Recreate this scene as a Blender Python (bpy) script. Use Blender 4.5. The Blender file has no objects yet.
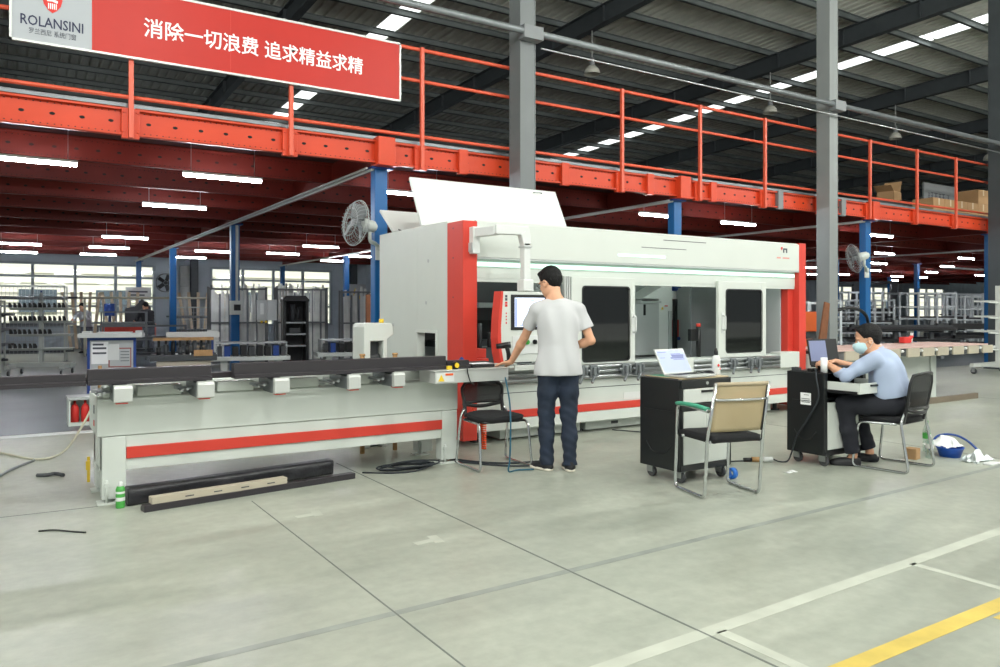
import bpy, bmesh, math, random
import numpy as np
from mathutils import Vector, Matrix
random.seed(7)
PI = math.pi
SC = bpy.context.scene
COL = SC.collection

# ---------------------------------------------------------------- camera
cam_data = bpy.data.cameras.new('camera')
cam = bpy.data.objects.new('camera', cam_data)
COL.objects.link(cam)
HEAD = math.atan2(1205.0, 770.0)          # the long side of the machine runs along +X
cam.location = (0, 0, 1.36)
cam.rotation_euler = (PI / 2, 0, HEAD - PI / 2)
cam_data.sensor_fit = 'HORIZONTAL'
cam_data.sensor_width = 36.0
cam_data.lens = 36.0 * 770.0 / 1000.0
cam_data.shift_y = -0.0225
cam_data.clip_end = 300
SC.camera = cam

# ---------------------------------------------------------------- daylight and exposure
world = bpy.data.worlds.new('daylight')
SC.world = world
world.use_nodes = True
wn = world.node_tree.nodes['Background']
wn.inputs[0].default_value = (0.95, 1.0, 0.99, 1)
wn.inputs[1].default_value = 0.62
SC.view_settings.view_transform = 'Standard'
SC.view_settings.look = 'None'
SC.view_settings.exposure = -0.28
SC.view_settings.gamma = 1.0
SC.view_settings.use_curve_mapping = False
BAY_FILL_W = 185.0
TUBE_E = 120.0

sun = bpy.data.lights.new('sun', 'SUN')
sun.energy = 6.0
sun.angle = math.radians(3)
sun_o = bpy.data.objects.new('sun', sun)
sun_o.rotation_euler = (math.radians(40), 0, 0)
COL.objects.link(sun_o)
# unseen high bay lamps added above the frame to light the hall before the mezzanine
def lamp_light(x, y, z, w, r=0.12, color=(1.0, 1.0, 0.965)):
    l = bpy.data.lights.new('bay_fill_light', 'POINT')
    l.energy = w * 2.6
    l.shadow_soft_size = r
    l.color = color
    o = bpy.data.objects.new('bay_fill_light', l)
    o.location = (x, y, z)
    COL.objects.link(o)
    return o
for lx in (-10.0, -4.0, 2.0, 8.0, 14.0, 20.0, 26.0):
    for ly in (-6.0, -2.0, 2.0):
        lamp_light(lx, ly, 7.0, BAY_FILL_W)

lamp_light(-8.0, 5.5, 7.0, BAY_FILL_W * 2)  # unseen lamp added at the left to brighten the machine's end panel

# ---------------------------------------------------------------- materials
def lin(c):
    r = []
    for v in c:
        v = v / 255.0
        r.append(v / 12.92 if v <= 0.04045 else ((v + 0.055) / 1.055) ** 2.4)
    return (r[0], r[1], r[2], 1.0)

def M(name, rgb, rough=0.5, metal=0.0, var=0.06, scale=3.0, emit=0.0, bump=0.0, bscale=200.0, spec=0.5, coat=0.0):
    m = bpy.data.materials.new(name)
    m.use_nodes = True
    nt = m.node_tree
    b = nt.nodes['Principled BSDF']
    b.inputs['Roughness'].default_value = rough
    b.inputs['Metallic'].default_value = metal
    b.inputs['Specular IOR Level'].default_value = spec
    if coat:
        b.inputs['Coat Weight'].default_value = coat
    c = lin(rgb)
    if var > 0:
        tc = nt.nodes.new('ShaderNodeTexCoord')
        nz = nt.nodes.new('ShaderNodeTexNoise')
        nz.inputs['Scale'].default_value = scale
        nz.inputs['Detail'].default_value = 5
        rp = nt.nodes.new('ShaderNodeValToRGB')
        rp.color_ramp.elements[0].position = 0.3
        rp.color_ramp.elements[1].position = 0.7
        rp.color_ramp.elements[0].color = tuple(max(0, v * (1 - var)) for v in c[:3]) + (1,)
        rp.color_ramp.elements[1].color = tuple(min(1, v * (1 + var)) for v in c[:3]) + (1,)
        nt.links.new(tc.outputs['Object'], nz.inputs['Vector'])
        nt.links.new(nz.outputs['Fac'], rp.inputs['Fac'])
        nt.links.new(rp.outputs['Color'], b.inputs['Base Color'])
    else:
        b.inputs['Base Color'].default_value = c
    if bump > 0:
        tc2 = nt.nodes.new('ShaderNodeTexCoord')
        n2 = nt.nodes.new('ShaderNodeTexNoise')
        n2.inputs['Scale'].default_value = bscale
        bp = nt.nodes.new('ShaderNodeBump')
        bp.inputs['Strength'].default_value = bump
        bp.inputs['Distance'].default_value = 0.01
        nt.links.new(tc2.outputs['Object'], n2.inputs['Vector'])
        nt.links.new(n2.outputs['Fac'], bp.inputs['Height'])
        nt.links.new(bp.outputs['Normal'], b.inputs['Normal'])
    if emit > 0:
        b.inputs['Emission Color'].default_value = c
        b.inputs['Emission Strength'].default_value = emit
    return m

def glass_mat(name, tint, alpha_t=0.85, rough=0.03):
    m = bpy.data.materials.new(name)
    m.use_nodes = True
    nt = m.node_tree
    out = nt.nodes['Material Output']
    nt.nodes.remove(nt.nodes['Principled BSDF'])
    tr = nt.nodes.new('ShaderNodeBsdfTransparent')
    tr.inputs[0].default_value = tint
    gl = nt.nodes.new('ShaderNodeBsdfGlossy')
    gl.inputs['Roughness'].default_value = rough
    gl.inputs[0].default_value = (0.9, 0.95, 0.95, 1)
    mx = nt.nodes.new('ShaderNodeMixShader')
    mx.inputs[0].default_value = 1 - alpha_t
    nt.links.new(tr.outputs[0], mx.inputs[1])
    nt.links.new(gl.outputs[0], mx.inputs[2])
    nt.links.new(mx.outputs[0], out.inputs[0])
    return m

def mesh_fabric(name, rgb, cover, scale):
    """woven net: holes let light through"""
    m = bpy.data.materials.new(name)
    m.use_nodes = True
    nt = m.node_tree
    out = nt.nodes['Material Output']
    b = nt.nodes['Principled BSDF']
    b.inputs['Base Color'].default_value = lin(rgb)
    b.inputs['Roughness'].default_value = 0.6
    tr = nt.nodes.new('ShaderNodeBsdfTransparent')
    mx = nt.nodes.new('ShaderNodeMixShader')
    mx.inputs[0].default_value = cover
    nt.links.new(tr.outputs[0], mx.inputs[1])
    nt.links.new(b.outputs[0], mx.inputs[2])
    nt.links.new(mx.outputs[0], out.inputs[0])
    return m

W_PAINT = M('white_machine_paint', (206, 211, 205), 0.35, var=0.015)
W_PAINT2 = M('cream_machine_paint', (203, 209, 203), 0.4, var=0.02)
W_WHITE = M('clean_white_paint', (214, 217, 215), 0.4, var=0.01)
GREY_P = M('light_grey_paint', (178, 182, 182), 0.4, var=0.03)
GREY_M = M('mid_grey_paint', (120, 124, 126), 0.45, var=0.05)
GREY_D = M('dark_grey_paint', (62, 65, 68), 0.5, var=0.06)
RED_P = M('red_machine_paint', (206, 66, 54), 0.35, var=0.02, spec=0.35)
ORANGE = M('orange_beam_paint', (205, 68, 36), 0.38, var=0.05, spec=0.3)
ORANGE_R = M('orange_rail_paint', (214, 88, 60), 0.4, var=0.04)
JOIST = M('shaded_joist_orange', (112, 35, 26), 0.5, var=0.08, spec=0.3)  # beam orange darkened to maroon, shade under the deck put into the colour
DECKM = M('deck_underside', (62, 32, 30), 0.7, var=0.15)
BLUE = M('blue_column_paint', (10, 92, 152), 0.35, var=0.04)
BLUE2 = M('deep_blue_plastic', (28, 66, 140), 0.4)
BLACK = M('black_plastic', (22, 23, 25), 0.4, var=0.1)
BLACK_S = M('black_satin_steel', (24, 27, 29), 0.32, var=0.1)
BLACK_F = M('black_fabric', (26, 27, 30), 0.9, var=0.15, bump=0.3)
HOLE = M('dark_slot', (22, 14, 12), 0.8, var=0)
CHROME = M('chrome', (205, 208, 210), 0.16, 1.0, var=0.02)
STEEL = M('brushed_steel', (176, 180, 182), 0.33, 0.9, var=0.05)
ALU = M('aluminium', (196, 199, 196), 0.4, 0.35, var=0.05)
ALU_D = M('dull_aluminium', (128, 133, 136), 0.42, 0.6, var=0.08)
COLUMN_L = M('grey_column_paint', (134, 139, 138), 0.5, var=0.04)
COLUMN_D = M('darker_grey_column_paint', (110, 115, 116), 0.5, var=0.04)
ROOFM = M('grey_roof_sheet', (214, 217, 208), 0.55, var=0.08)
RAFTER = M('dark_rafter_paint', (66, 72, 75), 0.5, var=0.1)
PURLIN = M('dark_purlin_steel', (96, 103, 103), 0.5, var=0.1)
WALLP = M('blue_grey_wall_panel', (180, 192, 200), 0.5, var=0.05)
WFRAME = M('window_frame_grey', (158, 170, 178), 0.45)
PROFILE = M('graphite_profile', (50, 47, 51), 0.42, 0.15, var=0.05)
PROFILE_B = M('black_wrapped_profile', (36, 36, 40), 0.35, var=0.25, scale=14, bump=0.6, bscale=24)
BEIGE = M('beige_profile', (176, 168, 150), 0.6, var=0.05)
WOOD = M('pale_wood', (176, 138, 92), 0.7, var=0.15, scale=12)
WOOD_D = M('brown_plywood', (128, 80, 50), 0.7, var=0.15, scale=8)
CARD = M('brown_cardboard', (176, 140, 100), 0.8, var=0.06)
PAPER = M('white_paper', (238, 240, 240), 0.8, var=0.01)
YELLOW = M('yellow_plastic', (236, 200, 50), 0.4)
YELLOW_L = M('yellow_floor_paint', (200, 176, 88), 0.55, var=0.14, scale=6)
WHITE_L = M('worn_white_floor_paint', (182, 186, 174), 0.5, var=0.1, scale=4)
WHITE_B = M('white_floor_paint', (214, 218, 216), 0.5, var=0.05)
TEAL = M('teal_hose', (26, 88, 112), 0.4)
OR_HOSE = M('orange_hose', (244, 84, 34), 0.35)
GREEN = M('green_plastic', (70, 160, 70), 0.4)
GREEN_P = M('pale_green_rubber', (70, 160, 130), 0.5)
RUBBER = M('grey_rubber', (70, 72, 74), 0.7)
CABLE = M('dark_cable', (40, 46, 52), 0.5)
CABLE_B = M('beige_cable', (172, 170, 150), 0.5)
TUBE = M('lit_tube', (244, 246, 255), 0.4, var=0, emit=TUBE_E)
FILL_TUBE = M('interior_fill_glow', (240, 255, 248), 0.4, var=0, emit=16.0)  # glow of the fill tubes added inside the machine
LED_G = M('lit_green_white_strip', (214, 255, 236), 0.4, var=0, emit=1.15)
LAMP_SH = M('lamp_shade_enamel', (196, 196, 184), 0.4)
SKY_P = M('lit_skylight_sheet', (240, 246, 244), 0.4, var=0, emit=2.4)
SIGN_R = M('red_banner', (184, 44, 34), 0.4, var=0.03, spec=0.25)
SIGN_W = M('white_banner', (164, 169, 174), 0.45, var=0.02)
SIGN_T = M('white_lettering', (240, 240, 240), 0.5, var=0)
INK = M('dark_blue_ink', (36, 42, 72), 0.6, var=0)
INK_G = M('grey_ink', (70, 74, 84), 0.6, var=0)
INK_R = M('red_ink', (210, 50, 44), 0.6, var=0)
GLASS = glass_mat('window_glass', (0.96, 0.98, 0.98, 1), 0.965)
GLASS_D = glass_mat('smoked_glass', (0.12, 0.13, 0.13, 1), 0.95, 0.03)
SCREEN = M('lit_screen', (224, 232, 255), 0.3, var=0, emit=0.7)
LAP_SCREEN = M('laptop_screen', (150, 162, 200), 0.3, var=0, emit=0.35)
LAP_WIN = M('laptop_screen_window', (84, 96, 150), 0.3, var=0, emit=0.2)
SCREEN_B = M('lit_screen_blue', (150, 165, 225), 0.3, var=0, emit=0.5)
SCREEN_D = M('dim_screen', (120, 128, 160), 0.3, var=0, emit=0.3)
CURTAIN = glass_mat('clear_pvc_strip', (0.62, 0.66, 0.68, 1), 0.72, 0.22)

# floor: ground concrete with mottling, faint streaks and a little sheen
def floor_mat():
    m = bpy.data.materials.new('sealed_concrete')
    m.use_nodes = True
    nt = m.node_tree
    b = nt.nodes['Principled BSDF']
    tc = nt.nodes.new('ShaderNodeTexCoord')
    def noise(s, det, sx=1, sy=1):
        mp = nt.nodes.new('ShaderNodeMapping')
        mp.inputs['Scale'].default_value = (sx, sy, 1)
        n = nt.nodes.new('ShaderNodeTexNoise')
        n.inputs['Scale'].default_value = s
        n.inputs['Detail'].default_value = det
        n.inputs['Roughness'].default_value = 0.6
        nt.links.new(tc.outputs['Object'], mp.inputs['Vector'])
        nt.links.new(mp.outputs['Vector'], n.inputs['Vector'])
        return n
    n1, n2, n3 = noise(0.55, 6), noise(2.2, 8, 0.35, 1.6), noise(14, 6)
    def ramp(n, a, c, p0, p1):
        r = nt.nodes.new('ShaderNodeValToRGB')
        r.color_ramp.elements[0].position, r.color_ramp.elements[1].position = p0, p1
        r.color_ramp.elements[0].color, r.color_ramp.elements[1].color = a, c
        nt.links.new(n.outputs['Fac'], r.inputs['Fac'])
        return r
    r1 = ramp(n1, lin((150, 154, 144)), lin((174, 178, 167)), 0.3, 0.7)
    r2 = ramp(n2, (0.8, 0.815, 0.8, 1), (1.06, 1.06, 1.05, 1), 0.32, 0.62)
    r3 = ramp(n3, (0.93, 0.93, 0.93, 1), (1.05, 1.05, 1.05, 1), 0.35, 0.65)
    def mul(a, c):
        x = nt.nodes.new('ShaderNodeMixRGB')
        x.blend_type = 'MULTIPLY'
        x.inputs[0].default_value = 1
        nt.links.new(a, x.inputs[1]); nt.links.new(c, x.inputs[2])
        return x.outputs[0]
    c = mul(mul(r1.outputs[0], r2.outputs[0]), r3.outputs[0])
    nt.links.new(c, b.inputs['Base Color'])
    rr = ramp(n2, (0.28, 0.28, 0.28, 1), (0.46, 0.46, 0.46, 1), 0.3, 0.7)
    nt.links.new(rr.outputs[0], b.inputs['Roughness'])
    b.inputs['Specular IOR Level'].default_value = 0.45
    return m
FLOOR_M = floor_mat()
JOINT = M('floor_joint_filler', (104, 110, 105), 0.6, var=0.1)
SEAM = M('worn_floor_seam', (138, 144, 138), 0.45, var=0.2, scale=5)

# ---------------------------------------------------------------- mesh helpers
def rotm(ax, deg):
    return Matrix.Rotation(math.radians(deg), 3, ax)

class MB:
    """collects geometry for ONE mesh object"""
    def __init__(s):
        s.v, s.f, s.sm, s.mi = [], [], [], []
    def add(s, v, f, smooth=False, mi=0):
        o = len(s.v)
        s.v += [tuple(p) for p in v]
        for q in f:
            s.f.append(tuple(i + o for i in q)); s.sm.append(smooth); s.mi.append(mi)
        return s
    def box(s, x0, x1, y0, y1, z0, z1, mi=0):
        v = [(x, y, z) for z in (z0, z1) for y in (y0, y1) for x in (x0, x1)]
        f = [(0, 2, 3, 1), (4, 5, 7, 6), (0, 1, 5, 4), (1, 3, 7, 5), (3, 2, 6, 7), (2, 0, 4, 6)]
        return s.add(v, f, False, mi)
    def obox(s, c, size, R=None, mi=0):
        c = Vector(c); R = R or Matrix.Identity(3)
        hx, hy, hz = [q / 2 for q in size]
        v = [c + R @ Vector((x, y, z)) for z in (-hz, hz) for y in (-hy, hy) for x in (-hx, hx)]
        f = [(0, 2, 3, 1), (4, 5, 7, 6), (0, 1, 5, 4), (1, 3, 7, 5), (3, 2, 6, 7), (2, 0, 4, 6)]
        return s.add(v, f, False, mi)
    def bar(s, p0, p1, w, h, up=(0, 0, 1), mi=0):
        p0, p1 = Vector(p0), Vector(p1)
        t = (p1 - p0).normalized(); up = Vector(up)
        if abs(t.dot(up)) > 0.98: up = Vector((1, 0, 0))
        a = t.cross(up).normalized(); b = a.cross(t).normalized()
        v = [p + a * (sx * w / 2) + b * (sy * h / 2) for p in (p0, p1) for sx, sy in ((-1, -1), (1, -1), (1, 1), (-1, 1))]
        f = [(3, 2, 1, 0), (4, 5, 6, 7)] + [(i, (i + 1) % 4, (i + 1) % 4 + 4, i + 4) for i in range(4)]
        return s.add(v, f, False, mi)
    def cyl(s, p0, p1, r0, r1=None, n=14, mi=0, smooth=True):
        r1 = r0 if r1 is None else r1
        p0, p1 = Vector(p0), Vector(p1)
        t = (p1 - p0).normalized()
        a = t.orthogonal().normalized(); b = t.cross(a)
        v = []
        for p, r in ((p0, r0), (p1, r1)):
            for i in range(n):
                q = 2 * PI * i / n
                v.append(p + a * (r * math.cos(q)) + b * (r * math.sin(q)))
        s.add(v, [(i, (i + 1) % n, (i + 1) % n + n, i + n) for i in range(n)], smooth, mi)
        s.add(v[:n], [tuple(range(n - 1, -1, -1))], False, mi)
        s.add(v[n:], [tuple(range(n))], False, mi)
        return s
    def tube(s, pts, r, n=8, mi=0, closed=False):
        pts = [Vector(p) for p in pts]
        m = len(pts); v = []; ref = None
        for i, p in enumerate(pts):
            if closed: t = pts[(i + 1) % m] - pts[i - 1]
            else: t = pts[min(i + 1, m - 1)] - pts[max(i - 1, 0)]
            if t.length < 1e-9: t = Vector((0, 0, 1))
            t.normalize()
            if ref is None: ref = t.orthogonal().normalized()
            ref = ref - t * ref.dot(t)
            ref = t.orthogonal().normalized() if ref.length < 1e-6 else ref.normalized()
            b = t.cross(ref)
            rr = r[i] if isinstance(r, (list, tuple)) else r
            for k in range(n):
                q = 2 * PI * k / n
                v.append(p + ref * (rr * math.cos(q)) + b * (rr * math.sin(q)))
        f = []
        for i in range(m if closed else m - 1):
            j = (i + 1) % m
            for k in range(n):
                f.append((i * n + k, i * n + (k + 1) % n, j * n + (k + 1) % n, j * n + k))
        s.add(v, f, True, mi)
        if not closed:
            s.add(v[:n], [tuple(range(n - 1, -1, -1))], False, mi)
            s.add(v[-n:], [tuple(range(n))], False, mi)
        return s
    def lathe(s, prof, c=(0, 0, 0), R=None, n=20, mi=0):
        c = Vector(c); R = R or Matrix.Identity(3); v = []
        for r, z in prof:
            for i in range(n):
                q = 2 * PI * i / n
                v.append(c + R @ Vector((r * math.cos(q), r * math.sin(q), z)))
        f = []
        for j in range(len(prof) - 1):
            for i in range(n):
                f.append((j * n + i, j * n + (i + 1) % n, (j + 1) * n + (i + 1) % n, (j + 1) * n + i))
        return s.add(v, f, True, mi)
    def prism(s, poly, o, u, w, d, mi=0, smooth=False):
        """poly of (a, b) on axes u, w at o, extruded by vector d"""
        o, u, w, d = Vector(o), Vector(u), Vector(w), Vector(d)
        n = len(poly)
        v = [o + u * a + w * b for a, b in poly] + [o + u * a + w * b + d for a, b in poly]
        f = [tuple(range(n - 1, -1, -1)), tuple(range(n, 2 * n))]
        s.add(v, f, False, mi)
        s.add(v, [(i, (i + 1) % n, (i + 1) % n + n, i + n) for i in range(n)], smooth, mi)
        return s
    def sheet(s, P, nu, nv, smooth=True, mi=0, thick=0.0):
        """grid surface P(u, v) for u, v in 0..1; thick > 0 closes it as a slab"""
        g = [[Vector(P(i / nu, j / nv)) for j in range(nv + 1)] for i in range(nu + 1)]
        v = [q for row in g for q in row]
        idx = lambda i, j: i * (nv + 1) + j
        f = [(idx(i, j), idx(i + 1, j), idx(i + 1, j + 1), idx(i, j + 1)) for i in range(nu) for j in range(nv)]
        if thick:
            nrm = []
            for i in range(nu + 1):
                for j in range(nv + 1):
                    a = g[min(i + 1, nu)][j] - g[max(i - 1, 0)][j]
                    b = g[i][min(j + 1, nv)] - g[i][max(j - 1, 0)]
                    nn = a.cross(b)
                    nrm.append(nn.normalized() if nn.length > 1e-12 else Vector((0, 0, 1)))
            N = len(v)
            v2 = [p - nrm[k] * thick for k, p in enumerate(v)]
            f2 = [tuple(N + i for i in reversed(q)) for q in f]
            rim = [idx(i, 0) for i in range(nu + 1)] + [idx(nu, j) for j in range(1, nv + 1)] + \
                  [idx(i, nv) for i in range(nu - 1, -1, -1)] + [idx(0, j) for j in range(nv - 1, 0, -1)]
            f3 = [(rim[(k + 1) % len(rim)], rim[k], rim[k] + N, rim[(k + 1) % len(rim)] + N) for k in range(len(rim))]
            return s.add(v + v2, f + f2 + f3, smooth, mi)
        return s.add(v, f, smooth, mi)
    def ring(s, x0, x1, z0, z1, hx0, hx1, hz0, hz1, y0, y1, mi=0):
        """a plate in the X-Z plane with a rectangular hole"""
        s.box(x0, hx0, y0, y1, z0, z1, mi); s.box(hx1, x1, y0, y1, z0, z1, mi)
        s.box(hx0, hx1, y0, y1, z0, hz0, mi); s.box(hx0, hx1, y0, y1, hz1, z1, mi)
        return s
    def move(s, mat):
        s.v = [tuple(mat @ Vector(p)) for p in s.v]
        return s

ROOT = {}
def thing(name, label, cat, loc=(0, 0, 0), rz=0.0, group=None):
    o = bpy.data.objects.new(name, None)
    o.empty_display_size = 0.1
    COL.objects.link(o)
    o.location = loc
    o.rotation_euler = (0, 0, rz)
    tag(o, label, cat, group)
    ROOT[o.name] = Matrix.Translation(loc) @ Matrix.Rotation(rz, 4, 'Z')
    return o

def tag(o, label, cat, group=None):
    o['label'] = label
    o['category'] = cat
    if group: o['group'] = group
    return o

def root_matrix(o):
    while o.parent is not None: o = o.parent
    return ROOT.get(o.name, Matrix.Identity(4))

def obj(name, mb, mats, parent=None, bevel=0.0, local=False, seg=2, label=None, pivot=True):
    """link ONE mesh object; world coordinates are turned into the parent's unless local"""
    mats = mats if isinstance(mats, (list, tuple)) else [mats]
    vs = mb.v
    loc = None
    if parent is not None and not local:
        inv = root_matrix(parent).inverted()
        vs = [tuple(inv @ Vector(p)) for p in vs]
    elif parent is None and pivot and vs:
        a = np.array(vs)
        lo, hi = a.min(0), a.max(0)
        loc = ((lo[0] + hi[0]) / 2, (lo[1] + hi[1]) / 2, lo[2])
        vs = [tuple(r) for r in (a - np.array(loc))]
    me = bpy.data.meshes.new(name)
    me.from_pydata([tuple(p) for p in vs], [], mb.f)
    me.polygons.foreach_set('use_smooth', mb.sm)
    me.polygons.foreach_set('material_index', mb.mi)
    for m in mats: me.materials.append(m)
    me.update()
    bm = bmesh.new(); bm.from_mesh(me)
    bmesh.ops.remove_doubles(bm, verts=bm.verts, dist=1e-6)
    bmesh.ops.recalc_face_normals(bm, faces=bm.faces)
    bm.to_mesh(me); bm.free()
    o = bpy.data.objects.new(name, me)
    COL.objects.link(o)
    if loc is not None:
        o.location = loc
        ROOT[o.name] = Matrix.Translation(loc)
    if parent is not None: o.parent = parent
    if bevel > 0:
        b = o.modifiers.new('edge', 'BEVEL')
        b.width = bevel; b.segments = seg; b.limit_method = 'ANGLE'; b.angle_limit = math.radians(40)
        b.harden_normals = False
    if label: o['label'] = label
    return o

def struct(name, mb, mats, parent=None, bevel=0.0):
    o = obj(name, mb, mats, parent, bevel)
    if parent is None: o['kind'] = 'structure'
    return o

def children(o):
    return [c for c in COL.objects if c.parent == o]

def copy_tree(o, loc=None, rz=None, label=None, group=None, parent=None):
    c = o.copy(); COL.objects.link(c)
    if parent is not None: c.parent = parent
    if loc is not None: c.location = loc
    if rz is not None: c.rotation_euler = (0, 0, rz)
    if label: c['label'] = label
    if group: c['group'] = group
    for ch in children(o): copy_tree(ch, parent=c)
    return c

def text_mb(s, w, h, o, u, n, up=(0, 0, 1), bold=0.0, depth=0.002, center=False, keep=False):
    """lettering fitted in w x h on the plane at o with reading direction u, facing n"""
    cu = bpy.data.curves.new('lettering', 'FONT')
    cu.body = s
    cu.offset = bold
    cu.resolution_u = 2
    t = bpy.data.objects.new('lettering', cu)
    COL.objects.link(t)
    dg = bpy.context.evaluated_depsgraph_get()
    me = bpy.data.meshes.new_from_object(t.evaluated_get(dg))
    a = np.array([v.co[:] for v in me.vertices])
    fs = [tuple(p.vertices) for p in me.polygons]
    bpy.data.objects.remove(t); bpy.data.curves.remove(cu)
    mb = MB()
    if len(a) == 0: return mb
    lo, hi = a.min(0), a.max(0)
    sx = w / (hi[0] - lo[0]); sy = h / (hi[1] - lo[1])
    if keep: sx = sy = min(sx, sy)
    o, u, n, up = Vector(o), Vector(u), Vector(n), Vector(up)
    v = [o + u * ((p[0] - lo[0]) * sx) + up * ((p[1] - lo[1]) * sy) + n * depth for p in a]
    mb.add(v, fs)
    bpy.data.meshes.remove(me)
    return mb

def arc_path(pts, r, n=5):
    """polyline with its corners rounded"""
    pts = [Vector(p) for p in pts]
    out = [pts[0]]
    for i in range(1, len(pts) - 1):
        a, b, c = pts[i - 1], pts[i], pts[i + 1]
        d0, d1 = (a - b), (c - b)
        rr = min(r, d0.length * 0.45, d1.length * 0.45)
        p0, p1 = b + d0.normalized() * rr, b + d1.normalized() * rr
        for k in range(n + 1):
            t = k / n
            out.append(p0 * (1 - t) ** 2 + b * (2 * t * (1 - t)) + p1 * t ** 2)
    out.append(pts[-1])
    return out

def spline(pts, n=8):
    """Catmull-Rom through the points"""
    P = [Vector(p) for p in pts]
    P = [P[0] * 2 - P[1]] + P + [P[-1] * 2 - P[-2]]
    out = []
    for i in range(1, len(P) - 2):
        for k in range(n):
            t = k / n
            a, b, c, d = P[i - 1], P[i], P[i + 1], P[i + 2]
            out.append(0.5 * ((2 * b) + (c - a) * t + (2 * a - 5 * b + 4 * c - d) * t * t + (3 * b - a - 3 * c + d) * t ** 3))
    out.append(P[-2])
    return out
# ================================================================ SETTING
fl = struct('floor', MB().box(-14, 75, -14, 48, -0.2, 0.0), FLOOR_M)
struct('floor_bounce_yard', MB().box(-14, 75, -50, -14, -0.2, -0.01), M('bounce_yard_concrete', (204, 204, 196), 0.7))  # unseen yard slab, added to bounce sunlight up to the roof underside
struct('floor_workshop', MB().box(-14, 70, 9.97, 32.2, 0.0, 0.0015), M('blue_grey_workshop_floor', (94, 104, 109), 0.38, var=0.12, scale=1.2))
def strip(name, p0, p1, w, m, h=0.0012):
    p0, p1 = Vector(p0 + (0,)), Vector(p1 + (0,))
    t = (p1 - p0).normalized(); a = Vector((-t.y, t.x, 0)) * (w / 2)
    mb = MB()
    v = [p0 - a, p1 - a, p1 + a, p0 + a]
    mb.add([(q.x, q.y, 0.0002) for q in v] + [(q.x, q.y, h) for q in v],
           [(4, 5, 6, 7), (0, 1, 5, 4), (1, 2, 6, 5), (2, 3, 7, 6), (3, 0, 4, 7)])
    return obj(name, mb, m, fl)
for x in (-4.5, 2.475, 7.7, 12.9): strip('expansion_joint', (x, -6), (x, 6.6), 0.012, JOINT)
strip('expansion_joint', (1.47, 2.4), (1.47, 5.6), 0.008, JOINT)
strip('floor_seam', (-6, 2.98), (12, 3.45), 0.05, SEAM, 0.0008)
strip('floor_seam', (-6, 6.3), (0.53, 6.02), 0.014, JOINT, 0.0008)
strip('painted_line', (1.2, 2.24), (9, 2.45), 0.075, WHITE_L, 0.001)
strip('painted_line', (2.55, 1.2), (2.55, 2.25), 0.06, WHITE_L, 0.001)
strip('painted_line', (4.1, 1.4), (4.1, 2.3), 0.05, WHITE_L, 0.001)
strip('painted_line', (1.0, 1.765), (9, 1.75), 0.085, YELLOW_L, 0.0016)
strip('painted_line', (3.72, 1.3), (3.72, 1.7), 0.08, YELLOW_L, 0.0016)
strip('painted_line', (-6, 9.85), (3.6, 9.79), 0.2, WHITE_B, 0.004)
for (x, y, a) in ((2.0, 4.05, 0.12), (1.6, 5.0, 0.05)):
    strip('painted_mark', (x, y), (x + 0.16, y + 0.02), 0.06, WHITE_L, 0.001)
    strip('painted_mark', (x + 0.14, y - 0.05), (x + 0.16, y + 0.1), 0.06, WHITE_L, 0.0008)

# ---- roof
RS = -0.03
def rz_(y, z0): return z0 + RS * y
SKY = [(8.78, 9.4), (23.1, 23.85)]
bounds = [-14, 8.78, 9.4, 23.1, 23.85, 75]
for i in range(5):
    x0, x1 = bounds[i], bounds[i + 1]
    sky = i in (1, 3)
    if sky:
        mb = MB()
        for k in range(24):
            ya, yb = (-21 if k == 0 else -12 + k * 1.9), -12 + k * 1.9 + 1.82
            mb.add([(x0, ya, rz_(ya, 10.03)), (x1, ya, rz_(ya, 10.03)), (x1, yb, rz_(yb, 10.03)), (x0, yb, rz_(yb, 10.03)),
                    (x0, ya, rz_(ya, 10.05)), (x1, ya, rz_(ya, 10.05)), (x1, yb, rz_(yb, 10.05)), (x0, yb, rz_(yb, 10.05))],
                   [(0, 1, 2, 3), (7, 6, 5, 4), (0, 4, 5, 1), (1, 5, 6, 2), (2, 6, 7, 3), (3, 7, 4, 0)])
        o = struct('window_%d' % (20 + i), mb, SKY_P)
    else:
        # trapezoidal sheet: ribs run along Y
        xs = []; x = x0; k = 0
        while x < x1:
            for dx, dz in ((0, 0), (0.17, 0), (0.2, 0.05), (0.25, 0.05)):
                if x + dx < x1: xs.append((x + dx, dz))
            x += 0.28
        xs.append((x1, 0))
        mb = MB(); v = []
        for (px, dz) in xs:
            for y in (-21, 33): v.append((px, y, rz_(y, 10.0) + dz))
        mb.add(v, [(2 * j, 2 * j + 1, 2 * j + 3, 2 * j + 2) for j in range(len(xs) - 1)])
        n = len(v)
        mb.add([(x0, -21, rz_(-21, 10.12)), (x1, -21, rz_(-21, 10.12)), (x1, 33, rz_(33, 10.12)), (x0, 33, rz_(33, 10.12))], [(0, 1, 2, 3)])
        struct('ceiling' if i == 0 else 'ceiling_%d' % i, mb, ROOFM)

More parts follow.
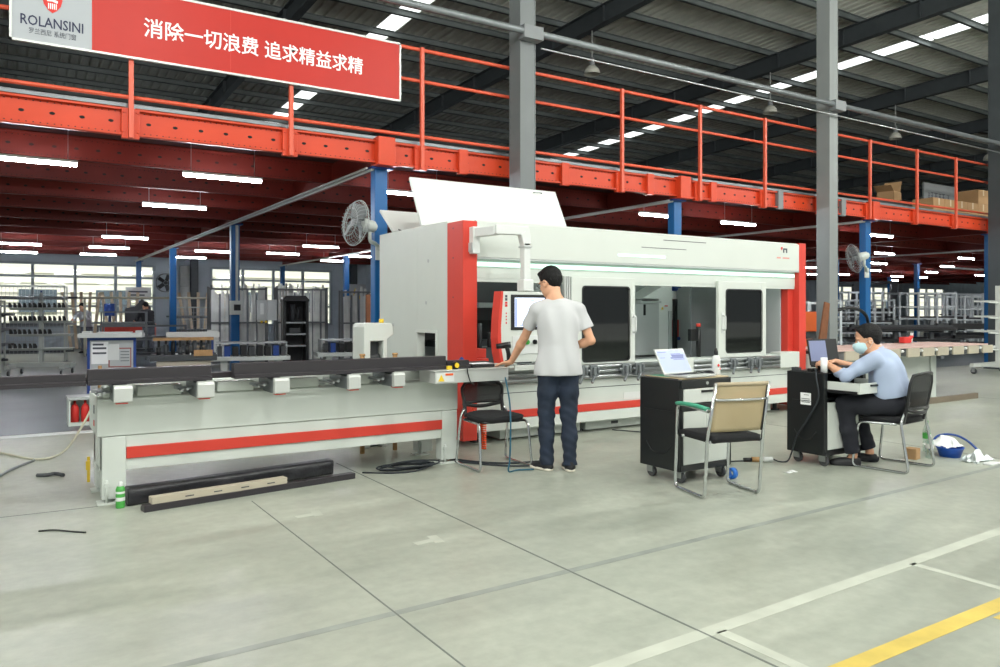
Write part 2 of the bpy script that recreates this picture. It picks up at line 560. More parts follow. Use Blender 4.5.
for k, y in enumerate([-11.2 + 1.5 * j for j in range(30)]):
    z = rz_(y, 9.84)
    mb = MB().box(-14, 75, y - 0.01, y + 0.01, z, z + 0.16).box(-14, 75, y - 0.01, y + 0.06, z, z + 0.015).box(-14, 75, y - 0.06, y + 0.01, z + 0.145, z + 0.16)
    struct('trim_%d' % (k + 1), mb, PURLIN)
for k, x in enumerate((-7.9, -0.9, 6.1, 13.1, 20.1, 27.1, 34.1, 41.1, 48.1)):
    mb = MB()
    for (hw, za, zb) in ((0.11, 0.0, 0.025), (0.012, 0.025, 0.475), (0.11, 0.475, 0.5)):
        v = []
        for y in (-12, 33):
            for xx in (x - hw, x + hw):
                for dz in (za, zb): v.append((xx, y, rz_(y, 9.3) + dz))
        mb.add(v, [(0, 1, 3, 2), (4, 6, 7, 5), (0, 4, 5, 1), (2, 3, 7, 6), (0, 2, 6, 4), (1, 5, 7, 3)])
    for y in np.arange(-11, 33, 2.2):       # stiffeners
        mb.box(x - 0.1, x + 0.1, y, y + 0.012, rz_(y, 9.32), rz_(y, 9.78))
    struct('trim_%d' % (60 + k), mb, RAFTER)
for k, x in enumerate((-7.9, -0.9, 6.12, 13.13, 19.66, 27.1)):
    mb = MB().box(x - 0.13, x - 0.112, 8.85, 9.13, 0, 9.2).box(x + 0.112, x + 0.13, 8.85, 9.13, 0, 9.2).box(x - 0.112, x + 0.112, 8.855, 8.87, 0, 9.2)
    mb.box(x - 0.2, x + 0.2, 8.78, 9.2, 0, 0.03)
    t = obj('steel_column', mb, COLUMN_L if 10 < x < 15 else (COLUMN_D if 6 < x < 7 else RAFTER), bevel=0.003)
    t['kind'] = 'structure'
# ---- back wall with its two long window banks
YW = 32.2
def wallp(name, x0, x1, z0, z1, m=WALLP, ribs=True):
    mb = MB().box(x0, x1, YW, YW + 0.12, z0, z1)
    if ribs:
        x = x0 + 0.1
        while x < x1 - 0.05:
            mb.box(x, x + 0.03, YW - 0.02, YW, z0, z1); x += 0.5
    return mb
BANKS = [(-4.6, 4.75), (6.85, 11.85), (27.0, 31.0), (38.0, 43.0), (47.5, 55.0), (57.0, 62.0)]
xs = [-14] + [v for b in BANKS for v in b] + [75]
mbw = MB()
for i in range(0, len(xs), 2):
    q = wallp('', xs[i], xs[i + 1], 0, 9.0); mbw.add(q.v, q.f)
for b in BANKS:
    mbw.box(b[0], b[1], YW, YW + 0.12, 0, 0.75); mbw.box(b[0], b[1], YW, YW + 0.12, 3.1, 9.0)
struct('wall_back', mbw, WALLP)
struct('wall_right', MB().box(70, 70.2, -14, 33, 0, 9.0), WALLP)
for k, b in enumerate(BANKS):
    n = max(2, round((b[1] - b[0]) / 1.35))
    w = (b[1] - b[0]) / n
    mb = MB()
    for j in range(n + 1):
        x = b[0] + j * w
        mb.box(x - 0.05, x + 0.05, YW - 0.03, YW + 0.1, 0.75, 3.1)
    for z in (0.75, 1.5, 2.58, 3.04):
        mb.box(b[0], b[1], YW - 0.02, YW + 0.09, z, z + 0.08)
    fr = struct('window_%d' % (k + 1), mb, WFRAME)
    g = MB()
    for j in range(n):
        for (za, zb) in ((0.83, 1.5), (1.58, 2.58), (2.66, 3.04)):
            x0, x1 = b[0] + j * w + 0.05, b[0] + (j + 1) * w - 0.05
            g.box(x0, x1, YW + 0.03, YW + 0.036, za, zb)
    obj('pane', g, GLASS, fr)
# the neighbour building and yard seen through the glass
OUTW = M('sunlit_cream_cladding', (252, 246, 226), 0.7, var=0.05, scale=0.5)
OUTD = M('dark_yard_windows', (92, 104, 112), 0.4, var=0.2)
ob = MB().box(-30, 100, 41, 41.5, 0, 9)
for z in np.arange(0.4, 8.8, 0.45): ob.box(-30, 100, 40.95, 41, z, z + 0.05)
struct('backdrop_building', ob, OUTW)
ow = MB()
for x in np.arange(-12, 70, 3.1): ow.box(x, x + 1.5, 40.9, 40.94, 1.3, 2.35)
obj('yard_window', ow, OUTD, bpy.data.objects['backdrop_building'])

# ================================================================ MEZZANINE
YM = 9.3
ZB, ZT = 3.27, 3.58
mez = thing('mezzanine', 'orange steel mezzanine platform over the rear workshop, joists darkened as in shade under it', 'mezzanine', (4.07, YM, 0))
XE = [-6.5, -1.25, 4.125, 9.54, 15.04, 20.2, 25.2, 30.5, 35.8, 41.1, 46.4, 51.7]
XC = XE[1:]
def channel(x0, x1, y, za, zb, face=-1, slots=True, lip=0.05):
    mb = MB()
    mb.box(x0, x1, y, y + 0.006, za, zb)
    yo, yi = y - 0.0, y + 0.006
    l0, l1 = (y - lip, y + 0.006) if face < 0 else (y, y + lip)
    mb.box(x0, x1, l0, l1, za, za + 0.008); mb.box(x0, x1, l0, l1, zb - 0.008, zb)
    if face < 0:
        mb.box(x0, x1, l0, l0 + 0.006, za, za + 0.03); mb.box(x0, x1, l0, l0 + 0.006, zb - 0.03, zb)
    if slots:
        n = int((x1 - x0) / 0.245)
        for k in range(n):
            cx = x0 + (k + 0.5) * (x1 - x0) / n
            mb.prism([(0.028 * math.cos(q) , 0.017 * math.sin(q)) for q in np.linspace(0, 2 * PI, 9)[:-1]], (cx, y - 0.0015, (za + zb) / 2), (1, 0, 0), (0, 0, 1), (0, 0.001, 0), mi=1)
        m2 = int((x1 - x0) / 0.062)
        for k in range(m2):
            cx = x0 + (k + 0.5) * (x1 - x0) / m2
            for z in (za + 0.045, zb - 0.045):
                mb.box(cx - 0.007, cx + 0.007, y - 0.0012, y, z - 0.005, z + 0.005, mi=1)
    return mb
posts = [0.9905 * x for x in (-5.9, -4.15, -2.4, -0.63, 1.138, 2.913, 4.697, 6.47, 8.252, 10.022, 11.721, 13.4, 15.025, 16.789, 18.421, 20.1, 21.8, 23.5, 25.1)]
brk = [3.0 + 0, 5.303, 7.073, 8.809, 10.29, 12.08, 14.02]
cuts = sorted(posts + [XE[0], 25.9])
for i in range(len(cuts) - 1):
    a, b = cuts[i] + 0.05, cuts[i + 1] - 0.05
    if b - a > 0.2: obj('front_beam', channel(a, b, YM, ZB, ZT), [ORANGE, HOLE], mez)
for x in brk[1:]:
    obj('splice_bracket', MB().box(x - 0.07, x + 0.07, YM - 0.075, YM, ZB - 0.02, ZT + 0.01), ORANGE if x < 12 else GREY_M, mez, bevel=0.004)
for x in posts:
    mb = MB().box(x - 0.09, x + 0.09, YM - 0.062, YM - 0.002, ZB - 0.03, ZT - 0.01)
    for sx in (-0.07, 0.07):
        for z in (ZB + 0.04, ZT - 0.06): mb.cyl((x + sx, YM - 0.075, z), (x + sx, YM - 0.06, z), 0.012, n=6)
    obj('post_bracket', mb, ORANGE, mez, bevel=0.003)
obj('deck_edge', MB().box(XE[0], 26, YM + 0.02, YM + 0.06, ZT + 0.002, ZT + 0.06), ALU_D, mez)
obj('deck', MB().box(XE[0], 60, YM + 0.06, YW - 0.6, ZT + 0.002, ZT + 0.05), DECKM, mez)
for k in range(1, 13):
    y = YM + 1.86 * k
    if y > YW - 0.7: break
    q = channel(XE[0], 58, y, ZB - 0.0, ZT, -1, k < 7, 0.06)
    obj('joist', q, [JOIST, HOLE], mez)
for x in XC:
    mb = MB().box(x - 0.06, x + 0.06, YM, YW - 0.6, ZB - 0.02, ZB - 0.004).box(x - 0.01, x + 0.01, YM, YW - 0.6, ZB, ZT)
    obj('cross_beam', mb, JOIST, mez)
for x in (4.125, 9.54, 15.04, 25.2):
    obj('conduit', MB().cyl((x - 0.12, YM + 0.05, ZB - 0.06), (x - 0.12, YW - 0.7, ZB - 0.06), 0.022, n=8).cyl((x - 0.2, YM + 0.05, ZB - 0.055), (x - 0.2, YW - 0.7, ZB - 0.055), 0.014, n=6), ALU, mez)
# blue columns
def blue_column(x, y, label, group=None):
    t = thing('mezzanine_column', label, 'column', (x, y, 0), 0, group)
    obj('shaft', MB().box(x - 0.09, x + 0.09, y - 0.075, y + 0.075, 0.02, ZB - 0.05), BLUE, t, bevel=0.012)
    obj('base_plate', MB().box(x - 0.16, x + 0.16, y - 0.16, y + 0.16, 0, 0.02), BLUE, t)
    obj('cap_plate', MB().box(x - 0.15, x + 0.15, y - 0.12, y + 0.12, ZB - 0.055, ZB - 0.03), BLUE2, t)
    return t
yc = [9.42, 17.1, 24.5, 31.6]
col_lab = {4.125: ['blue mezzanine column touching the left end of the white machine', 'blue mezzanine column with a small grey control box, behind the work benches',
                  'blue mezzanine column beside the round exhaust duct at the back wall', 'blue mezzanine column with a white notice, in front of the left windows'],
           9.54: ['blue mezzanine column rising behind the middle of the white machine roof', 'blue mezzanine column hidden deep behind the white machine', 'blue mezzanine column at the right end of the second window bank', 'blue mezzanine column in the middle of the second window bank'],
           15.04: ['blue mezzanine column behind the seated man, nearest the outfeed table', '', '', ''],
           20.2: ['blue mezzanine column beside the dark grey column at the picture edge', '', '', '']}
blue_heads = []
for x in (4.125, 9.54, 15.04, 20.2):
    for j, y in enumerate(yc):
        if x > 15 and j > 1: continue
        l = col_lab[x][j] or 'blue mezzanine column standing among the storage racks on the right'
        blue_column(x, y, l, None if col_lab[x][j] else 'blue columns among the storage racks')
    obj('column_head', MB().box(x - 0.12, x + 0.12, YM - 0.14, YM + 0.12, ZB - 0.025, ZT + 0.03).box(x - 0.125, x + 0.15, YM - 0.15, YM + 0.14, ZB - 0.03, ZB - 0.01), ORANGE, mez, bevel=0.006)
for (x, y) in ((25.2, 16.9), (25.2, 24.3), (30.5, 16.9), (30.5, 24.3), (35.8, 24.3), (41.1, 24.3)):
    blue_column(x, y, 'blue mezzanine column standing among the storage racks on the right', 'blue columns among the storage racks')

# guard rail
gr = thing('guard_rail', 'orange tube guard rail along the front edge of the mezzanine', 'railing', (4.07, YM, ZT))
for x in posts:
    obj('post', MB().box(x - 0.025, x + 0.025, YM - 0.115, YM - 0.065, ZB - 0.03, 4.87), ORANGE_R, gr, bevel=0.004)
for z, r in ((4.85, 0.026), (4.43, 0.024), (3.69, 0.024)):
    obj('rail', MB().cyl((XE[0], YM - 0.05, z), (25, YM - 0.05, z), r, n=10), ORANGE_R, gr)

# tube lamps under the mezzanine
def tube_lamp():
    t = thing("hanging_tube_lamp", '', 'lamp', (0, 0, 3.1))
    obj('housing', MB().box(-0.5, 0.5, -0.036, 0.036, 0.022, 0.05), W_WHITE, t, local=True)
    obj('tube', MB().cyl((-0.49, 0, 0.0), (0.49, 0, 0.0), 0.022, n=10), TUBE, t, local=True)
    obj('hanger', MB().cyl((-0.4, 0, 0.05), (-0.4, 0, 0.480), 0.004, n=5), STEEL, t, local=True)
    obj('hanger', MB().cyl((0.4, 0, 0.05), (0.4, 0, 0.480), 0.004, n=5), STEEL, t, local=True)
    return t
tl = tube_lamp()
TLs = []
for y in (10.46, 13.75, 20.2, 23.6, 26.7): TLs.append((2.35 if y > 11 else 2.38, y))
TLs += [(0.2, 10.46), (0.25, 23.6), (0.25, 26.9), (5.05, 23.5), (5.0, 26.6), (5.1, 10.4), (7.15, 20.2), (7.05, 23.3), (9.6, 25.7), (9.6, 23.1),
        (10.06, 10.3), (12.3, 10.4), (17.05, 10.3), (22.4, 13.4), (26.9, 16.3), (31.3, 19.2), (26.8, 13.2), (31.05, 16.0), (35.1, 18.8), (40.1, 19.1),
        (39.8, 21.8), (37.7, 21.9), (42.3, 24.8), (27.0, 19.3), (32.3, 22.8), (33.5, 22.1)]
tl_label = {0: 'lit tube lamp second from the left in the row nearest the orange front beam',
            5: 'lit tube lamp at the far left of the row nearest the orange front beam',
            1: 'lit tube lamp hung alone in the second row, left of the wall fan',
            10: 'lit tube lamp just right of the tall blue column, above the small white flap',
            15: 'lit tube lamp left of the blue column that rises behind the machine roof',
            16: 'lit tube lamp right of the blue column that rises behind the machine roof',
            17: 'lit tube lamp right of the blue column behind the seated man, highest of that group'}
for i, (x, y) in enumerate(TLs):
    o = tl if i == 0 else copy_tree(tl)
    o.location = (x, y, 3.1)
    left = x < 10.5
    o['label'] = tl_label.get(i) or ('lit tube lamp in the far rows under the mezzanine, left of the machine' if left else 'lit tube lamp in the far rows under the mezzanine, right of the machine')
    o['group'] = 'far tube lamps left of the machine' if left else 'far tube lamps right of the machine'
    if i in tl_label: o['group'] = 'tube lamps near the mezzanine edge'

# high bay lamps in view, hanging from the rafters
def high_bay(x, y, z, label):
    t = thing('high_bay_lamp', label, 'lamp', (x, y, z), 0, 'high bay lamps hung from the rafters')
    top = rz_(y, 9.3)
    obj('rod', MB().cyl((x, y, z + 0.42), (x, y, top), 0.016, n=8), ALU, t)
    obj('housing', MB().lathe([(0.0, 0.44), (0.05, 0.44), (0.07, 0.4), (0.08, 0.22), (0.06, 0.2)], (x, y, z), n=16), GREY_M, t)
    obj('shade', MB().lathe([(0.06, 0.24), (0.13, 0.2), (0.19, 0.12), (0.22, 0.0), (0.215, 0.0), (0.18, 0.11), (0.12, 0.185), (0.05, 0.22)], (x, y, z), n=24), LAMP_SH, t)
    obj('bulb', MB().lathe([(0.0, 0.03), (0.05, 0.05), (0.07, 0.11), (0.04, 0.2), (0.0, 0.21)], (x, y, z), n=12), W_WHITE, t)
    return t
pass
high_bay(13.1, 15.95, 7.66, 'dome lamp on a rod, right of the left grey column')
high_bay(20.1, 15.75, 7.55, 'dome lamp on a rod just left of the middle grey column')
high_bay(27.1, 15.8, 7.6, 'dome lamp on a rod just right of the middle grey column')
high_bay(34.1, 15.9, 7.6, 'dome lamp on a rod next to the dark column at the right edge')

# pipes along the grey columns
pp = thing('air_pipe', 'grey pipe run clamped to the grey columns above the guard rail', 'pipe', (6, 8.78, 5.22))
obj('main_pipe', MB().cyl((-8, 8.76, 5.22), (27, 8.76, 5.22), 0.05, n=12), ALU_D, pp)
for x in (-0.9, 6.12, 13.13, 19.66): obj('clamp', MB().box(x - 0.16, x + 0.16, 8.7, 8.85, 5.12, 5.3), GREY_M, pp)
tag(obj('cable', MB().cyl((6.3, 8.79, 5.04), (27, 8.79, 5.02), 0.014, n=6), STEEL), 'thin wire strung below the grey pipe between the grey columns', 'wire')

# ================================================================ BANNER
YBN = 9.16
bn = thing('banner_sign', 'long red banner with white slogan and white logo end, hung on the guard rail', 'sign', (2.1, YBN, 4.1))
obj('red_panel', MB().box(0.745, 4.296, YBN - 0.012, YBN + 0.012, 4.105, 4.83), SIGN_R, bn)
obj('white_panel', MB().box(0.03, 0.745, YBN - 0.012, YBN + 0.012, 4.105, 4.83), SIGN_W, bn)
fr = MB()
fr.box(0.01, 4.31, YBN - 0.02, YBN + 0.02, 4.085, 4.108); fr.box(0.01, 4.31, YBN - 0.02, YBN + 0.02, 4.825, 4.85)
fr.box(0.01, 0.033, YBN - 0.02, YBN + 0.02, 4.085, 4.85); fr.box(4.29, 4.312, YBN - 0.02, YBN + 0.02, 4.085, 4.85)
obj('frame', fr, ALU, bn)
obj('panel_seam', MB().box(2.16, 2.163, YBN - 0.0125, YBN - 0.0115, 4.108, 4.825), RED_P, bn)
U, N = (1, 0, 0), (0, -1, 0)
YF = YBN - 0.012
obj('slogan', text_mb('消除一切浪费 追求精益求精', 2.54, 0.215, (1.245, YF, 4.345), U, N, bold=0.012, depth=0.003), SIGN_T, bn)
obj('brand_name', text_mb('ROLANSINI', 0.56, 0.105, (0.105, YF, 4.262), U, N, bold=0.012, depth=0.003), INK, bn)
obj('brand_name', text_mb('罗兰西尼 系统门窗', 0.42, 0.062, (0.178, YF, 4.178), U, N, bold=0.004, depth=0.003), INK_G, bn)
sh = [(-0.085, 0.34), (0.085, 0.34), (0.09, 0.14), (0.075, 0.08), (0.04, 0.03), (0, 0.0), (-0.04, 0.03), (-0.075, 0.08), (-0.09, 0.14)]
lg = obj('logo_shield', MB().prism([(a, b) for a, b in sh], (0.385, YF - 0.004, 4.42), (1, 0, 0), (0, 0, 1), (0, 0.003, 0)), INK_R, bn)
lm = MB()
def blob(pts): lm.prism(pts, (0.385, YF - 0.006, 4.42), (1, 0, 0), (0, 0, 1), (0, 0.0015, 0))
blob([(-0.04, 0.2), (-0.02, 0.25), (0.02, 0.26), (0.05, 0.22), (0.045, 0.17), (0.0, 0.16), (-0.03, 0.17)])
blob([(-0.055, 0.14), (0.0, 0.15), (0.05, 0.13), (0.045, 0.105), (0.0, 0.12), (-0.045, 0.115)])
for k in range(5): blob([(-0.034 + 0.017 * k - 0.004, 0.04), (-0.034 + 0.017 * k + 0.004, 0.04), (-0.034 + 0.017 * k + 0.005, 0.098), (-0.034 + 0.017 * k - 0.005, 0.098)])
obj('logo_mark', lm, SIGN_T, lg)

# ---- things on the mezzanine deck
ZD = ZT + 0.0512
def carton(x, y, z, w, d, h, rz, label, group, flaps=False):
    t = thing('cardboard_box', label, 'box', (x, y, z), rz, group)
    if flaps:
        m = MB().box(-w / 2, w / 2, -d / 2, -d / 2 + 0.01, 0, h).box(-w / 2, w / 2, d / 2 - 0.01, d / 2, 0, h).box(-w / 2, -w / 2 + 0.01, -d / 2, d / 2, 0, h).box(w / 2 - 0.01, w / 2, -d / 2, d / 2, 0, h).box(-w / 2, w / 2, -d / 2, d / 2, 0, 0.01)
        obj('body', m, CARD, t, local=True)
        obj('flap', MB().obox((-w / 2 - 0.1, 0, h + 0.06), (0.24, d, 0.008), rotm('Y', 30)), CARD, t, local=True)
        obj('flap', MB().obox((w / 2 - 0.03, 0, h + 0.14), (0.3, d, 0.008), rotm('Y', -70)), CARD, t, local=True)
    else:
        obj('body', MB().box(-w / 2, w / 2, -d / 2, d / 2, 0, h), CARD, t, bevel=0.006, local=True)
        obj('tape', MB().box(-0.03, 0.03, -d / 2 - 0.001, d / 2 + 0.001, h * 0.6, h + 0.001), M('clear_tape', (206, 190, 160), 0.3), t, local=True)
    return t
# ================================================================ MAIN MACHINE
MX0, MX1, MY, MYB = 3.813, 9.238, 6.65, 8.69
mc = thing('machining_center', 'long white machining centre with red end pillars, sliding doors and raised roof flaps', 'machine', (6.5, MY, 0))
# left end panel with the profile opening
pn = MB()
hy0, hy1, hz0, hz1 = 7.22, 7.66, 0.85, 1.125
def yz(y0, y1, z0, z1): pn.box(MX0, MX0 + 0.05, y0, y1, z0, z1)
yz(6.98, hy0, 0.1, 2.285); yz(hy1, MYB, 0.1, 2.285); yz(hy0, hy1, 0.1, hz0); yz(hy0, hy1, hz1, 2.285)
obj('end_panel', pn, W_PAINT2, mc, bevel=0.004)
of = MB()
of.box(MX0 - 0.012, MX0 + 0.09, hy0 - 0.03, hy0, hz0, hz1 + 0.03).box(MX0 - 0.012, MX0 + 0.09, hy1, hy1 + 0.03, hz0, hz1 + 0.03).box(MX0 - 0.012, MX0 + 0.09, hy0, hy1, hz1, hz1 + 0.03)
obj('opening_frame', of, W_PAINT, mc)
ip = MB()
for k in range(5): ip.box(MX0 + 0.3, MX0 + 0.32, hy0 - 0.1, hy1 + 0.1, hz0 - 0.02 + 0.046 * k, hz0 + 0.018 + 0.046 * k)
obj('infeed_slats', ip, ALU_D, mc)
ef = MB()
for y, z in ((7.4, 1.9), (7.45, 1.45), (8.3, 1.2)): ef.cyl((MX0 - 0.004, y, z), (MX0, y, z), 0.02, n=10)
obj('plug', ef, GREY_P, mc)
# red pillars
obj('red_pillar', MB().box(MX0, MX0 + 0.165, MY, 6.98, 0.06, 2.265), RED_P, mc, bevel=0.006)
obj('red_pillar', MB().box(9.09, MX1, MY, 6.98, 0.06, 2.285), RED_P, mc, bevel=0.006)
sc = MB()
for z in (2.2, 1.9, 1.5): sc.cyl((MX0 - 0.003, 6.85, z), (MX0, 6.85, z), 0.008, n=8)
obj('screw', sc, GREY_D, mc)
obj('end_panel', MB().box(MX1 - 0.06, MX1 - 0.01, 6.98, MYB, 0.1, 2.285), W_PAINT2, mc)
# hood: roof, front fascia, sloped lamp trough and valance
HX0, HX1 = MX0 + 0.165, 9.09
hd = MB()
hd.prism([(MY, 1.905), (MY, 2.26), (MY + 0.03, 2.28), (MYB, 2.28), (MYB, 2.2), (MY + 0.05, 2.2), (MY + 0.05, 1.905)], (HX0, 0, 0), (0, 1, 0), (0, 0, 1), (HX1 - HX0, 0, 0))
obj('hood', hd, W_PAINT, mc, bevel=0.004)
tr = MB().prism([(MY + 0.03, 1.90), (MY + 0.12, 1.80), (MY + 0.055, 1.745), (MY + 0.02, 1.745), (MY + 0.055, 1.81), (MY + 0.0, 1.89), (MY, 1.90)], (HX0, 0, 0), (0, 1, 0), (0, 0, 1), (HX1 - HX0, 0, 0))
obj('valance', MB().box(HX0, HX1, MY + 0.07, MY + 0.1, 1.70, 1.90), W_PAINT, mc)
obj('fascia_lip', MB().box(HX0, HX1, MY + 0.0, MY + 0.07, 1.885, 1.904), GREY_P, mc)
obj('light_strip', MB().box(HX0 + 0.02, HX1 - 0.03, MY + 0.045, MY + 0.07, 1.815, 1.862), LED_G, mc, bevel=0.008)
for lx0, lx1 in ((4.2, 5.0), (5.4, 6.4), (6.7, 7.6), (7.8, 8.8)):
    obj('interior_fill_tube', MB().cyl((lx0, MY + 0.5, 2.12), (lx1, MY + 0.5, 2.12), 0.02, n=8), FILL_TUBE, mc)  # unseen glowing tubes added to brighten the inside of the machine
obj('upper_rail', MB().box(HX0, HX1, MY + 0.075, MY + 0.16, 1.66, 1.71), W_PAINT2, mc)
sl = MB().box(6.55, 7.27, MY - 0.002, MY, 2.197, 2.205).box(6.2, 6.93, MY - 0.002, MY, 2.098, 2.105)
obj('vent_slit', sl, GREY_D, mc)
obj('acrylic_strip', MB().box(5.84, 6.575, MY - 0.006, MY, 1.985, 2.012), LED_G, mc)
lgm = MB().prism([(0, 0.02), (0.012, 0), (0.035, 0.02), (0.035, 0.045), (0, 0.045)], (8.705, MY - 0.002, 2.17), (1, 0, 0), (0, 0, 1), (0, 0.002, 0))
lgo = obj('maker_mark', lgm, INK_R, mc)
obj('maker_mark', MB().prism([(0, 0), (0.025, 0), (0.025, 0.04), (0.06, 0.04), (0.06, 0), (0.085, 0), (0.085, 0.06), (0, 0.06)], (8.75, MY - 0.002, 2.14), (1, 0, 0), (0, 0, 1), (0, 0.002, 0)), INK_G, mc)
for x0, x1 in ((8.62, 8.7), (8.74, 8.88)): obj('small_mark', MB().box(x0, x1, MY - 0.0015, MY, 2.06, 2.08), M('faded_red_ink', (216, 150, 140), 0.6, var=0), mc)
# roof flaps held open
def flap(x0, x1, h0, h1, t=0.03):
    """h0, h1: (y, z) of hinge and free edge"""
    mb = MB()
    d = Vector((0, h1[0] - h0[0], h1[1] - h0[1])); n = Vector((0, d.z, -d.y)).normalized() * t
    v = []
    for x in (x0, x1):
        a, b = Vector((x, h0[0], h0[1])), Vector((x, h1[0], h1[1]))
        v += [a, b, b - n, a - n]
    mb.add(v, [(0, 1, 2, 3), (7, 6, 5, 4), (0, 4, 5, 1), (1, 5, 6, 2), (2, 6, 7, 3), (3, 7, 4, 0)])
    return mb
fo = obj('roof_flap', flap(3.83, 5.88, (7.62, 2.29), (7.92, 2.865)), W_WHITE, mc, bevel=0.004)
obj('flap_handle', MB().tube(arc_path([(5.52, 7.885, 2.83), (5.52, 7.84, 2.84), (5.64, 7.84, 2.84), (5.64, 7.885, 2.83)], 0.02), 0.006), STEEL, fo)
obj('roof_flap', flap(3.83, 5.88, (8.36, 2.285), (8.74, 2.575)), W_WHITE, mc, bevel=0.004)
for y0, y1, z1 in ((8.2, 8.5, 2.36),):
    obj('gas_strut', MB().cyl((3.92, y0, 2.28), (3.92, y1, z1), 0.011, n=8), GREY_D, mc)
# rear wall, partly open
bw = MB()
bw.box(5.2, 9.1, MYB - 0.05, MYB, 0.8, 2.2); bw.box(3.86, 5.2, MYB - 0.05, MYB, 1.72, 2.2); bw.box(3.86, 5.2, MYB - 0.05, MYB, 0.3, 0.95)
obj('rear_wall', bw, GREY_P, mc)
# bed
obj('bed', MB().box(3.978, 9.09, MY + 0.1, MYB - 0.06, 0.14, 0.72), GREY_P, mc)
fb = MB().box(3.978, 9.02, MY + 0.03, MY + 0.1, 0.14, 0.60)
obj('front_panel', fb, W_PAINT2, mc, bevel=0.003)
obj('seam', MB().box(3.98, 9.02, MY + 0.0275, MY + 0.03, 0.505, 0.512), GREY_D, mc)
obj('kick_plate', MB().box(3.978, 9.02, MY + 0.0, MY + 0.1, 0.135, 0.245), W_PAINT, mc, bevel=0.004)
obj('red_stripe', MB().box(3.978, 9.02, MY + 0.005, MY + 0.03, 0.25, 0.33), RED_P, mc, bevel=0.002)
obj('label_plate', MB().box(5.95, 6.55, MY + 0.026, MY + 0.03, 0.345, 0.425), W_WHITE, mc)
obj('ledge', MB().box(3.978, 9.02, MY + 0.02, MY + 0.3, 0.715, 0.775), W_PAINT, mc, bevel=0.004)
obj('ledge_end', MB().box(8.66, 9.06, MY - 0.03, MY + 0.14, 0.60, 0.81), W_PAINT, mc, bevel=0.008)
obj('ledge_end', MB().box(6.9, 7.03, MY - 0.03, MY + 0.1, 0.60, 0.79), W_PAINT, mc, bevel=0.008)
for (x0, x1) in ((4.0, 6.9), (7.03, 8.66)):
    for z, r in ((0.745, 0.022), (0.69, 0.016), (0.632, 0.022)):
        obj('guide_rod', MB().cyl((x0, MY - 0.01, z), (x1, MY - 0.01, z), r, n=12), STEEL, mc)
def clamp_mb(x):
    mb = MB().box(x - 0.05, x + 0.05, MY - 0.05, MY + 0.02, 0.625, 0.765).cyl((x + 0.085, MY - 0.03, 0.70), (x - 0.085, MY - 0.03, 0.70), 0.018, n=10)
    mb.box(x - 0.02, x + 0.02, MY - 0.075, MY - 0.05, 0.66, 0.74).bar((x + 0.01, MY - 0.06, 0.655), (x - 0.07, MY - 0.1, 0.575), 0.025, 0.03)
    mb.cyl((x + 0.06, MY - 0.055, 0.74), (x + 0.06, MY - 0.055, 0.66), 0.014, n=8)
    return mb
for x in (5.28, 5.45, 5.92, 6.12, 7.72, 8.05, 8.2): obj('pneumatic_clamp', clamp_mb(x), ALU_D, mc, bevel=0.003)
# chip drawers and feet below the bed
for (x0, x1) in ((4.35, 5.42), (5.5, 6.35), (6.7, 7.4), (7.9, 8.7)):
    d = obj('chip_drawer', MB().box(x0, x1, MY + 0.16, MY + 0.7, 0.015, 0.125), W_PAINT2, mc, bevel=0.004)
    obj('drawer_pull', MB().box((x0 + x1) / 2 - 0.05, (x0 + x1) / 2 + 0.05, MY + 0.152, MY + 0.16, 0.06, 0.09), GREY_D, d)
for x in (4.1, 5.46, 6.55, 7.65, 8.9):
    for y in (MY + 0.25, MYB - 0.3): obj('foot', MB().cyl((x, y, 0.02), (x, y, 0.14), 0.03, n=10).cyl((x, y, 0), (x, y, 0.02), 0.06, n=12), GREY_D, mc)
# sliding doors
def door(x0, x1, w0, w1, z0, z1, wz0, wz1, handle_x):
    y0, y1 = MY + 0.02, MY + 0.065
    mb = MB().ring(x0, x1, z0, z1, w0, w1, wz0, wz1, y0, y1)
    d = obj('sliding_door', mb, W_PAINT, mc, bevel=0.004)
    b = 0.04
    r = 0.035
    g = MB()
    poly = []
    for (cx, cz, a0) in ((w1 - r, wz1 - r, 0), (w0 + r, wz1 - r, 90), (w0 + r, wz0 + r, 180), (w1 - r, wz0 + r, 270)):
        for k in range(5):
            q = math.radians(a0 + 22.5 * k); poly.append((cx + (r + 0.012) * math.cos(q), cz + (r + 0.012) * math.sin(q)))
    inner = [((w0 + w1) / 2 + (a - (w0 + w1) / 2) * 0.955, (wz0 + wz1) / 2 + (c - (wz0 + wz1) / 2) * 0.965) for a, c in poly]
    n = len(poly)
    v = [(a, y0 - 0.004, c) for a, c in poly] + [(a, y0 - 0.004, c) for a, c in inner] + [(a, y0 + 0.002, c) for a, c in poly] + [(a, y0 + 0.002, c) for a, c in inner]
    g.add(v, [(i, (i + 1) % n, (i + 1) % n + n, i + n) for i in range(n)] + [(i, i + 2 * n, (i + 1) % n + 2 * n, (i + 1) % n) for i in range(n)])
    obj('window_gasket', g, BLACK, d)
    obj('window_pane', MB().box(w0 - 0.004, w1 + 0.004, y0 + 0.006, y0 + 0.012, wz0 - 0.004, wz1 + 0.004), GLASS_D, d)
    h = MB().tube(arc_path([(handle_x, y0, 1.12), (handle_x, y0 - 0.05, 1.12), (handle_x, y0 - 0.05, 1.3), (handle_x, y0, 1.3)], 0.03), 0.011)
    h.box(handle_x - 0.02, handle_x + 0.02, y0 - 0.008, y0, 1.08, 1.34)
    obj('handle', h, W_WHITE, d)
    return d
door(5.19, 6.12, 5.345, 6.03, 0.70, 1.735, 0.80, 1.63, 6.085)
door(7.52, 8.43, 7.66, 8.34, 0.74, 1.735, 0.835, 1.63, 7.59)
jm = MB()
for k in range(3): jm.box(5.10 + 0.03 * k, 5.12 + 0.03 * k, MY + 0.03, MY + 0.07, 0.72, 1.74)
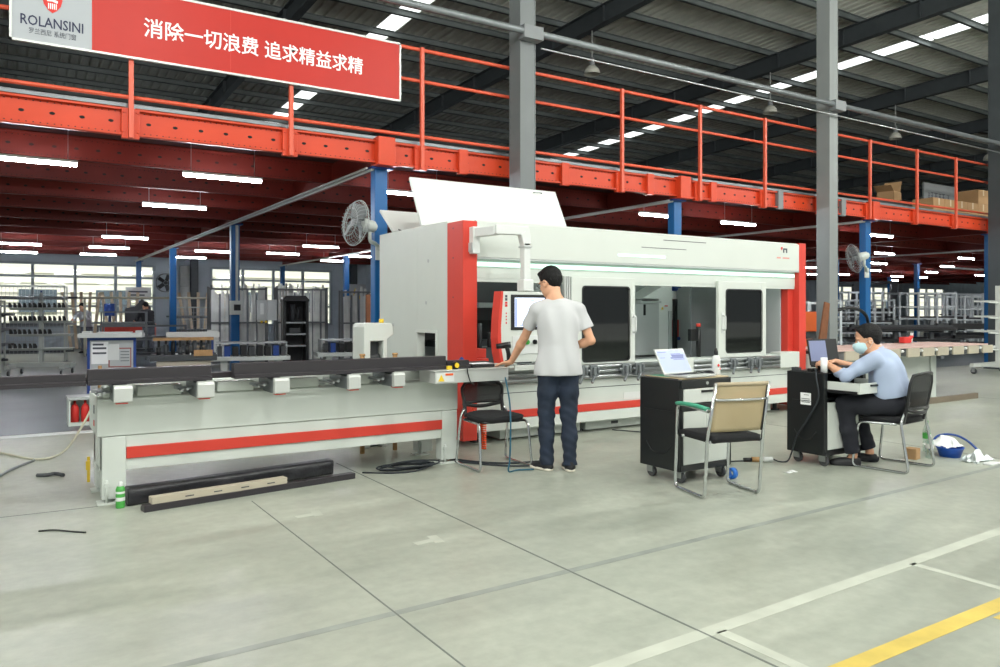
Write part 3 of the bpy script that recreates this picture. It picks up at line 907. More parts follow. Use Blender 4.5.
obj('door_track', jm, ALU, mc)
obj('inner_post', MB().box(8.98, 9.09, MY + 0.1, MY + 0.35, 0.7, 1.75), RED_P, mc)
obj('side_shield', MB().box(8.44, 8.46, MY + 0.2, 8.3, 0.72, 1.7).box(8.46, 8.95, MY + 0.7, MY + 0.74, 0.72, 1.7).box(8.95, 8.97, MY + 0.2, MY + 0.7, 0.72, 1.72), GREY_P, mc)
# interior seen through the open middle bay
g1 = obj('gantry_cabinet', MB().box(7.1, 7.70, 7.9, 8.4, 0.75, 1.47), GREY_P, mc, bevel=0.008)
obj('cabinet_lid', MB().box(7.08, 7.72, 7.88, 8.42, 1.47, 1.5), GREY_P, g1)
obj('vent_slot', MB().box(7.40, 7.44, 7.895, 7.9, 1.3, 1.45), BLACK, g1)
g2 = obj('spindle_housing', MB().prism([(7.735, 0.75), (8.0, 0.75), (8.0, 1.74), (7.86, 1.74), (7.42, 1.53), (7.735, 1.53)], (0, 7.95, 0), (1, 0, 0), (0, 0, 1), (0, 0.35, 0)), W_WHITE, mc, bevel=0.006)
obj('warning_label', MB().prism([(0, 0), (0.05, 0), (0.025, 0.045)], (7.78, 7.946, 1.38), (1, 0, 0), (0, 0, 1), (0, 0.002, 0)), YELLOW, g2)
obj('warning_label', MB().box(7.85, 7.91, 7.946, 7.949, 1.425, 1.44), INK_R, g2)
obj('housing_edge', MB().box(7.92, 7.98, 7.93, 7.95, 0.75, 1.36), GREY_P, g2)
obj('energy_chain', MB().box(7.985, 8.035, 7.88, 7.93, 0.75, 1.53), BLACK, g2)
g3 = obj('red_slide', MB().box(8.43, 8.60, 8.25, 8.45, 0.97, 1.23), RED_P, mc, bevel=0.006)
obj('mount', MB().box(8.40, 8.84, 8.3, 8.45, 0.93, 0.97).box(8.4, 8.8, 8.34, 8.45, 0.72, 0.93), GREY_M, g3)
tags = MB()
tags.box(8.62, 9.085, 8.60, 8.635, 1.15, 1.72)
for (a, c_, mi) in ((0.06, 0.47, 1), (0.26, 0.47, 2), (0.04, 0.38, 1), (0.13, 0.38, 1), (0.26, 0.38, 2), (0.06, 0.29, 3), (0.26, 0.29, 1), (0.05, 0.18, 3), (0.22, 0.17, 1), (0.3, 0.17, 1)):
    tags.box(8.70 + a, 8.77 + a, 8.592, 8.6, 1.10 + c_, 1.15 + c_, mi=mi)
obj('notice_sheet', tags, [PAPER, INK_R, GREEN, M('teal_tag', (60, 160, 170), 0.5)], mc)
obj('air_hose', MB().tube(spline([(8.6, 8.3, 1.7), (8.66, 8.2, 1.45), (8.76, 8.2, 1.2), (8.85, 8.25, 1.0)]), 0.016), BLACK, mc)
mo = MB()
for k in range(6): mo.cyl((8.64 + 0.03 * (k % 2), 8.2, 1.0 + 0.025 * k), (8.8, 8.16, 1.02 + 0.025 * k), 0.016, n=8)
obj('valve_block', mo, BLACK, mc)
obj('screen_arm', MB().box(7.27, 7.40, MY + 0.25, MY + 0.3, 0.98, 1.13).cyl((7.44, MY + 0.28, 0.77), (7.44, MY + 0.28, 1.16), 0.03, n=10), BLACK, mc)
obj('red_knob', MB().cyl((7.44, MY + 0.28, 1.16), (7.44, MY + 0.28, 1.2), 0.03, n=10), RED_P, mc)
obj('blue_fitting', MB().cyl((8.36, 8.3, 1.7), (8.5, 8.3, 1.7), 0.04, n=10).cyl((8.4, 8.24, 0.95), (8.5, 8.24, 0.95), 0.025, n=10), BLUE2, mc)
obj('inner_shield', MB().box(7.6, 8.3, 7.2, 7.23, 0.75, 1.72), GREY_M, mc)
# dark tooling behind the console
tl_ = MB()
tl_.box(4.05, 5.1, 7.3, 7.42, 0.76, 0.95).box(4.1, 5.0, 7.7, 8.0, 0.95, 1.02)
for k in range(7): tl_.cyl((4.15 + 0.14 * k, 7.36, 0.95), (4.15 + 0.14 * k, 7.36, 1.12 + 0.05 * (k % 3)), 0.03, n=10)
obj('clamp_row', tl_, GREY_D, mc)
obj('inner_beam', MB().box(3.9, 5.2, 7.55, 7.8, 1.46, 1.72).box(3.9, 5.2, 7.9, 8.3, 1.25, 1.4), GREY_D, mc)
obj('brush_curtain', MB().box(3.95, 5.15, 8.0, 8.03, 0.95, 1.25), BLACK, mc)
obj('red_carriage', MB().box(3.99, 4.3, 6.95, 7.3, 0.78, 0.86).box(4.16, 4.3, 7.0, 7.2, 0.86, 0.96), RED_P, mc, bevel=0.006)
# ---- control console on its boom
cs = obj('console', MB().prism([(4.0, 0.86), (4.56, 0.86), (4.56, 1.55), (3.985, 1.55), (3.97, 1.3)], (0, 6.23, 0), (1, 0, 0), (0, 0, 1), (0, 0.11, 0)), W_PAINT, mc, bevel=0.006)
edge = [(3.985, 1.55), (3.955, 1.3), (3.945, 1.1), (3.96, 0.95), (4.0, 0.8), (4.03, 0.8), (3.99, 1.0), (3.985, 1.2), (4.012, 1.55)]
obj('red_trim', MB().prism(edge, (0, 6.215, 0), (1, 0, 0), (0, 0, 1), (0, 0.13, 0)), RED_P, cs, bevel=0.004)
obj('screen_bezel', MB().box(4.105, 4.535, 6.222, 6.232, 1.175, 1.52), BLACK, cs, bevel=0.004)
obj('screen', MB().box(4.145, 4.5, 6.218, 6.224, 1.205, 1.49), SCREEN, cs)
ui = MB()
for (x0, x1, z0, z1) in ((4.147, 4.17, 1.21, 1.48), (4.2, 4.29, 1.425, 1.432), (4.33, 4.38, 1.455, 1.465), (4.36, 4.46, 1.43, 1.44), (4.36, 4.47, 1.39, 1.405), (4.2, 4.4, 1.215, 1.225), (4.36, 4.46, 1.36, 1.37)):
    ui.box(x0, x1, 6.2165, 6.218, z0, z1)
obj('screen_menu', ui, SCREEN_B, cs)
for k, (z0, z1, m_) in enumerate(((1.49, 1.515, INK_G), (1.46, 1.485, INK_G), (1.43, 1.45, INK_R), (1.40, 1.425, INK_R), (1.33, 1.345, INK_R), (1.30, 1.315, INK_R), (1.27, 1.285, INK_R), (1.235, 1.255, INK_R))):
    w_ = 0.013 if k < 4 else 0.006
    obj('model_mark', MB().box(4.052 - w_, 4.052 + w_, 6.228, 6.2305, z0, z1), m_, cs)
kp = obj('button_plate', MB().box(4.12, 4.53, 6.222, 6.23, 0.94, 1.12), W_WHITE, cs, bevel=0.003)
for (x, m_) in ((4.2, BLACK), (4.29, GREEN), (4.38, BLACK)):
    obj('knob', MB().cyl((x, 6.205, 1.055), (x, 6.222, 1.055), 0.024, n=14).box(x - 0.006, x + 0.006, 6.19, 6.205, 1.035, 1.075), m_, kp)
obj('keyboard_tray', MB().box(4.0, 4.52, 6.0, 6.24, 0.80, 0.825).box(4.0, 4.52, 6.0, 6.015, 0.825, 0.85), W_PAINT, cs, bevel=0.004)
kb = MB().box(4.16, 4.5, 6.05, 6.17, 0.826, 0.842)
for r in range(4):
    for k in range(12): kb.box(4.17 + 0.027 * k, 4.193 + 0.027 * k, 6.058 + 0.027 * r, 6.08 + 0.027 * r, 0.842, 0.847)
tag(obj('keyboard', kb, BLACK), 'black keyboard on the tray of the control console', 'keyboard')
bm_ = MB()
bm_.box(3.885, 3.965, 6.57, 6.66, 1.93, 2.2)
bm_.bar((3.93, 6.6, 2.14), (3.99, 6.3, 2.14), 0.075, 0.09)
bm_.bar((3.96, 6.3, 2.15), (4.33, 6.28, 2.15), 0.075, 0.09)
bm_.prism([(4.24, 2.105), (4.33, 2.195), (4.35, 2.1), (4.35, 2.0), (4.27, 2.0)], (0, 6.24, 0), (1, 0, 0), (0, 0, 1), (0, 0.08, 0))
bm_.box(4.272, 4.348, 6.24, 6.32, 1.66, 2.03)
bm_.box(4.25, 4.37, 6.22, 6.34, 1.555, 1.67)
obj('boom_arm', bm_, W_WHITE, mc, bevel=0.008)
obj('boom_joint', MB().box(4.262, 4.358, 6.23, 6.33, 1.985, 2.0).box(3.875, 3.888, 6.58, 6.65, 1.95, 2.04), GREY_P, mc)

# ================================================================ INFEED TABLE
IX0, IX1, IY0, IY1 = 0.525, 3.42, 6.06, 6.66
it = thing('infeed_table', 'long white infeed table with a red stripe and six support arms, left of the machine', 'machine table', (2, IY0, 0))
obj('body', MB().prism([(IY0, 0.475), (IY0, 0.735), (IY0 + 0.02, 0.75), (IY1, 0.75), (IY1, 0.475)], (IX0, 0, 0), (0, 1, 0), (0, 0, 1), (IX1 - IX0, 0, 0)), W_PAINT2, it, bevel=0.006)
obj('lower_beam', MB().box(IX0 + 0.03, IX1, IY0 + 0.012, IY1 - 0.02, 0.225, 0.472), W_PAINT2, it, bevel=0.004)
obj('red_stripe', MB().box(0.712, 3.26, IY0 - 0.004, IY0 + 0.012, 0.308, 0.39), RED_P, it, bevel=0.003)
for x0 in (IX0 + 0.03, IX1 - 0.165):
    for y0 in (IY0, IY1 - 0.13):
        l = obj('leg', MB().box(x0, x0 + 0.155, y0, y0 + 0.11, 0.03, 0.47), W_PAINT2, it, bevel=0.006)
        obj('foot_plate', MB().box(x0 - 0.03, x0 + 0.12, y0 - 0.03, y0 + 0.1, 0, 0.012).cyl((x0 + 0.03, y0 - 0.012, 0.01), (x0 + 0.03, y0 - 0.012, 0.17), 0.009, n=8).box(x0 + 0.015, x0 + 0.045, y0 - 0.025, y0 + 0.0, 0.12, 0.15), W_PAINT2, l)
obj('back_rail', MB().box(IX0 + 0.05, IX1 - 0.1, 6.2, 6.3, 0.75, 0.835), W_PAINT2, it, bevel=0.003)
for k, (x0, x1) in enumerate(((0.56, 0.64), (0.78, 1.08), (1.33, 1.6), (1.86, 2.12), (2.4, 2.56))):
    obj('cover_box', MB().box(x0, x1, IY0 - 0.02, IY0 + 0.14, 0.752, 0.825), W_PAINT2, it, bevel=0.004)
AX = [0.603, 1.137, 1.682, 2.268, 2.655]
for k, x in enumerate(AX):
    w = 0.115 if k < 3 else 0.1
    a = obj('support_arm', MB().box(x, x + w * 0.95, 5.79, 6.5, 0.738, 0.842), ALU_D, it, bevel=0.004)
    obj('end_cap', MB().prism([(5.75, 0.745), (5.75, 0.835), (5.765, 0.855), (5.80, 0.858), (5.80, 0.738), (5.765, 0.738)], (x - 0.003, 0, 0), (0, 1, 0), (0, 0, 1), (w, 0, 0)), ALU, a, bevel=0.004)
    obj('guide_rod', MB().cyl((x - 0.05, 5.86, 0.80), (x - 0.05, 6.2, 0.80), 0.01, n=8).cyl((x - 0.09, 5.86, 0.79), (x - 0.09, 6.2, 0.79), 0.008, n=8).bar((x - 0.11, 6.05, 0.80), (x + 0.0, 5.95, 0.80), 0.02, 0.02), STEEL, a)
    obj('bumper', MB().box(x + 0.01, x + 0.085, 5.77, 5.84, 0.73, 0.738), RED_P, a)
    obj('warning_wedge', MB().box(x + 0.01, x + 0.1, 5.97, 6.1, 0.842, 0.853), GREY_D, a)
eb = obj('end_bench', MB().box(3.03, 3.765, 5.752, 6.05, 0.745, 0.848), ALU, it, bevel=0.003)
obj('bench_top', MB().box(3.01, 3.775, 5.745, 6.2, 0.848, 0.858), ALU, eb, bevel=0.003)
obj('safety_label', MB().box(3.04, 3.21, 5.749, 5.752, 0.757, 0.835), W_WHITE, eb)
obj('warning_triangle', MB().prism([(0, 0), (0.06, 0), (0.03, 0.055)], (3.055, 5.746, 0.765), (1, 0, 0), (0, 0, 1), (0, 0.003, 0)), YELLOW, eb)
obj('warning_bar', MB().box(3.125, 3.2, 5.746, 5.749, 0.812, 0.83), M('orange_label', (226, 92, 40), 0.5, var=0), eb)
obj('maker_mark', MB().box(IX0 - 0.003, IX0, 6.25, 6.29, 0.62, 0.68), INK_G, it)
obj('maker_mark', MB().box(IX0 - 0.003, IX0, 6.25, 6.3, 0.53, 0.57), INK_R, it)
# stubby guard block standing at the machine mouth
gb = thing('guide_block', 'white arch shaped guide block at the machine mouth, left of the end panel', 'guide block', (3.1, 7.2, 0))
gm = MB()
arch = [(3.42, 0.80), (3.42, 1.2), (3.46, 1.24), (3.96, 1.24), (4.0, 1.2), (4.0, 1.12), (3.88, 1.08), (3.88, 0.80), (3.80, 0.80), (3.80, 1.06), (3.55, 1.06), (3.55, 0.80)]
arch = [(2.95 + (a - 3.42) * 0.54, b if b > 0.9 else 0.0) for a, b in arch]
obj('arch', MB().prism(arch, (0, 7.1, 0), (1, 0, 0), (0, 0, 1), (0, 0.3, 0)), W_PAINT2, gb, bevel=0.01)
obj('roller_unit', MB().box(3.03, 3.14, 7.2, 7.36, 0.0, 1.05).cyl((3.03, 7.17, 0.9), (3.14, 7.17, 0.9), 0.03), GREY_D, gb)
obj('beacon', MB().cyl((3.2, 7.25, 1.24), (3.2, 7.25, 1.26), 0.025).cyl((3.2, 7.25, 1.26), (3.2, 7.25, 1.28), 0.025), [YELLOW], gb)
for k, x in enumerate((2.85, 3.19)):
    tag(obj('stop_pin', MB().cyl((x, 6.9, 0.0), (x, 6.9, 0.93), 0.022, n=10).cyl((x, 6.9, 0.93), (x, 6.9, 0.95), 0.028, n=10), WOOD), ('brass coloured stop pin left of the white guide block' if k == 0 else 'brass coloured stop pin right of the white guide block'), 'pin')

# long graphite profiles lying on the arms
def profile(x0, x1, y, z0, h, label, lip=0.1):
    mb = MB()
    sec = [(0, 0), (lip, 0), (lip, 0.018), (0.07 + 0.02, 0.022), (0.07 + 0.02, h - 0.004), (0.07 + 0.016, h), (0.004, h), (0, h - 0.004), (0, 0.03), (-0.03, 0.026), (-0.03, 0.0)]
    mb.prism(sec, (x0, y, z0), (0, 1, 0), (0, 0, 1), (x1 - x0, 0, 0))
    return tag(obj('window_profile', mb, PROFILE, bevel=0.0015), label, 'profile')
profile(-4.0, 0.44, 5.86, 0.859, 0.078, 'graphite profile running out of the picture, leftmost on the infeed table')
profile(0.452, 1.25, 5.86, 0.859, 0.105, 'short graphite profile in the middle of the infeed table')
profile(1.41, 3.19, 5.86, 0.859, 0.112, 'long graphite profile on the infeed table reaching towards the red pillar')
profile(3.2, 3.42, 5.86, 0.859, 0.07, 'short low graphite profile end in front of the red pillar foot', 0.09)
tag(obj('window_profile', MB().box(-4.0, 3.72, 6.0, 6.1, 0.8585, 0.9), PROFILE, bevel=0.002), 'thin graphite strip lying behind the taller profiles on the infeed table', 'profile')
# ================================================================ TOOL CARTS
def caster(parent, x, y, h, r=0.045, lock=False):
    c = obj('caster', MB().box(x - 0.03, x + 0.03, y - 0.03, y + 0.03, h - 0.012, h).box(x - 0.022, x - 0.017, y - 0.035, y + 0.03, 0.04, h - 0.012).box(x + 0.017, x + 0.022, y - 0.035, y + 0.03, 0.04, h - 0.012), STEEL, parent, local=True)
    obj('wheel', MB().cyl((x - 0.014, y - 0.01, r), (x + 0.014, y - 0.01, r), r, n=18).cyl((x - 0.02, y - 0.01, r), (x + 0.02, y - 0.01, r), 0.012, n=8), RUBBER, c, local=True, bevel=0.004)
def tool_cart(name, label, loc, w, d, z0, z1, closed=True):
    t = thing(name, label, 'tool cart', loc, 0, 'black tool carts')
    b = MB()
    th = 0.02
    b.box(0, th, 0, d, z0, z1).box(w - th, w, 0, d, z0, z1).box(th, w - th, d - th, d, z0, z1)
    b.box(th, w - th, 0, d - th, z0, z0 + 0.045).box(th, w - th, 0.03, d - th, z1 - 0.012, z1)
    b.box(th, w - th, 0.01, d - th, z1 - 0.24, z1 - 0.22)
    b.box(th, 0.05, 0, 0.03, z0, z1).box(w - 0.05, w - th, 0, 0.03, z0, z1)
    obj('cabinet', b, BLACK_S, t, bevel=0.006, local=True)
    obj('side_handle', MB().tube(arc_path([(w, 0.05, z1 - 0.03), (w + 0.04, 0.05, z1 - 0.03), (w + 0.04, d - 0.05, z1 - 0.03), (w, d - 0.05, z1 - 0.03)], 0.03), 0.012), BLACK, t, local=True)
    emb = MB().box(-0.003, 0, 0.05, d - 0.05, z0 + 0.46, z0 + 0.467).tube(arc_path([(-0.001, 0.08, z0 + 0.2), (-0.001, 0.14, z0 + 0.12), (-0.001, d - 0.14, z0 + 0.12), (-0.001, d - 0.08, z0 + 0.2)], 0.05), 0.004, n=6)
    obj('side_emboss', emb, BLACK, t, local=True)
    for x in (0.07, w - 0.07):
        for y in (0.06, d - 0.06): caster(t, x, y, z0)
    return t
CX, CY = 4.41, 4.31
c1 = tool_cart('tool_cart', 'black tool cart with white drawer, carrying the open silver laptop', (CX, CY, 0), 0.6, 0.44, 0.1, 0.82)
obj('top_drawer', MB().box(0.02, 0.58, -0.012, 0.1, 0.752, 0.816), BLACK_S, c1, bevel=0.005, local=True)
lk = obj('lock', MB().cyl((0.3, -0.02, 0.785), (0.3, -0.01, 0.785), 0.014, n=14), CHROME, c1, local=True)
wd = obj('drawer', MB().box(0.05, 0.55, -0.008, 0.1, 0.632, 0.745), W_PAINT, c1, bevel=0.004, local=True)
obj('handle', MB().box(0.24, 0.38, -0.016, -0.007, 0.712, 0.73), BLACK, wd, local=True)
obj('divider', MB().box(0.02, 0.58, -0.01, 0.1, 0.575, 0.625), BLACK_S, c1, bevel=0.004, local=True)
for x0, x1 in ((0.05, 0.298), (0.302, 0.55)):
    dr = obj('cupboard_door', MB().box(x0, x1, -0.006, 0.02, 0.15, 0.568), W_PAINT, c1, bevel=0.003, local=True)
    kx = x1 - 0.03 if x0 < 0.2 else x0 + 0.03
    obj('lock', MB().cyl((kx, -0.016, 0.38), (kx, -0.006, 0.38), 0.014, n=12), BLACK, dr, local=True)
obj('work_top', MB().box(0.03, 0.57, 0.0, 0.41, 0.82, 0.83), M('worn_wood_top', (186, 170, 140), 0.6, var=0.1), c1, local=True, bevel=0.002)
tag(obj('cutting_mat', MB().box(CX + 0.05, CX + 0.55, CY + 0.17, CY + 0.38, 0.8305, 0.8335), GREEN_P), 'green mat under the silver laptop', 'mat')
ZC = 0.834
# laptop on the first cart
def laptop(name, label, loc, rz, w, d, ang, shell, scr, dark=False):
    t = thing(name, label, 'laptop', loc, rz)
    obj('base', MB().box(-w / 2, w / 2, -d, 0, 0, 0.016), shell, t, bevel=0.004, local=True)
    kb_ = MB()
    for r in range(5):
        for k in range(13): kb_.box(-w / 2 + 0.02 + k * (w - 0.04) / 13, -w / 2 + 0.018 + (k + 0.85) * (w - 0.04) / 13, -0.045 - r * 0.022, -0.028 - r * 0.022, 0.016, 0.0175)
    obj('keys', kb_, BLACK, t, local=True)
    obj('touchpad', MB().box(-0.05, 0.05, -d + 0.015, -d + 0.07, 0.016, 0.0166), GREY_P if not dark else GREY_D, t, local=True)
    R = rotm('X', -ang)
    h = d * 0.96
    o = Vector((0, 0.0, 0.014))
    lid = obj('lid', MB().obox(o + R @ Vector((0, 0.004, h / 2)), (w, 0.008, h), R), shell, t, bevel=0.003, local=True)
    obj('bezel', MB().obox(o + R @ Vector((0, -0.0008, h / 2)), (w * 0.985, 0.002, h * 0.975), R), BLACK if dark else ALU, lid, local=True)
    if not dark:
        obj('screen', MB().obox(o + R @ Vector((0, -0.002, h / 2)), (w * 0.93, 0.002, h * 0.89), R), scr, lid, local=True)
        m = MB()
        for (a, b_, wx, wz) in ((0.15, 0.28, 0.35, 0.015), (0.2, 0.2, 0.42, 0.06), (0.16, 0.12, 0.45, 0.04), (0.2, 0.05, 0.4, 0.015), (-0.34, 0.14, 0.16, 0.012), (-0.3, 0.36, 0.3, 0.012)):
            m.obox(o + R @ Vector((a * w, -0.0034, h / 2 + b_ * h)), (wx * w, 0.001, wz * h * 1.6), R)
        obj('screen_window', m, LAP_WIN, lid, local=True)
    else:
        obj('screen', MB().obox(o + R @ Vector((-w * 0.18, -0.002, h / 2 + 0.01)), (w * 0.56, 0.002, h * 0.78), R), scr, lid, local=True)
    return t
laptop('laptop', 'silver laptop with a bright screen, open on the nearer tool cart', (4.64, 4.535, ZC), math.radians(5), 0.36, 0.235, 29, ALU, LAP_SCREEN)
ms = MB().lathe([(0, 0.032), (0.02, 0.03), (0.032, 0.02), (0.034, 0.0)], (0, 0, 0), n=16)
ms.v = [(4.9 + p[0] * 0.9, 4.45 + p[1] * 1.7, 0.8337 + p[2]) for p in ms.v]
tag(obj('mouse', ms, BLACK), 'black mouse beside the silver laptop', 'mouse')
bt = thing('glue_bottle', 'white bottle with red marks at the right edge of the nearer tool cart', 'bottle', (4.965, 4.43, 0.83))
obj('body', MB().lathe([(0.0, 0), (0.034, 0.0), (0.036, 0.01), (0.036, 0.13), (0.03, 0.15), (0.014, 0.165)], (0, 0, 0), n=20), W_WHITE, bt, local=True)
obj('cap', MB().lathe([(0.016, 0.16), (0.016, 0.19), (0.008, 0.22), (0, 0.22)], n=14), BLACK, bt, local=True)
obj('label_mark', MB().cyl((-0.012, -0.0372, 0.08), (-0.012, -0.034, 0.08), 0.012, n=10).box(0.0, 0.016, -0.0366, -0.03, 0.045, 0.06), INK_R, bt, local=True)
tag(obj('pliers', MB().tube([(4.78, 4.34, 0.839), (4.84, 4.37, 0.839), (4.90, 4.375, 0.839)], 0.008).tube([(4.785, 4.37, 0.839), (4.84, 4.37, 0.839), (4.90, 4.40, 0.839)], 0.008), ALU_D), 'small metal pliers in front of the mouse', 'pliers')
tag(obj('usb_cable', MB().tube(spline([(4.87, 4.56, 0.845), (4.92, 4.6, 0.85), (4.95, 4.56, 0.84), (4.97, 4.6, 0.838), (4.98, 4.54, 0.838)]), 0.004, n=6), BLACK), 'black usb cable curled beside the mouse', 'cable')

# second cart
DX, DY = 5.96, 4.11
c2 = tool_cart('tool_cart', 'black tool cart with an open white drawer in front of the seated man', (DX, DY, 0), 0.62, 0.38, 0.1, 0.82)
dw = obj('drawer', MB().box(0.05, 0.57, -0.3, -0.29, 0.66, 0.75).box(0.05, 0.06, -0.29, 0.08, 0.66, 0.75).box(0.56, 0.57, -0.29, 0.08, 0.66, 0.75).box(0.06, 0.56, -0.29, 0.08, 0.66, 0.668), W_PAINT, c2, bevel=0.002, local=True)
obj('handle', MB().box(0.2, 0.4, -0.312, -0.3, 0.72, 0.735), BLACK, dw, local=True)
obj('drawer_slide', MB().box(0.04, 0.05, -0.28, 0.05, 0.655, 0.68).box(0.57, 0.58, -0.28, 0.05, 0.655, 0.68), BLACK, dw, local=True)
for x0, x1 in ((0.05, 0.308), (0.312, 0.57)):
    obj('cupboard_door', MB().box(x0, x1, -0.006, 0.02, 0.15, 0.56), W_PAINT, c2, bevel=0.003, local=True)
ns = obj('label_sheet', MB().box(-0.003, 0, 0.13, 0.235, 0.53, 0.635), PAPER, c2, local=True)
obj('label_print', MB().box(-0.004, -0.003, 0.14, 0.225, 0.55, 0.556).box(-0.004, -0.003, 0.14, 0.225, 0.565, 0.571).box(-0.004, -0.003, 0.14, 0.225, 0.58, 0.586).box(-0.004, -0.003, 0.15, 0.2, 0.615, 0.62), GREY_M, ns, local=True)
laptop('laptop', 'black laptop with a dim screen on the farther tool cart', (6.34, 4.36, 0.852), math.radians(-6), 0.38, 0.25, 10, BLACK, SCREEN_D, True)
pr = thing('paper_roll', 'white roll of paper standing by the seated man\'s hand', 'paper roll', (6.015, 4.15, 0.822))
obj('roll', MB().lathe([(0.012, 0), (0.028, 0.0), (0.028, 0.13), (0.012, 0.13), (0.012, 0)], n=20), PAPER, pr, local=True)
tag(obj('laptop_stand', MB().box(6.2, 6.5, 4.24, 4.36, 0.822, 0.851), BLACK_S, bevel=0.006), 'flat black box under the dark laptop', 'stand')
ch = MB().box(6.0, 6.09, 4.26, 4.31, 0.822, 0.85)
tag(obj('power_adapter', ch, BLACK, bevel=0.006), 'black power adapter block on the farther tool cart beside the dark laptop', 'adapter')
tag(obj('multimeter', MB().box(5.985, 6.02, 4.38, 4.46, 0.822, 0.852).box(5.99, 6.015, 4.4, 4.43, 0.852, 0.856), [GREY_D], bevel=0.005), 'small dark meter near the back left corner of the farther tool cart', 'meter')
tag(obj('mains_cable', MB().tube(spline([(6.03, 4.25, 0.84), (5.972, 4.2, 0.838), (5.935, 4.17, 0.78), (5.935, 4.15, 0.6), (5.935, 4.25, 0.42), (5.93, 4.36, 0.25), (5.93, 4.42, 0.08), (5.9, 4.44, 0.012), (5.84, 4.48, 0.008), (5.8, 4.52, 0.03)]), 0.007, n=6), CABLE), 'dark power cord hanging down the side of the farther tool cart to the floor', 'cord')
ec = thing('extension_socket', 'white and beige cable connector lying on the floor between the two carts', 'connector', (5.74, 4.55, 0))
obj('plug_body', MB().cyl((5.80, 4.52, 0.025), (5.72, 4.57, 0.025), 0.024, n=12), W_WHITE, ec)
obj('socket_body', MB().cyl((5.72, 4.57, 0.025), (5.64, 4.62, 0.025), 0.022, n=12), WOOD, ec)
obj('gland', MB().cyl((5.64, 4.62, 0.022), (5.58, 4.66, 0.022), 0.018, n=10), BLACK, ec)
tag(obj('mains_cable', MB().tube(spline([(5.58, 4.66, 0.012), (5.45, 4.72, 0.008), (5.3, 4.72, 0.008), (5.2, 4.8, 0.008), (5.15, 5.0, 0.008), (5.4, 5.4, 0.008), (5.9, 6.0, 0.008), (6.0, 6.3, 0.008), (5.8, 6.7, 0.008)]), 0.007, n=6), CABLE), 'dark cord on the floor from the connector past the nearer cart to the machine', 'cord')
tag(obj('paper_scrap', MB().sheet(lambda u, v: (5.5 + 0.13 * u, 4.12 + 0.07 * v, 0.003 + 0.004 * math.sin(5 * u + 3 * v)), 6, 4, thick=0.001), PAPER), 'white paper scrap on the floor in front of the farther cart', 'paper')
bx_ = thing('blue_tape_roll', 'blue tape roll on the floor behind the mesh chair', 'tape', (4.93, 4.25, 0))
obj('roll', MB().lathe([(0.025, 0), (0.045, 0.0), (0.045, 0.04), (0.025, 0.04), (0.025, 0)], n=22).move(Matrix.Translation((0, 0, 0.045)) @ Matrix.Rotation(PI / 2, 4, 'Y')), M('blue_tape', (40, 110, 200), 0.4), bx_, local=True)

# ================================================================ CHAIRS
BEIGE_NET = mesh_fabric('beige_net', (190, 172, 136), 0.82, 300)
BLACK_NET = mesh_fabric('black_net', (24, 25, 28), 0.72, 300)
def net_chair(label, loc, rz):
    t = thing('office_chair', label, 'chair', loc, rz)
    for s in (-1, 1):
        x = 0.235 * s
        p = [(x, 0.06, 0.655), (x, 0.2, 0.65), (x, 0.235, 0.012), (x, -0.16, 0.012), (x, -0.2, 0.45), (x * 0.94, -0.285, 0.85)]
        p = [(x, -0.21, 0.64)] + p
        f = obj('side_frame', MB().tube(arc_path(p, 0.05, 6), 0.0125, n=10), CHROME, t, local=True)
        obj('armrest', MB().sheet(lambda u, v: (x - 0.025 + 0.05 * u, -0.2 + 0.4 * v, 0.672 + 0.008 * math.sin(PI * u) - 0.01 * (2 * v - 1) ** 2), 4, 8, thick=0.022), GREEN_P if s < 0 else BLACK, f, local=True, label='pale green armrest' if s < 0 else 'black armrest')
    def seat(u, v):
        a, b = 2 * u - 1, 2 * v - 1
        return (0.215 * a * (1 - 0.06 * (b < -0.8)), 0.22 * b, 0.47 - 0.012 * abs(a) ** 4 - 0.02 * max(0, b - 0.6) - 0.008 * (1 - a * a))
    obj('seat', MB().sheet(seat, 14, 14, thick=0.05), BLACK_F, t, local=True)
    obj('cross_bar', MB().cyl((-0.235, -0.18, 0.415), (0.235, -0.18, 0.415), 0.011).cyl((-0.235, 0.15, 0.415), (0.235, 0.15, 0.415), 0.011), CHROME, t, local=True)
    def back(u, v):
        a = 2 * u - 1
        z = 0.49 + 0.35 * v
        return (0.215 * a, -0.2 - 0.085 * (z - 0.45) / 0.4 - 0.035 * (1 - a * a) * (0.4 + 0.6 * math.sin(PI * v)), z)
    bk = obj('backrest', MB().sheet(back, 14, 12, thick=0.004), BEIGE_NET, t, local=True)
    obj('back_hem', MB().tube([Vector(back(k / 10, 1.0)) for k in range(11)], 0.014, n=8), M('beige_hem', (170, 156, 130), 0.6), bk, local=True)
    obj('side_hem', MB().tube([Vector(back(1.0, k / 8)) for k in range(9)], 0.009, n=6), BLACK, bk, local=True)
    obj('back_bar', MB().tube([Vector(back(k / 10, 0.68)) + Vector((0, -0.012, 0)) for k in range(11)], 0.010, n=8), CHROME, t, local=True)
    return t
net_chair('chrome chair with beige net back and black seat, in front of the nearer cart', (4.50, 3.985, 0), math.radians(-14))
tag(obj('crumpled_cloth', MB().sheet(lambda u, v: (4.44 + 0.2 * u + 0.015 * math.sin(9 * v), 3.86 + 0.13 * v + 0.015 * math.sin(8 * u), 0.478 + 0.022 * abs(math.sin(7 * u + 5 * v)) * math.sin(PI * u) * math.sin(PI * v) + 0.004), 18, 14, thick=0.003), PAPER), 'crumpled white cloth lying on the seat of the beige net chair', 'cloth')

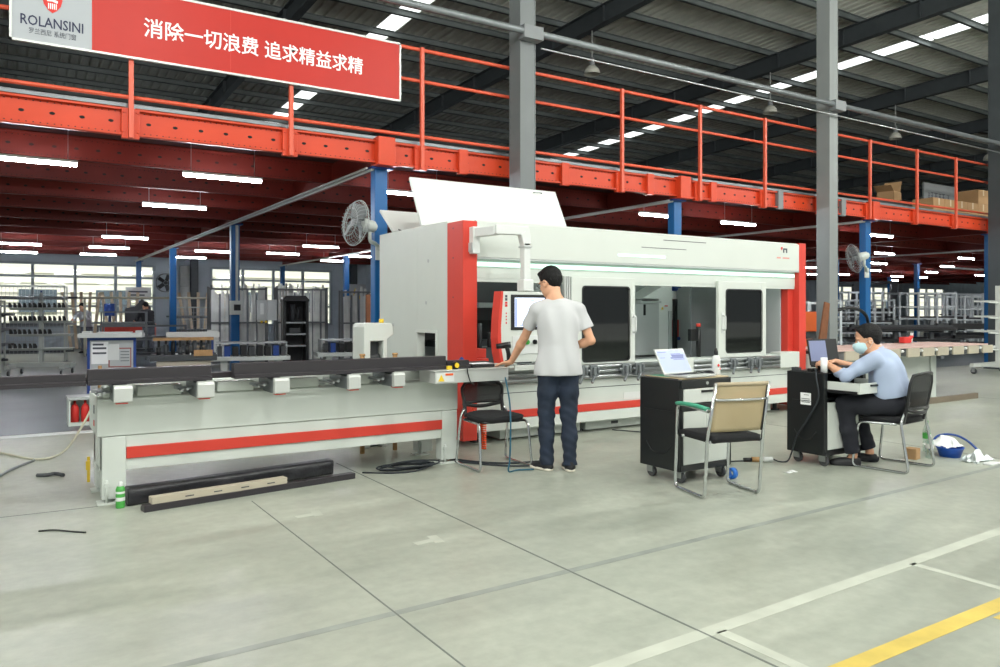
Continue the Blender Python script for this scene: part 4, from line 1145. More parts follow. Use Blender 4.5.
def sled_chair(label, loc, rz, top=0.86):
    t = thing('office_chair', label, 'chair', loc, rz)
    for s in (-1, 1):
        x = 0.25 * s
        p = [(x * 0.8, -0.2, 0.5), (x * 0.96, -0.19, 0.42), (x, -0.26, 0.012), (x, 0.22, 0.012), (x * 0.94, 0.17, 0.40), (x * 0.9, -0.15, 0.405)]
        obj('side_frame', MB().tube(arc_path(p, 0.05, 6), 0.0115, n=10), CHROME, t, local=True)
    def seat(u, v):
        a, b = 2 * u - 1, 2 * v - 1
        k = math.sqrt(max(0.0, 1 - 0.35 * abs(b) ** 4))
        return (0.225 * a * k, 0.215 * b * math.sqrt(max(0.0, 1 - 0.25 * abs(a) ** 4)), 0.468 - 0.015 * abs(a) ** 3 - 0.02 * max(0, b - 0.5))
    obj('seat', MB().sheet(seat, 16, 16, thick=0.05), BLACK_F, t, local=True)
    obj('seat_pan', MB().box(-0.2, 0.2, -0.19, 0.18, 0.402, 0.418), BLACK, t, local=True, bevel=0.004)
    def back(u, v):
        a = 2 * u - 1
        z = 0.54 + (top - 0.54) * v
        w = (0.185 + 0.02 * math.sin(PI * min(1, v * 0.8))) * (1 - 0.12 * max(0, v - 0.75) / 0.25)
        return (w * a, -0.205 - 0.06 * (z - 0.45) / 0.4 - 0.045 * (1 - a * a), z - 0.02 * v * a * a)
    rim = [back(k / 10, 0) for k in range(11)] + [back(1, k / 8) for k in range(1, 9)] + [back(1 - k / 10, 1) for k in range(1, 11)] + [back(0, 1 - k / 8) for k in range(1, 8)]
    bk = obj('backrest', MB().sheet(back, 12, 10, thick=0.004), BLACK_NET, t, local=True)
    obj('back_rim', MB().tube(rim, 0.013, n=8, closed=True), BLACK, bk, local=True)
    for s in (-1, 1):
        obj('back_upright', MB().bar((0.19 * s, -0.19, 0.42), (0.19 * s, -0.232, 0.6), 0.03, 0.022), BLACK, t, local=True, bevel=0.004)
    obj('lower_brace', MB().tube(spline([(-0.2, -0.22, 0.53), (0, -0.26, 0.5), (0.2, -0.22, 0.53)]), 0.016, n=8), BLACK, t, local=True)
    return t
sled_chair('black net backed chair the man in the blue shirt sits on', (6.50, 3.83, 0), math.radians(6), 0.84)
sled_chair('empty black net backed chair tucked against the end of the infeed table', (3.60, 5.72, 0), math.radians(176), 0.73)

# ================================================================ THINGS AROUND THE TABLE END
ZBt = 0.859
tb = thing('tablet_case', 'black tablet tray with papers on the end of the infeed table', 'tray', (3.55, 5.92, ZBt))
obj('tray', MB().box(3.44, 3.68, 5.84, 5.99, ZBt, ZBt + 0.03), BLACK, tb, bevel=0.01)
obj('paper', MB().box(3.46, 3.66, 5.855, 5.975, ZBt + 0.031, ZBt + 0.035), PAPER, tb)
tm = thing('tape_measure', 'black and yellow tape measure at the left of the black tray', 'tape measure', (3.27, 5.85, ZBt))
obj('case', MB().cyl((3.25, 5.775, ZBt + 0.034), (3.25, 5.815, ZBt + 0.034), 0.034, n=16).box(3.21, 3.25, 5.775, 5.815, ZBt, ZBt + 0.06), BLACK, tm, bevel=0.004)
obj('badge', MB().cyl((3.25, 5.77, ZBt + 0.034), (3.25, 5.775, ZBt + 0.034), 0.022, n=16), YELLOW, tm)
obj('hook', MB().box(3.165, 3.21, 5.785, 5.805, ZBt, ZBt + 0.03), YELLOW, tm)
rg = MB()
rg.sheet(lambda u, v: (3.45 + 0.11 * u, 6.11 + 0.08 * v, ZBt + 0.004 + 0.05 * abs(math.sin(6 * u + 2 * v)) * math.sin(PI * u) * math.sin(PI * v) + 0.03 * math.sin(PI * u)), 14, 12, thick=0.004)
tag(obj('rag', rg, BLUE2), 'crumpled blue rag behind the black tray on the infeed table', 'rag')
dl = thing('cordless_driver', 'black pistol grip scanner standing on a white base in front of the console', 'scanner', (3.87, 6.04, 0.859))
obj('head', MB().cyl((3.83, 6.06, 1.03), (3.95, 6.0, 1.045), 0.024, 0.032, n=14), BLACK, dl)
obj('grip', MB().tube([(3.92, 6.02, 1.04), (3.945, 6.03, 0.97), (3.965, 6.04, 0.9)], [0.022, 0.02, 0.026], n=10), BLACK, dl)
obj('battery', MB().obox((3.965, 6.04, 0.885), (0.07, 0.05, 0.03)), BLACK, dl, bevel=0.006)
obj('cradle', MB().box(3.87, 4.01, 5.98, 6.08, 0.858, 0.87).box(3.9, 3.98, 6.05, 6.3, 0.84, 0.858), W_PAINT, dl, bevel=0.003)
tag(obj('scanner_cable', MB().tube(spline([(3.30, 5.775, 0.885), (3.325, 5.74, 0.88), (3.335, 5.731, 0.82), (3.36, 5.731, 0.75), (3.40, 5.735, 0.72)]), 0.006, n=6), BLACK), 'short black cord draped over the front edge of the infeed table end', 'cord')
# orange coiled air hose
hx, hy = 3.75, 6.12
pts = spline([(3.60, 6.15, 0.742), (3.66, 6.16, 0.69), (3.59, 6.15, 0.62), (3.66, 6.15, 0.55), (3.62, 6.14, 0.46), (hx, hy, 0.36)], 8)
n = 15 * 12
for k in range(n):
    q = 2 * PI * k / 12
    pts.append(Vector((hx + 0.026 * math.cos(q) - 0.026, hy + 0.026 * math.sin(q), 0.36 - 0.28 * k / n)))
tag(obj('coiled_air_hose', MB().tube(pts, 0.0075, n=6), OR_HOSE), 'orange coiled air hose hanging below the end of the infeed table', 'hose')
tag(obj('teal_air_hose', MB().tube(spline([(3.72, 5.733, 0.77), (3.66, 5.58, 0.6), (3.585, 5.445, 0.47), (3.575, 5.43, 0.3), (3.56, 5.42, 0.1), (3.55, 5.42, 0.012), (3.64, 5.43, 0.010), (3.78, 5.38, 0.010)]), 0.007, n=8), TEAL), 'teal air hose hanging from the table end past the black seat to the floor', 'hose')
for k, (pp_, lb) in enumerate((
        ([(3.3, 6.2, 0.008), (3.45, 5.95, 0.008), (3.6, 5.72, 0.008), (3.72, 5.6, 0.008), (3.9, 5.5, 0.008), (3.98, 5.4, 0.008)], 'dark cable on the floor under the empty black chair'),
        ([(3.35, 6.3, 0.01), (3.55, 5.9, 0.01), (3.75, 5.72, 0.01), (3.95, 5.66, 0.01), (4.02, 5.62, 0.012), (3.9, 5.58, 0.018)], 'second dark cable on the floor, ending in a loop behind the man\'s shoes'))):
    tag(obj('floor_cable', MB().tube(spline(pp_), 0.009, n=6), CABLE), lb, 'cable')
cl = []
for k in range(90):
    q = 2 * PI * k / 18
    r = 0.13 + 0.05 * math.sin(k * 0.37)
    cl.append((2.84 + 1.7 * r * math.cos(q) + 0.05 * math.sin(k * 0.11), 6.0 + 0.9 * r * math.sin(q), 0.008 + 0.00045 * k))
cl += [(3.1, 5.93, 0.03), (2.9, 5.86, 0.01), (2.7, 5.9, 0.008), (2.5, 6.05, 0.008)]
tag(obj('cable_coil', MB().tube(spline(cl, 2), 0.007, n=6), CABLE), 'loosely coiled dark cable on the floor under the infeed table', 'cable')

# bundle on the floor in front of the table
bw_ = MB()
def wrapped(u, v):
    q = 2 * PI * v
    x = 0.70 + 1.58 * u
    k = 1 + 0.05 * math.sin(16 * u + 2 * q) + 0.04 * math.sin(37 * u)
    y = 5.97 + 0.24 * u * 1.0
    return (x, y + 0.075 * k * max(-1, min(1, 1.3 * math.cos(q))), 0.06 + 0.059 * max(-1, min(1, 1.3 * math.sin(q))) * (0.97 + 0.03 * k))
bw_.sheet(wrapped, 60, 24)
bw_.add([wrapped(0, k / 24) for k in range(24)], [tuple(range(24))]); bw_.add([wrapped(1, k / 24) for k in range(24)], [tuple(range(23, -1, -1))])
tag(obj('wrapped_profile_bundle', bw_, PROFILE_B), 'bundle of profiles in glossy black film on the floor under the infeed table', 'profile bundle')
tag(obj('window_profile', MB().prism([(0, 0), (0.09, 0), (0.09, 0.03), (0.07, 0.03), (0.07, 0.045), (0.0, 0.045)], (0, 0, 0), (0, 1, 0), (0, 0, 1), (1.62, 0, 0)).move(Matrix.Translation((0.775, 5.66, 0)) @ Matrix.Rotation(math.radians(8.5), 4, 'Z')), PROFILE, bevel=0.002), 'dark profile lying on the floor in front of the black wrapped bundle', 'profile')
bgp = MB().prism([(0, 0), (0.075, 0), (0.075, 0.045), (0.0, 0.045)], (0, 0, 0), (0, 1, 0), (0, 0, 1), (0.98, 0, 0))
for k in range(4): bgp.box(0.22 + 0.2 * k, 0.28 + 0.2 * k, -0.001, 0, 0.018, 0.026, mi=1)
tag(obj('packed_profile', bgp.move(Matrix.Translation((0.825, 5.675, 0.046)) @ Matrix.Rotation(math.radians(8.5), 4, 'Z')), [BEIGE, GREY_D], bevel=0.002), 'beige slotted profile lying on the dark profile on the floor', 'profile')
sp = thing('spray_can', 'green spray can with white cap beside the left table leg', 'spray can', (0.655, 5.90, 0))
obj('can', MB().lathe([(0, 0), (0.028, 0), (0.03, 0.006), (0.03, 0.13), (0.024, 0.146), (0.014, 0.15)], n=20), GREEN, sp, local=True)
obj('band', MB().lathe([(0.0304, 0.05), (0.0304, 0.075)], n=20).lathe([(0.0304, 0.1), (0.0304, 0.115)], n=20), W_WHITE, sp, local=True)
obj('cap', MB().lathe([(0.015, 0.148), (0.015, 0.175), (0.01, 0.18), (0, 0.18)], n=14), W_WHITE, sp, local=True)
tag(obj('bent_wire', MB().tube(spline([(0.16, 5.52, 0.006), (0.24, 5.47, 0.012), (0.33, 5.40, 0.006), (0.40, 5.33, 0.006)]), 0.006, n=6), BLACK), 'short bent black wire alone on the floor, left of the table', 'wire')
tag(obj('cable_scrap', MB().tube(spline([(0.2, 7.35, 0.015), (0.27, 7.3, 0.02), (0.33, 7.32, 0.02), (0.38, 7.22, 0.02)]), 0.016, n=6), GREY_D), 'dark scrap of hose on the floor behind the left table leg', 'hose')
tag(obj('beige_air_hose', MB().tube(spline([(0.72, 8.6, 0.45), (0.62, 8.55, 0.25), (0.45, 8.3, 0.05), (0.25, 8.15, 0.012), (0.0, 8.6, 0.012), (-0.3, 9.3, 0.012), (-0.6, 9.9, 0.012)]), 0.011, n=8), CABLE_B), 'beige hose sagging from behind the infeed table onto the floor at the left', 'hose')
tag(obj('grey_air_hose', MB().tube(spline([(0.2, 8.13, 0.012), (0.02, 7.75, 0.012), (-0.12, 7.35, 0.012), (-0.3, 7.3, 0.012), (-0.45, 7.9, 0.012)]), 0.011, n=8), GREY_M), 'grey hose curving on the floor at the far left', 'hose')
tag(obj('yellow_hazard_tag', MB().box(0.52, 0.55, 6.9, 6.92, 0.1, 0.17).box(0.53, 0.55, 6.92, 6.94, 0.0, 0.2), YELLOW), 'yellow and black tag by the rear left leg of the infeed table', 'tag')
rc = thing('bottle_crate', 'small white crate with red bottles on the floor behind the infeed table', 'crate', (0.75, 10.5, 0))
obj('tray', MB().box(0.6, 0.98, 10.35, 10.7, 0.0, 0.04).box(0.6, 0.98, 10.68, 10.7, 0.04, 0.3).box(0.6, 0.62, 10.35, 10.68, 0.04, 0.3), W_PAINT2, rc)
obj('lid', MB().box(0.59, 0.99, 10.34, 10.71, 0.31, 0.34), GREY_P, rc)
for k in range(3):
    obj('bottle', MB().lathe([(0, 0.04), (0.045, 0.04), (0.045, 0.2), (0.03, 0.24), (0.015, 0.25), (0.015, 0.29), (0, 0.29)], (0.67 + 0.11 * k, 10.45, 0), n=14), INK_R if k < 2 else BLACK, rc)

# ================================================================ FLOOR LITTER BY THE SEATED MAN
sb = thing('small_carton', 'small brown carton on the floor behind the seated man\'s chair', 'box', (7.02, 3.93, 0), math.radians(10))
obj('body', MB().box(-0.05, 0.05, -0.05, 0.05, 0, 0.1), CARD, sb, bevel=0.003, local=True)
obj('tape', MB().box(-0.012, 0.012, -0.051, 0.051, 0.05, 0.1008), WOOD, sb, local=True)
CLEAR = glass_mat('clear_plastic', (0.86, 0.93, 0.9, 1), 0.82, 0.1)
def bottle(label, loc, h, r, cap):
    t = thing('drink_bottle', label, 'bottle', loc)
    obj('body', MB().lathe([(0, 0), (r * 0.9, 0), (r, 0.01), (r, h * 0.3), (r * 0.92, h * 0.35), (r, h * 0.42), (r, h * 0.68), (r * 0.4, h * 0.88), (r * 0.38, h * 0.92)], n=18), CLEAR, t, local=True)
    obj('label_band', MB().lathe([(r * 1.01, h * 0.42), (r * 1.01, h * 0.6)], n=18), GREEN if cap == GREEN else W_WHITE, t, local=True)
    obj('cap', MB().lathe([(r * 0.42, h * 0.9), (r * 0.42, h), (0, h)], n=12), cap, t, local=True)
bottle('clear bottle with green cap standing on the floor behind the chair of the seated man', (7.5, 4.06, 0), 0.3, 0.036, GREEN)
bottle('short clear bottle in front of the blue basin', (7.18, 3.86, 0), 0.22, 0.033, W_WHITE)
bs = thing('plastic_basin', 'blue plastic basin on the floor at the right of the seated man', 'basin', (7.42, 3.80, 0))
obj('bowl', MB().lathe([(0, 0.004), (0.085, 0.0), (0.115, 0.085), (0.122, 0.09), (0.118, 0.092), (0.108, 0.085), (0.08, 0.008), (0, 0.01)], n=30), M('blue_basin_plastic', (24, 86, 190), 0.35), bs, local=True)
def crumple(cx, cy, cz, rx, ry, h, seed, n=22):
    rnd = random.Random(seed)
    ph = [rnd.uniform(0, 6) for _ in range(6)]
    def P(u, v):
        a, b = 2 * u - 1, 2 * v - 1
        e = max(0.0, 1 - a * a) * max(0.0, 1 - b * b)
        z = h * e * (0.55 + 0.45 * math.sin(5 * a + ph[0] + 2 * math.sin(4 * b + ph[1]))) + 0.012 * abs(math.sin(9 * b + ph[2] + 5 * a))
        return (cx + rx * a + 0.02 * math.sin(6 * b + ph[3]), cy + ry * b + 0.02 * math.sin(6 * a + ph[4]), cz + 0.002 + z)
    return MB().sheet(P, n, n, thick=0.002)
tag(obj('plastic_bag', crumple(7.42, 3.565, 0, 0.17, 0.085, 0.1, 3), glass_mat('milky_plastic', (0.93, 0.95, 0.96, 1), 0.3, 0.5)), 'crumpled clear plastic bag on the floor in front of the blue basin', 'bag')
tag(obj('plastic_bag', crumple(7.44, 3.86, 0.09, 0.13, 0.12, 0.09, 8), PAPER), 'white plastic bag lying in the blue basin', 'bag')
tag(obj('blue_rope', MB().tube(spline([(7.47, 4.02, 0.02), (7.55, 3.99, 0.15), (7.66, 3.9, 0.17), (7.73, 3.8, 0.12), (7.75, 3.68, 0.012)]), 0.011, n=6), BLUE2), 'blue strap curving over the bag in the basin', 'strap')
tag(obj('foam_scrap', MB().box(7.26, 7.42, 3.36, 3.445, 0, 0.02), W_WHITE, bevel=0.008), 'flat white foam scrap on the floor nearest the camera by the basin', 'foam')
tag(obj('window_profile', MB().prism([(0, 0), (0.06, 0), (0.06, 0.085), (0.0, 0.085)], (9.6, 6.1, 0), (0, 1, 0), (0, 0, 1), (3.15, 0, 0)), M('bronze_profile', (120, 108, 92), 0.45, 0.2), bevel=0.003), 'bronze profile lying on the floor below the outfeed table at the right', 'profile')
# ================================================================ OUTFEED TABLE (right of the machine)
ot = thing('outfeed_table', 'long white outfeed table with roller arms, behind the seated man', 'machine table', (11, 6.5, 0))
obj('body', MB().box(9.3, 12.42, 6.6, 7.15, 0.1, 0.72), W_PAINT2, ot, bevel=0.006)
for x in (9.4, 10.9, 12.27): obj('leg', MB().box(x, x + 0.15, 6.57, 6.7, 0, 0.72), W_PAINT2, ot, bevel=0.005)
obj('top_rail', MB().box(9.3, 13.2, 6.5, 7.2, 0.72, 0.76), W_PAINT, ot, bevel=0.004)
OXA = [9.45, 9.95, 10.45, 10.95, 11.35, 11.75, 12.2, 12.65, 13.1]
for k, x in enumerate(OXA):
    a = obj('roller_arm', MB().box(x, x + 0.3, 6.22, 7.2, 0.70, 0.80), ALU_D, ot, bevel=0.004)
    obj('end_cap', MB().box(x - 0.005, x + 0.305, 6.19, 6.22, 0.69, 0.815), BEIGE, a, bevel=0.005)
    obj('bolt', MB().cyl((x + 0.31, 6.19, 0.78), (x + 0.36, 6.19, 0.78), 0.02, n=8), W_WHITE, a)
PINK = M('pinkish_slat_top', (206, 176, 168), 0.5, var=0.06)
pt = MB()
for k in range(9): pt.box(9.3, 13.35, 6.24 + 0.105 * k, 6.24 + 0.105 * k + 0.09, 0.815, 0.835)
obj('slat_top', pt, PINK, ot)
obj('red_mark', MB().box(9.7, 9.85, 6.565, 6.57, 0.55, 0.6).box(10.3, 10.36, 6.595, 6.6, 0.55, 0.6), INK_R, ot)

# ================================================================ LEFT WORKSHOP
def tee_trolley():
    t = thing('cantilever_trolley', 'white wheeled trolley with five arm tiers of small black parts, far left', 'trolley', (0.6, 19.1, 0), math.radians(-20))
    obj('mast', MB().box(-0.04, 0.04, -0.05, 0.05, 0.2, 1.56), W_PAINT, t, local=True, bevel=0.006)
    obj('base_beam', MB().box(-0.6, 0.6, -0.06, 0.06, 0.17, 0.26).box(-0.56, -0.46, -0.4, 0.4, 0.15, 0.22).box(0.46, 0.56, -0.4, 0.4, 0.15, 0.22), W_PAINT, t, local=True, bevel=0.006)
    for z in (0.56, 0.86, 1.14, 1.42):
        obj('arm', MB().box(-0.6, 0.6, -0.03, 0.03, z - 0.04, z).box(-0.6, 0.6, -0.2, 0.2, z, z + 0.012), W_PAINT, t, local=True)
    for x in (-0.5, 0.5):
        for y in (-0.36, 0.36): caster(t, x, y, 0.15, 0.055)
    obj('top_bottle_rest', MB().cyl((0, 0, 1.56), (0, 0, 1.58), 0.06), W_PAINT, t, local=True)
    return t
tt = tee_trolley()
blk = tag(obj('corner_block', MB().prism([(0, 0), (0.06, 0), (0.06, 0.04), (0.035, 0.1), (0.0, 0.1)], (-0.03, -0.03, 0), (1, 0, 0), (0, 0, 1), (0, 0.07, 0)), BLACK, pivot=False), '', 'machine part', 'black parts on the white trolley')
first = True
Tm = Matrix.Translation((0.6, 19.1, 0)) @ Matrix.Rotation(math.radians(-20), 4, 'Z')
for z, lb, n in ((1.4335, 'black machine part on the top tier of the white trolley', 12), (1.1535, 'black machine part on the second tier of the white trolley', 12), (0.8735, 'black machine part on the third tier of the white trolley', 9), (0.5735, 'black machine part on the fourth tier of the white trolley', 6)):
    for k in range(n):
        x = -0.56 + 1.12 * (k + 0.2 * random.random()) / 12
        o = blk if first else copy_tree(blk)
        first = False
        o.location = Tm @ Vector((x, -0.12 + 0.03 * random.random(), z))
        o.rotation_euler = (0, 0, random.uniform(-0.3, 0.3))
        o['label'] = lb; o['group'] = lb.replace('machine part', 'parts')
wb = thing('spray_bottle', 'blue and clear bottle standing on the mast of the white trolley', 'bottle', tuple(Tm @ Vector((0.0, 0, 1.58))))
obj('body', MB().lathe([(0, 0), (0.035, 0), (0.035, 0.14), (0.015, 0.18)], n=12), GREY_P, wb, local=True)
obj('cap', MB().lathe([(0.018, 0.17), (0.018, 0.22), (0, 0.22)], n=10), BLUE2, wb, local=True)

# information stand
ib = thing('information_stand', 'blue framed notice stand with white parts tray on top, left of the work benches', 'notice stand', (1.43, 14.0, 0), math.radians(-15))
obj('frame', MB().box(-0.36, -0.32, -0.02, 0.02, 0, 0.93).box(0.32, 0.36, -0.02, 0.02, 0, 0.93).box(-0.32, 0.32, -0.02, 0.02, 0.88, 0.93).box(-0.36, 0.36, -0.25, 0.25, 0.0, 0.03), BLUE2, ib, local=True)
obj('board', MB().box(-0.32, 0.32, -0.012, 0.012, 0.2, 0.88), GREY_P, ib, local=True)
obj('tray', MB().box(-0.47, 0.47, -0.18, 0.18, 0.93, 1.0).box(-0.42, -0.3, -0.1, 0.1, 1.0, 1.03).box(0.36, 0.46, -0.1, 0.1, 1.0, 1.04).box(-0.2, 0.3, -0.1, 0.1, 1.0, 1.02), W_WHITE, ib, local=True, bevel=0.005)
for k, (x0, x1, z0, z1, m_) in enumerate(((-0.3, -0.05, 0.5, 0.86, PAPER), (-0.05, 0.29, 0.44, 0.76, M('brown_red_frame', (150, 84, 76), 0.6)), (-0.03, 0.275, 0.46, 0.74, GREY_P), (-0.06, 0.11, 0.56, 0.82, W_WHITE))):
    p = obj('notice', MB().box(x0, x1, -0.016 - 0.002 * k, -0.013 - 0.002 * k, z0, z1), m_, ib, local=True)
nt_ = MB()
for z, x1 in ((0.8, -0.12), (0.74, -0.08), (0.66, -0.08)): nt_.box(-0.28, x1, -0.0165, -0.016, z, z + 0.03)
for k in range(4): nt_.box(0.13, 0.26, -0.0222, -0.02, 0.69 - 0.05 * k, 0.7 - 0.05 * k)
obj('notice_print', nt_, INK_G, ib, local=True)
tag(obj('wooden_peg', MB().cyl((1.22, 13.6, 0.0), (1.22, 13.6, 0.5), 0.03, n=10), WOOD), 'wooden peg standing in front of the notice stand', 'peg')

# work benches
def machine_bench(label, loc, w):
    t = thing('work_bench', label, 'work bench', loc, math.radians(-10))
    obj('cabinet', MB().box(-w / 2 + 0.05, w / 2 - 0.05, -0.3, 0.3, 0.0, 0.52), BEIGE, t, local=True, bevel=0.005)
    obj('bed', MB().box(-w / 2 - 0.05, w / 2 + 0.05, -0.34, 0.34, 0.52, 0.62), GREY_D, t, local=True, bevel=0.005)
    for k in range(8):
        x = -w / 2 + 0.08 + k * (w - 0.16) / 7
        obj('tool_holder', MB().cyl((x, -0.15, 0.62), (x, -0.15, 0.74 + 0.05 * (k % 3)), 0.035, n=8).box(x - 0.02, x + 0.02, 0.0, 0.1, 0.62, 0.86), GREY_D if k % 2 else BLACK, t, local=True)
    obj('wood_rail', MB().box(-w / 2, w / 2, -0.2, -0.12, 0.86, 0.91), WOOD, t, local=True)
    obj('stop_block', MB().box(w / 2 - 0.32, w / 2 - 0.02, -0.36, -0.3, 0.6, 0.7), WOOD, t, local=True)
    obj('white_fence', MB().box(-w / 2 + 0.2, w / 2 + 0.1, -0.05, 0.05, 0.91, 1.0).box(w / 2 - 0.1, w / 2 + 0.06, -0.05, 0.05, 1.0, 1.03), W_WHITE, t, local=True, bevel=0.004)
    obj('blue_post', MB().box(w / 2 - 0.03, w / 2 + 0.01, 0.05, 0.1, 0.6, 0.92), BLUE2, t, local=True)
machine_bench('beige tool bench with dark holders under a white fence, right of the notice stand', (2.55, 14.1, 0), 0.95)
def frame_bench(label, loc, w, papers):
    t = thing('work_bench', label, 'work bench', loc, math.radians(-12))
    obj('beam', MB().box(-w / 2 - 0.1, w / 2 + 0.05, -0.4, 0.3, 0.42, 0.5), W_PAINT2, t, local=True, bevel=0.006)
    for x in (-w / 2 + 0.15, w / 2 - 0.15): obj('leg', MB().box(x - 0.06, x + 0.06, -0.3, 0.2, 0, 0.42), W_PAINT2, t, local=True, bevel=0.004)
    for k in range(9):
        x = -w / 2 + 0.06 + k * (w - 0.12) / 8
        obj('bin', MB().box(x - 0.055, x + 0.055, -0.3, 0.1, 0.5, 0.68 + 0.02 * (k % 2)), (BLUE2 if k % 3 == 1 else BLACK) if k % 4 else GREY_D, t, local=True, bevel=0.004)
    obj('top_shelf', MB().box(-w / 2, w / 2, -0.34, 0.3, 0.74, 0.765).box(-w / 2, -w / 2 + 0.03, -0.3, 0.28, 0.5, 0.74).box(w / 2 - 0.03, w / 2, -0.3, 0.28, 0.5, 0.74), GREY_P, t, local=True)
    if papers:
        def P(u, v): return (w / 2 - 0.4 + 0.34 * u, -0.2 + 0.3 * v, 0.767 + 0.12 * abs(math.sin(5 * u + 2 * v)) * math.sin(PI * u) * math.sin(PI * v))
        obj('film_scraps', MB().sheet(P, 14, 10, thick=0.003), PAPER, t, local=True)
frame_bench('cream work bench with blue and black bins, left of the black machine cabinet', (3.98, 15.2, 0), 1.3, False)
frame_bench('cream work bench with plastic film scraps, right of the black machine cabinet', (6.25, 15.5, 0), 1.5, True)
# black machine cabinet and control box
bc = thing('machine_cabinet', 'tall black open machine cabinet with a rounded top between the benches', 'machine', (5.12, 16.1, 0), math.radians(-12))
obj('shell', MB().box(-0.26, -0.2, -0.3, 0.3, 0.25, 1.58).box(0.2, 0.26, -0.3, 0.3, 0.25, 1.58).box(-0.2, 0.2, 0.25, 0.3, 0.25, 1.6), BLACK, bc, local=True, bevel=0.01)
obj('top_cover', MB().prism([(-0.27, 1.56), (-0.27, 1.6), (-0.2, 1.68), (0.2, 1.68), (0.27, 1.6), (0.27, 1.56)], (0, -0.32, 0), (1, 0, 0), (0, 0, 1), (0, 0.64, 0)), BLACK, bc, local=True, bevel=0.01)
for z in (0.25, 0.62, 0.86, 1.1): obj('shelf', MB().box(-0.2, 0.2, -0.3, 0.25, z, z + 0.03), STEEL, bc, local=True)
obj('spindle', MB().cyl((-0.05, -0.1, 1.13), (-0.05, -0.1, 1.5), 0.05).cyl((0.08, -0.05, 1.2), (0.08, -0.05, 1.45), 0.03).box(-0.12, 0.1, -0.2, 0.0, 0.9, 1.0), GREY_D, bc, local=True)
obj('plinth', MB().box(-0.35, 0.35, -0.35, 0.35, 0, 0.25), GREY_D, bc, local=True, bevel=0.01)
cb = thing('control_box', 'pale grey double control box beside the black machine cabinet', 'control box', (4.5, 16.0, 1.17), math.radians(-12))
obj('box', MB().box(-0.19, 0.0, -0.1, 0.1, 0, 0.42).box(0.004, 0.2, -0.1, 0.1, 0, 0.42), GREY_P, cb, local=True, bevel=0.005)
obj('lamp', MB().cyl((-0.1, -0.11, -0.03), (-0.1, -0.06, -0.03), 0.025).cyl((-0.02, -0.11, -0.03), (-0.02, -0.06, -0.03), 0.025), YELLOW, cb, local=True)
obj('stand', MB().box(-0.03, 0.03, -0.03, 0.03, -1.17, 0).box(-0.2, 0.2, -0.15, 0.15, -1.17, -1.15), GREY_D, cb, local=True)
obj('label', MB().box(-0.13, -0.06, -0.102, -0.1, 0.12, 0.35), W_WHITE, cb, local=True)

# racks of upright aluminium profiles
BAR = M('mill_aluminium_bar', (216, 218, 214), 0.3, 0.35, var=0.12)
def bar_rack(label, loc, w, h, n, rz):
    t = thing('profile_rack', label, 'rack', loc, rz, 'racks of upright aluminium bars')
    fr_ = MB()
    for x in (-w / 2, w / 2):
        for y in (-0.25, 0.25): fr_.box(x - 0.025, x + 0.025, y - 0.025, y + 0.025, 0, h)
    for z in (0.12, h * 0.55, h - 0.05):
        fr_.box(-w / 2, w / 2, -0.27, -0.23, z - 0.02, z + 0.02); fr_.box(-w / 2, w / 2, 0.23, 0.27, z - 0.02, z + 0.02)
    fr_.box(-w / 2, w / 2, -0.25, 0.25, 0.08, 0.1)
    obj('frame', fr_, GREY_M, t, local=True)
    for k in range(n):
        x = -w / 2 + 0.05 + (w - 0.1) * k / (n - 1)
        hh = h * random.uniform(0.9, 1.06); dx = random.uniform(-0.02, 0.02)
        y0 = random.uniform(-0.18, 0.1)
        obj('bar', MB().bar((x, y0, 0.1), (x + dx, y0 + 0.1, hh), 0.035, 0.05), BAR if k % 5 else ALU_D, t, local=True)
bar_rack('rack of upright aluminium bars right behind the blue column with the control box', (4.8, 19.6, 0), 1.35, 1.95, 30, math.radians(-14))
bar_rack('rack of upright aluminium bars behind the black machine cabinet', (6.3, 19.3, 0), 1.25, 1.95, 28, math.radians(-14))
bar_rack('rack of upright aluminium bars left of the yellow warning sign', (8.05, 19.0, 0), 1.5, 1.9, 34, math.radians(-14))

# pipe and shelf racks on the left
def shelf_rack(name, label, loc, w, d, h, tiers, rz, group, rods=5, mesh=True):
    t = thing(name, label, 'rack', loc, rz, group)
    f_ = MB()
    for x in (-w / 2, w / 2):
        for y in (-d / 2, d / 2): f_.box(x - 0.02, x + 0.02, y - 0.02, y + 0.02, 0, h)
    for y in (-d / 2, d / 2): f_.box(-w / 2, w / 2, y - 0.015, y + 0.015, h - 0.04, h)
    obj('frame', f_, W_PAINT2 if mesh else GREY_M, t, local=True)
    for k in range(tiers):
        z = 0.25 + (h - 0.6) * k / max(1, tiers - 1)
        s_ = obj('shelf', MB().box(-w / 2, w / 2, -d / 2, d / 2, z - 0.03, z), GREY_M, t, local=True)
        for r in range(rods):
            y = -d / 2 + d * (r + 0.5) / rods
            obj('stored_tube', MB().cyl((-w / 2 - random.uniform(0, 0.3), y, z + 0.03), (w / 2 + random.uniform(0, 0.3), y, z + 0.03), 0.028, n=6), [GREY_D, ALU_D, STEEL][(r + k) % 3], s_, local=True)
    if mesh:
        g_ = MB()
        n = int(w / 0.09)
        for k in range(n + 1):
            x = -w / 2 + w * k / n
            g_.cyl((x, -d / 2, 0.2), (x, -d / 2, h), 0.006, n=4, smooth=False)
        for z in np.arange(0.3, h, 0.25): g_.cyl((-w / 2, -d / 2, z), (w / 2, -d / 2, z), 0.006, n=4, smooth=False)
        obj('grille', g_, STEEL, t, local=True)
shelf_rack('storage_rack', 'wire fronted storage rack behind the white trolley', (0.4, 24.4, 0), 1.9, 0.7, 2.05, 3, math.radians(-8), 'storage racks in the left workshop')
shelf_rack('storage_rack', 'wire fronted storage rack at the picture edge, left of the white trolley', (-0.7, 20.6, 0), 1.2, 0.6, 1.6, 4, math.radians(-8), 'storage racks in the left workshop')
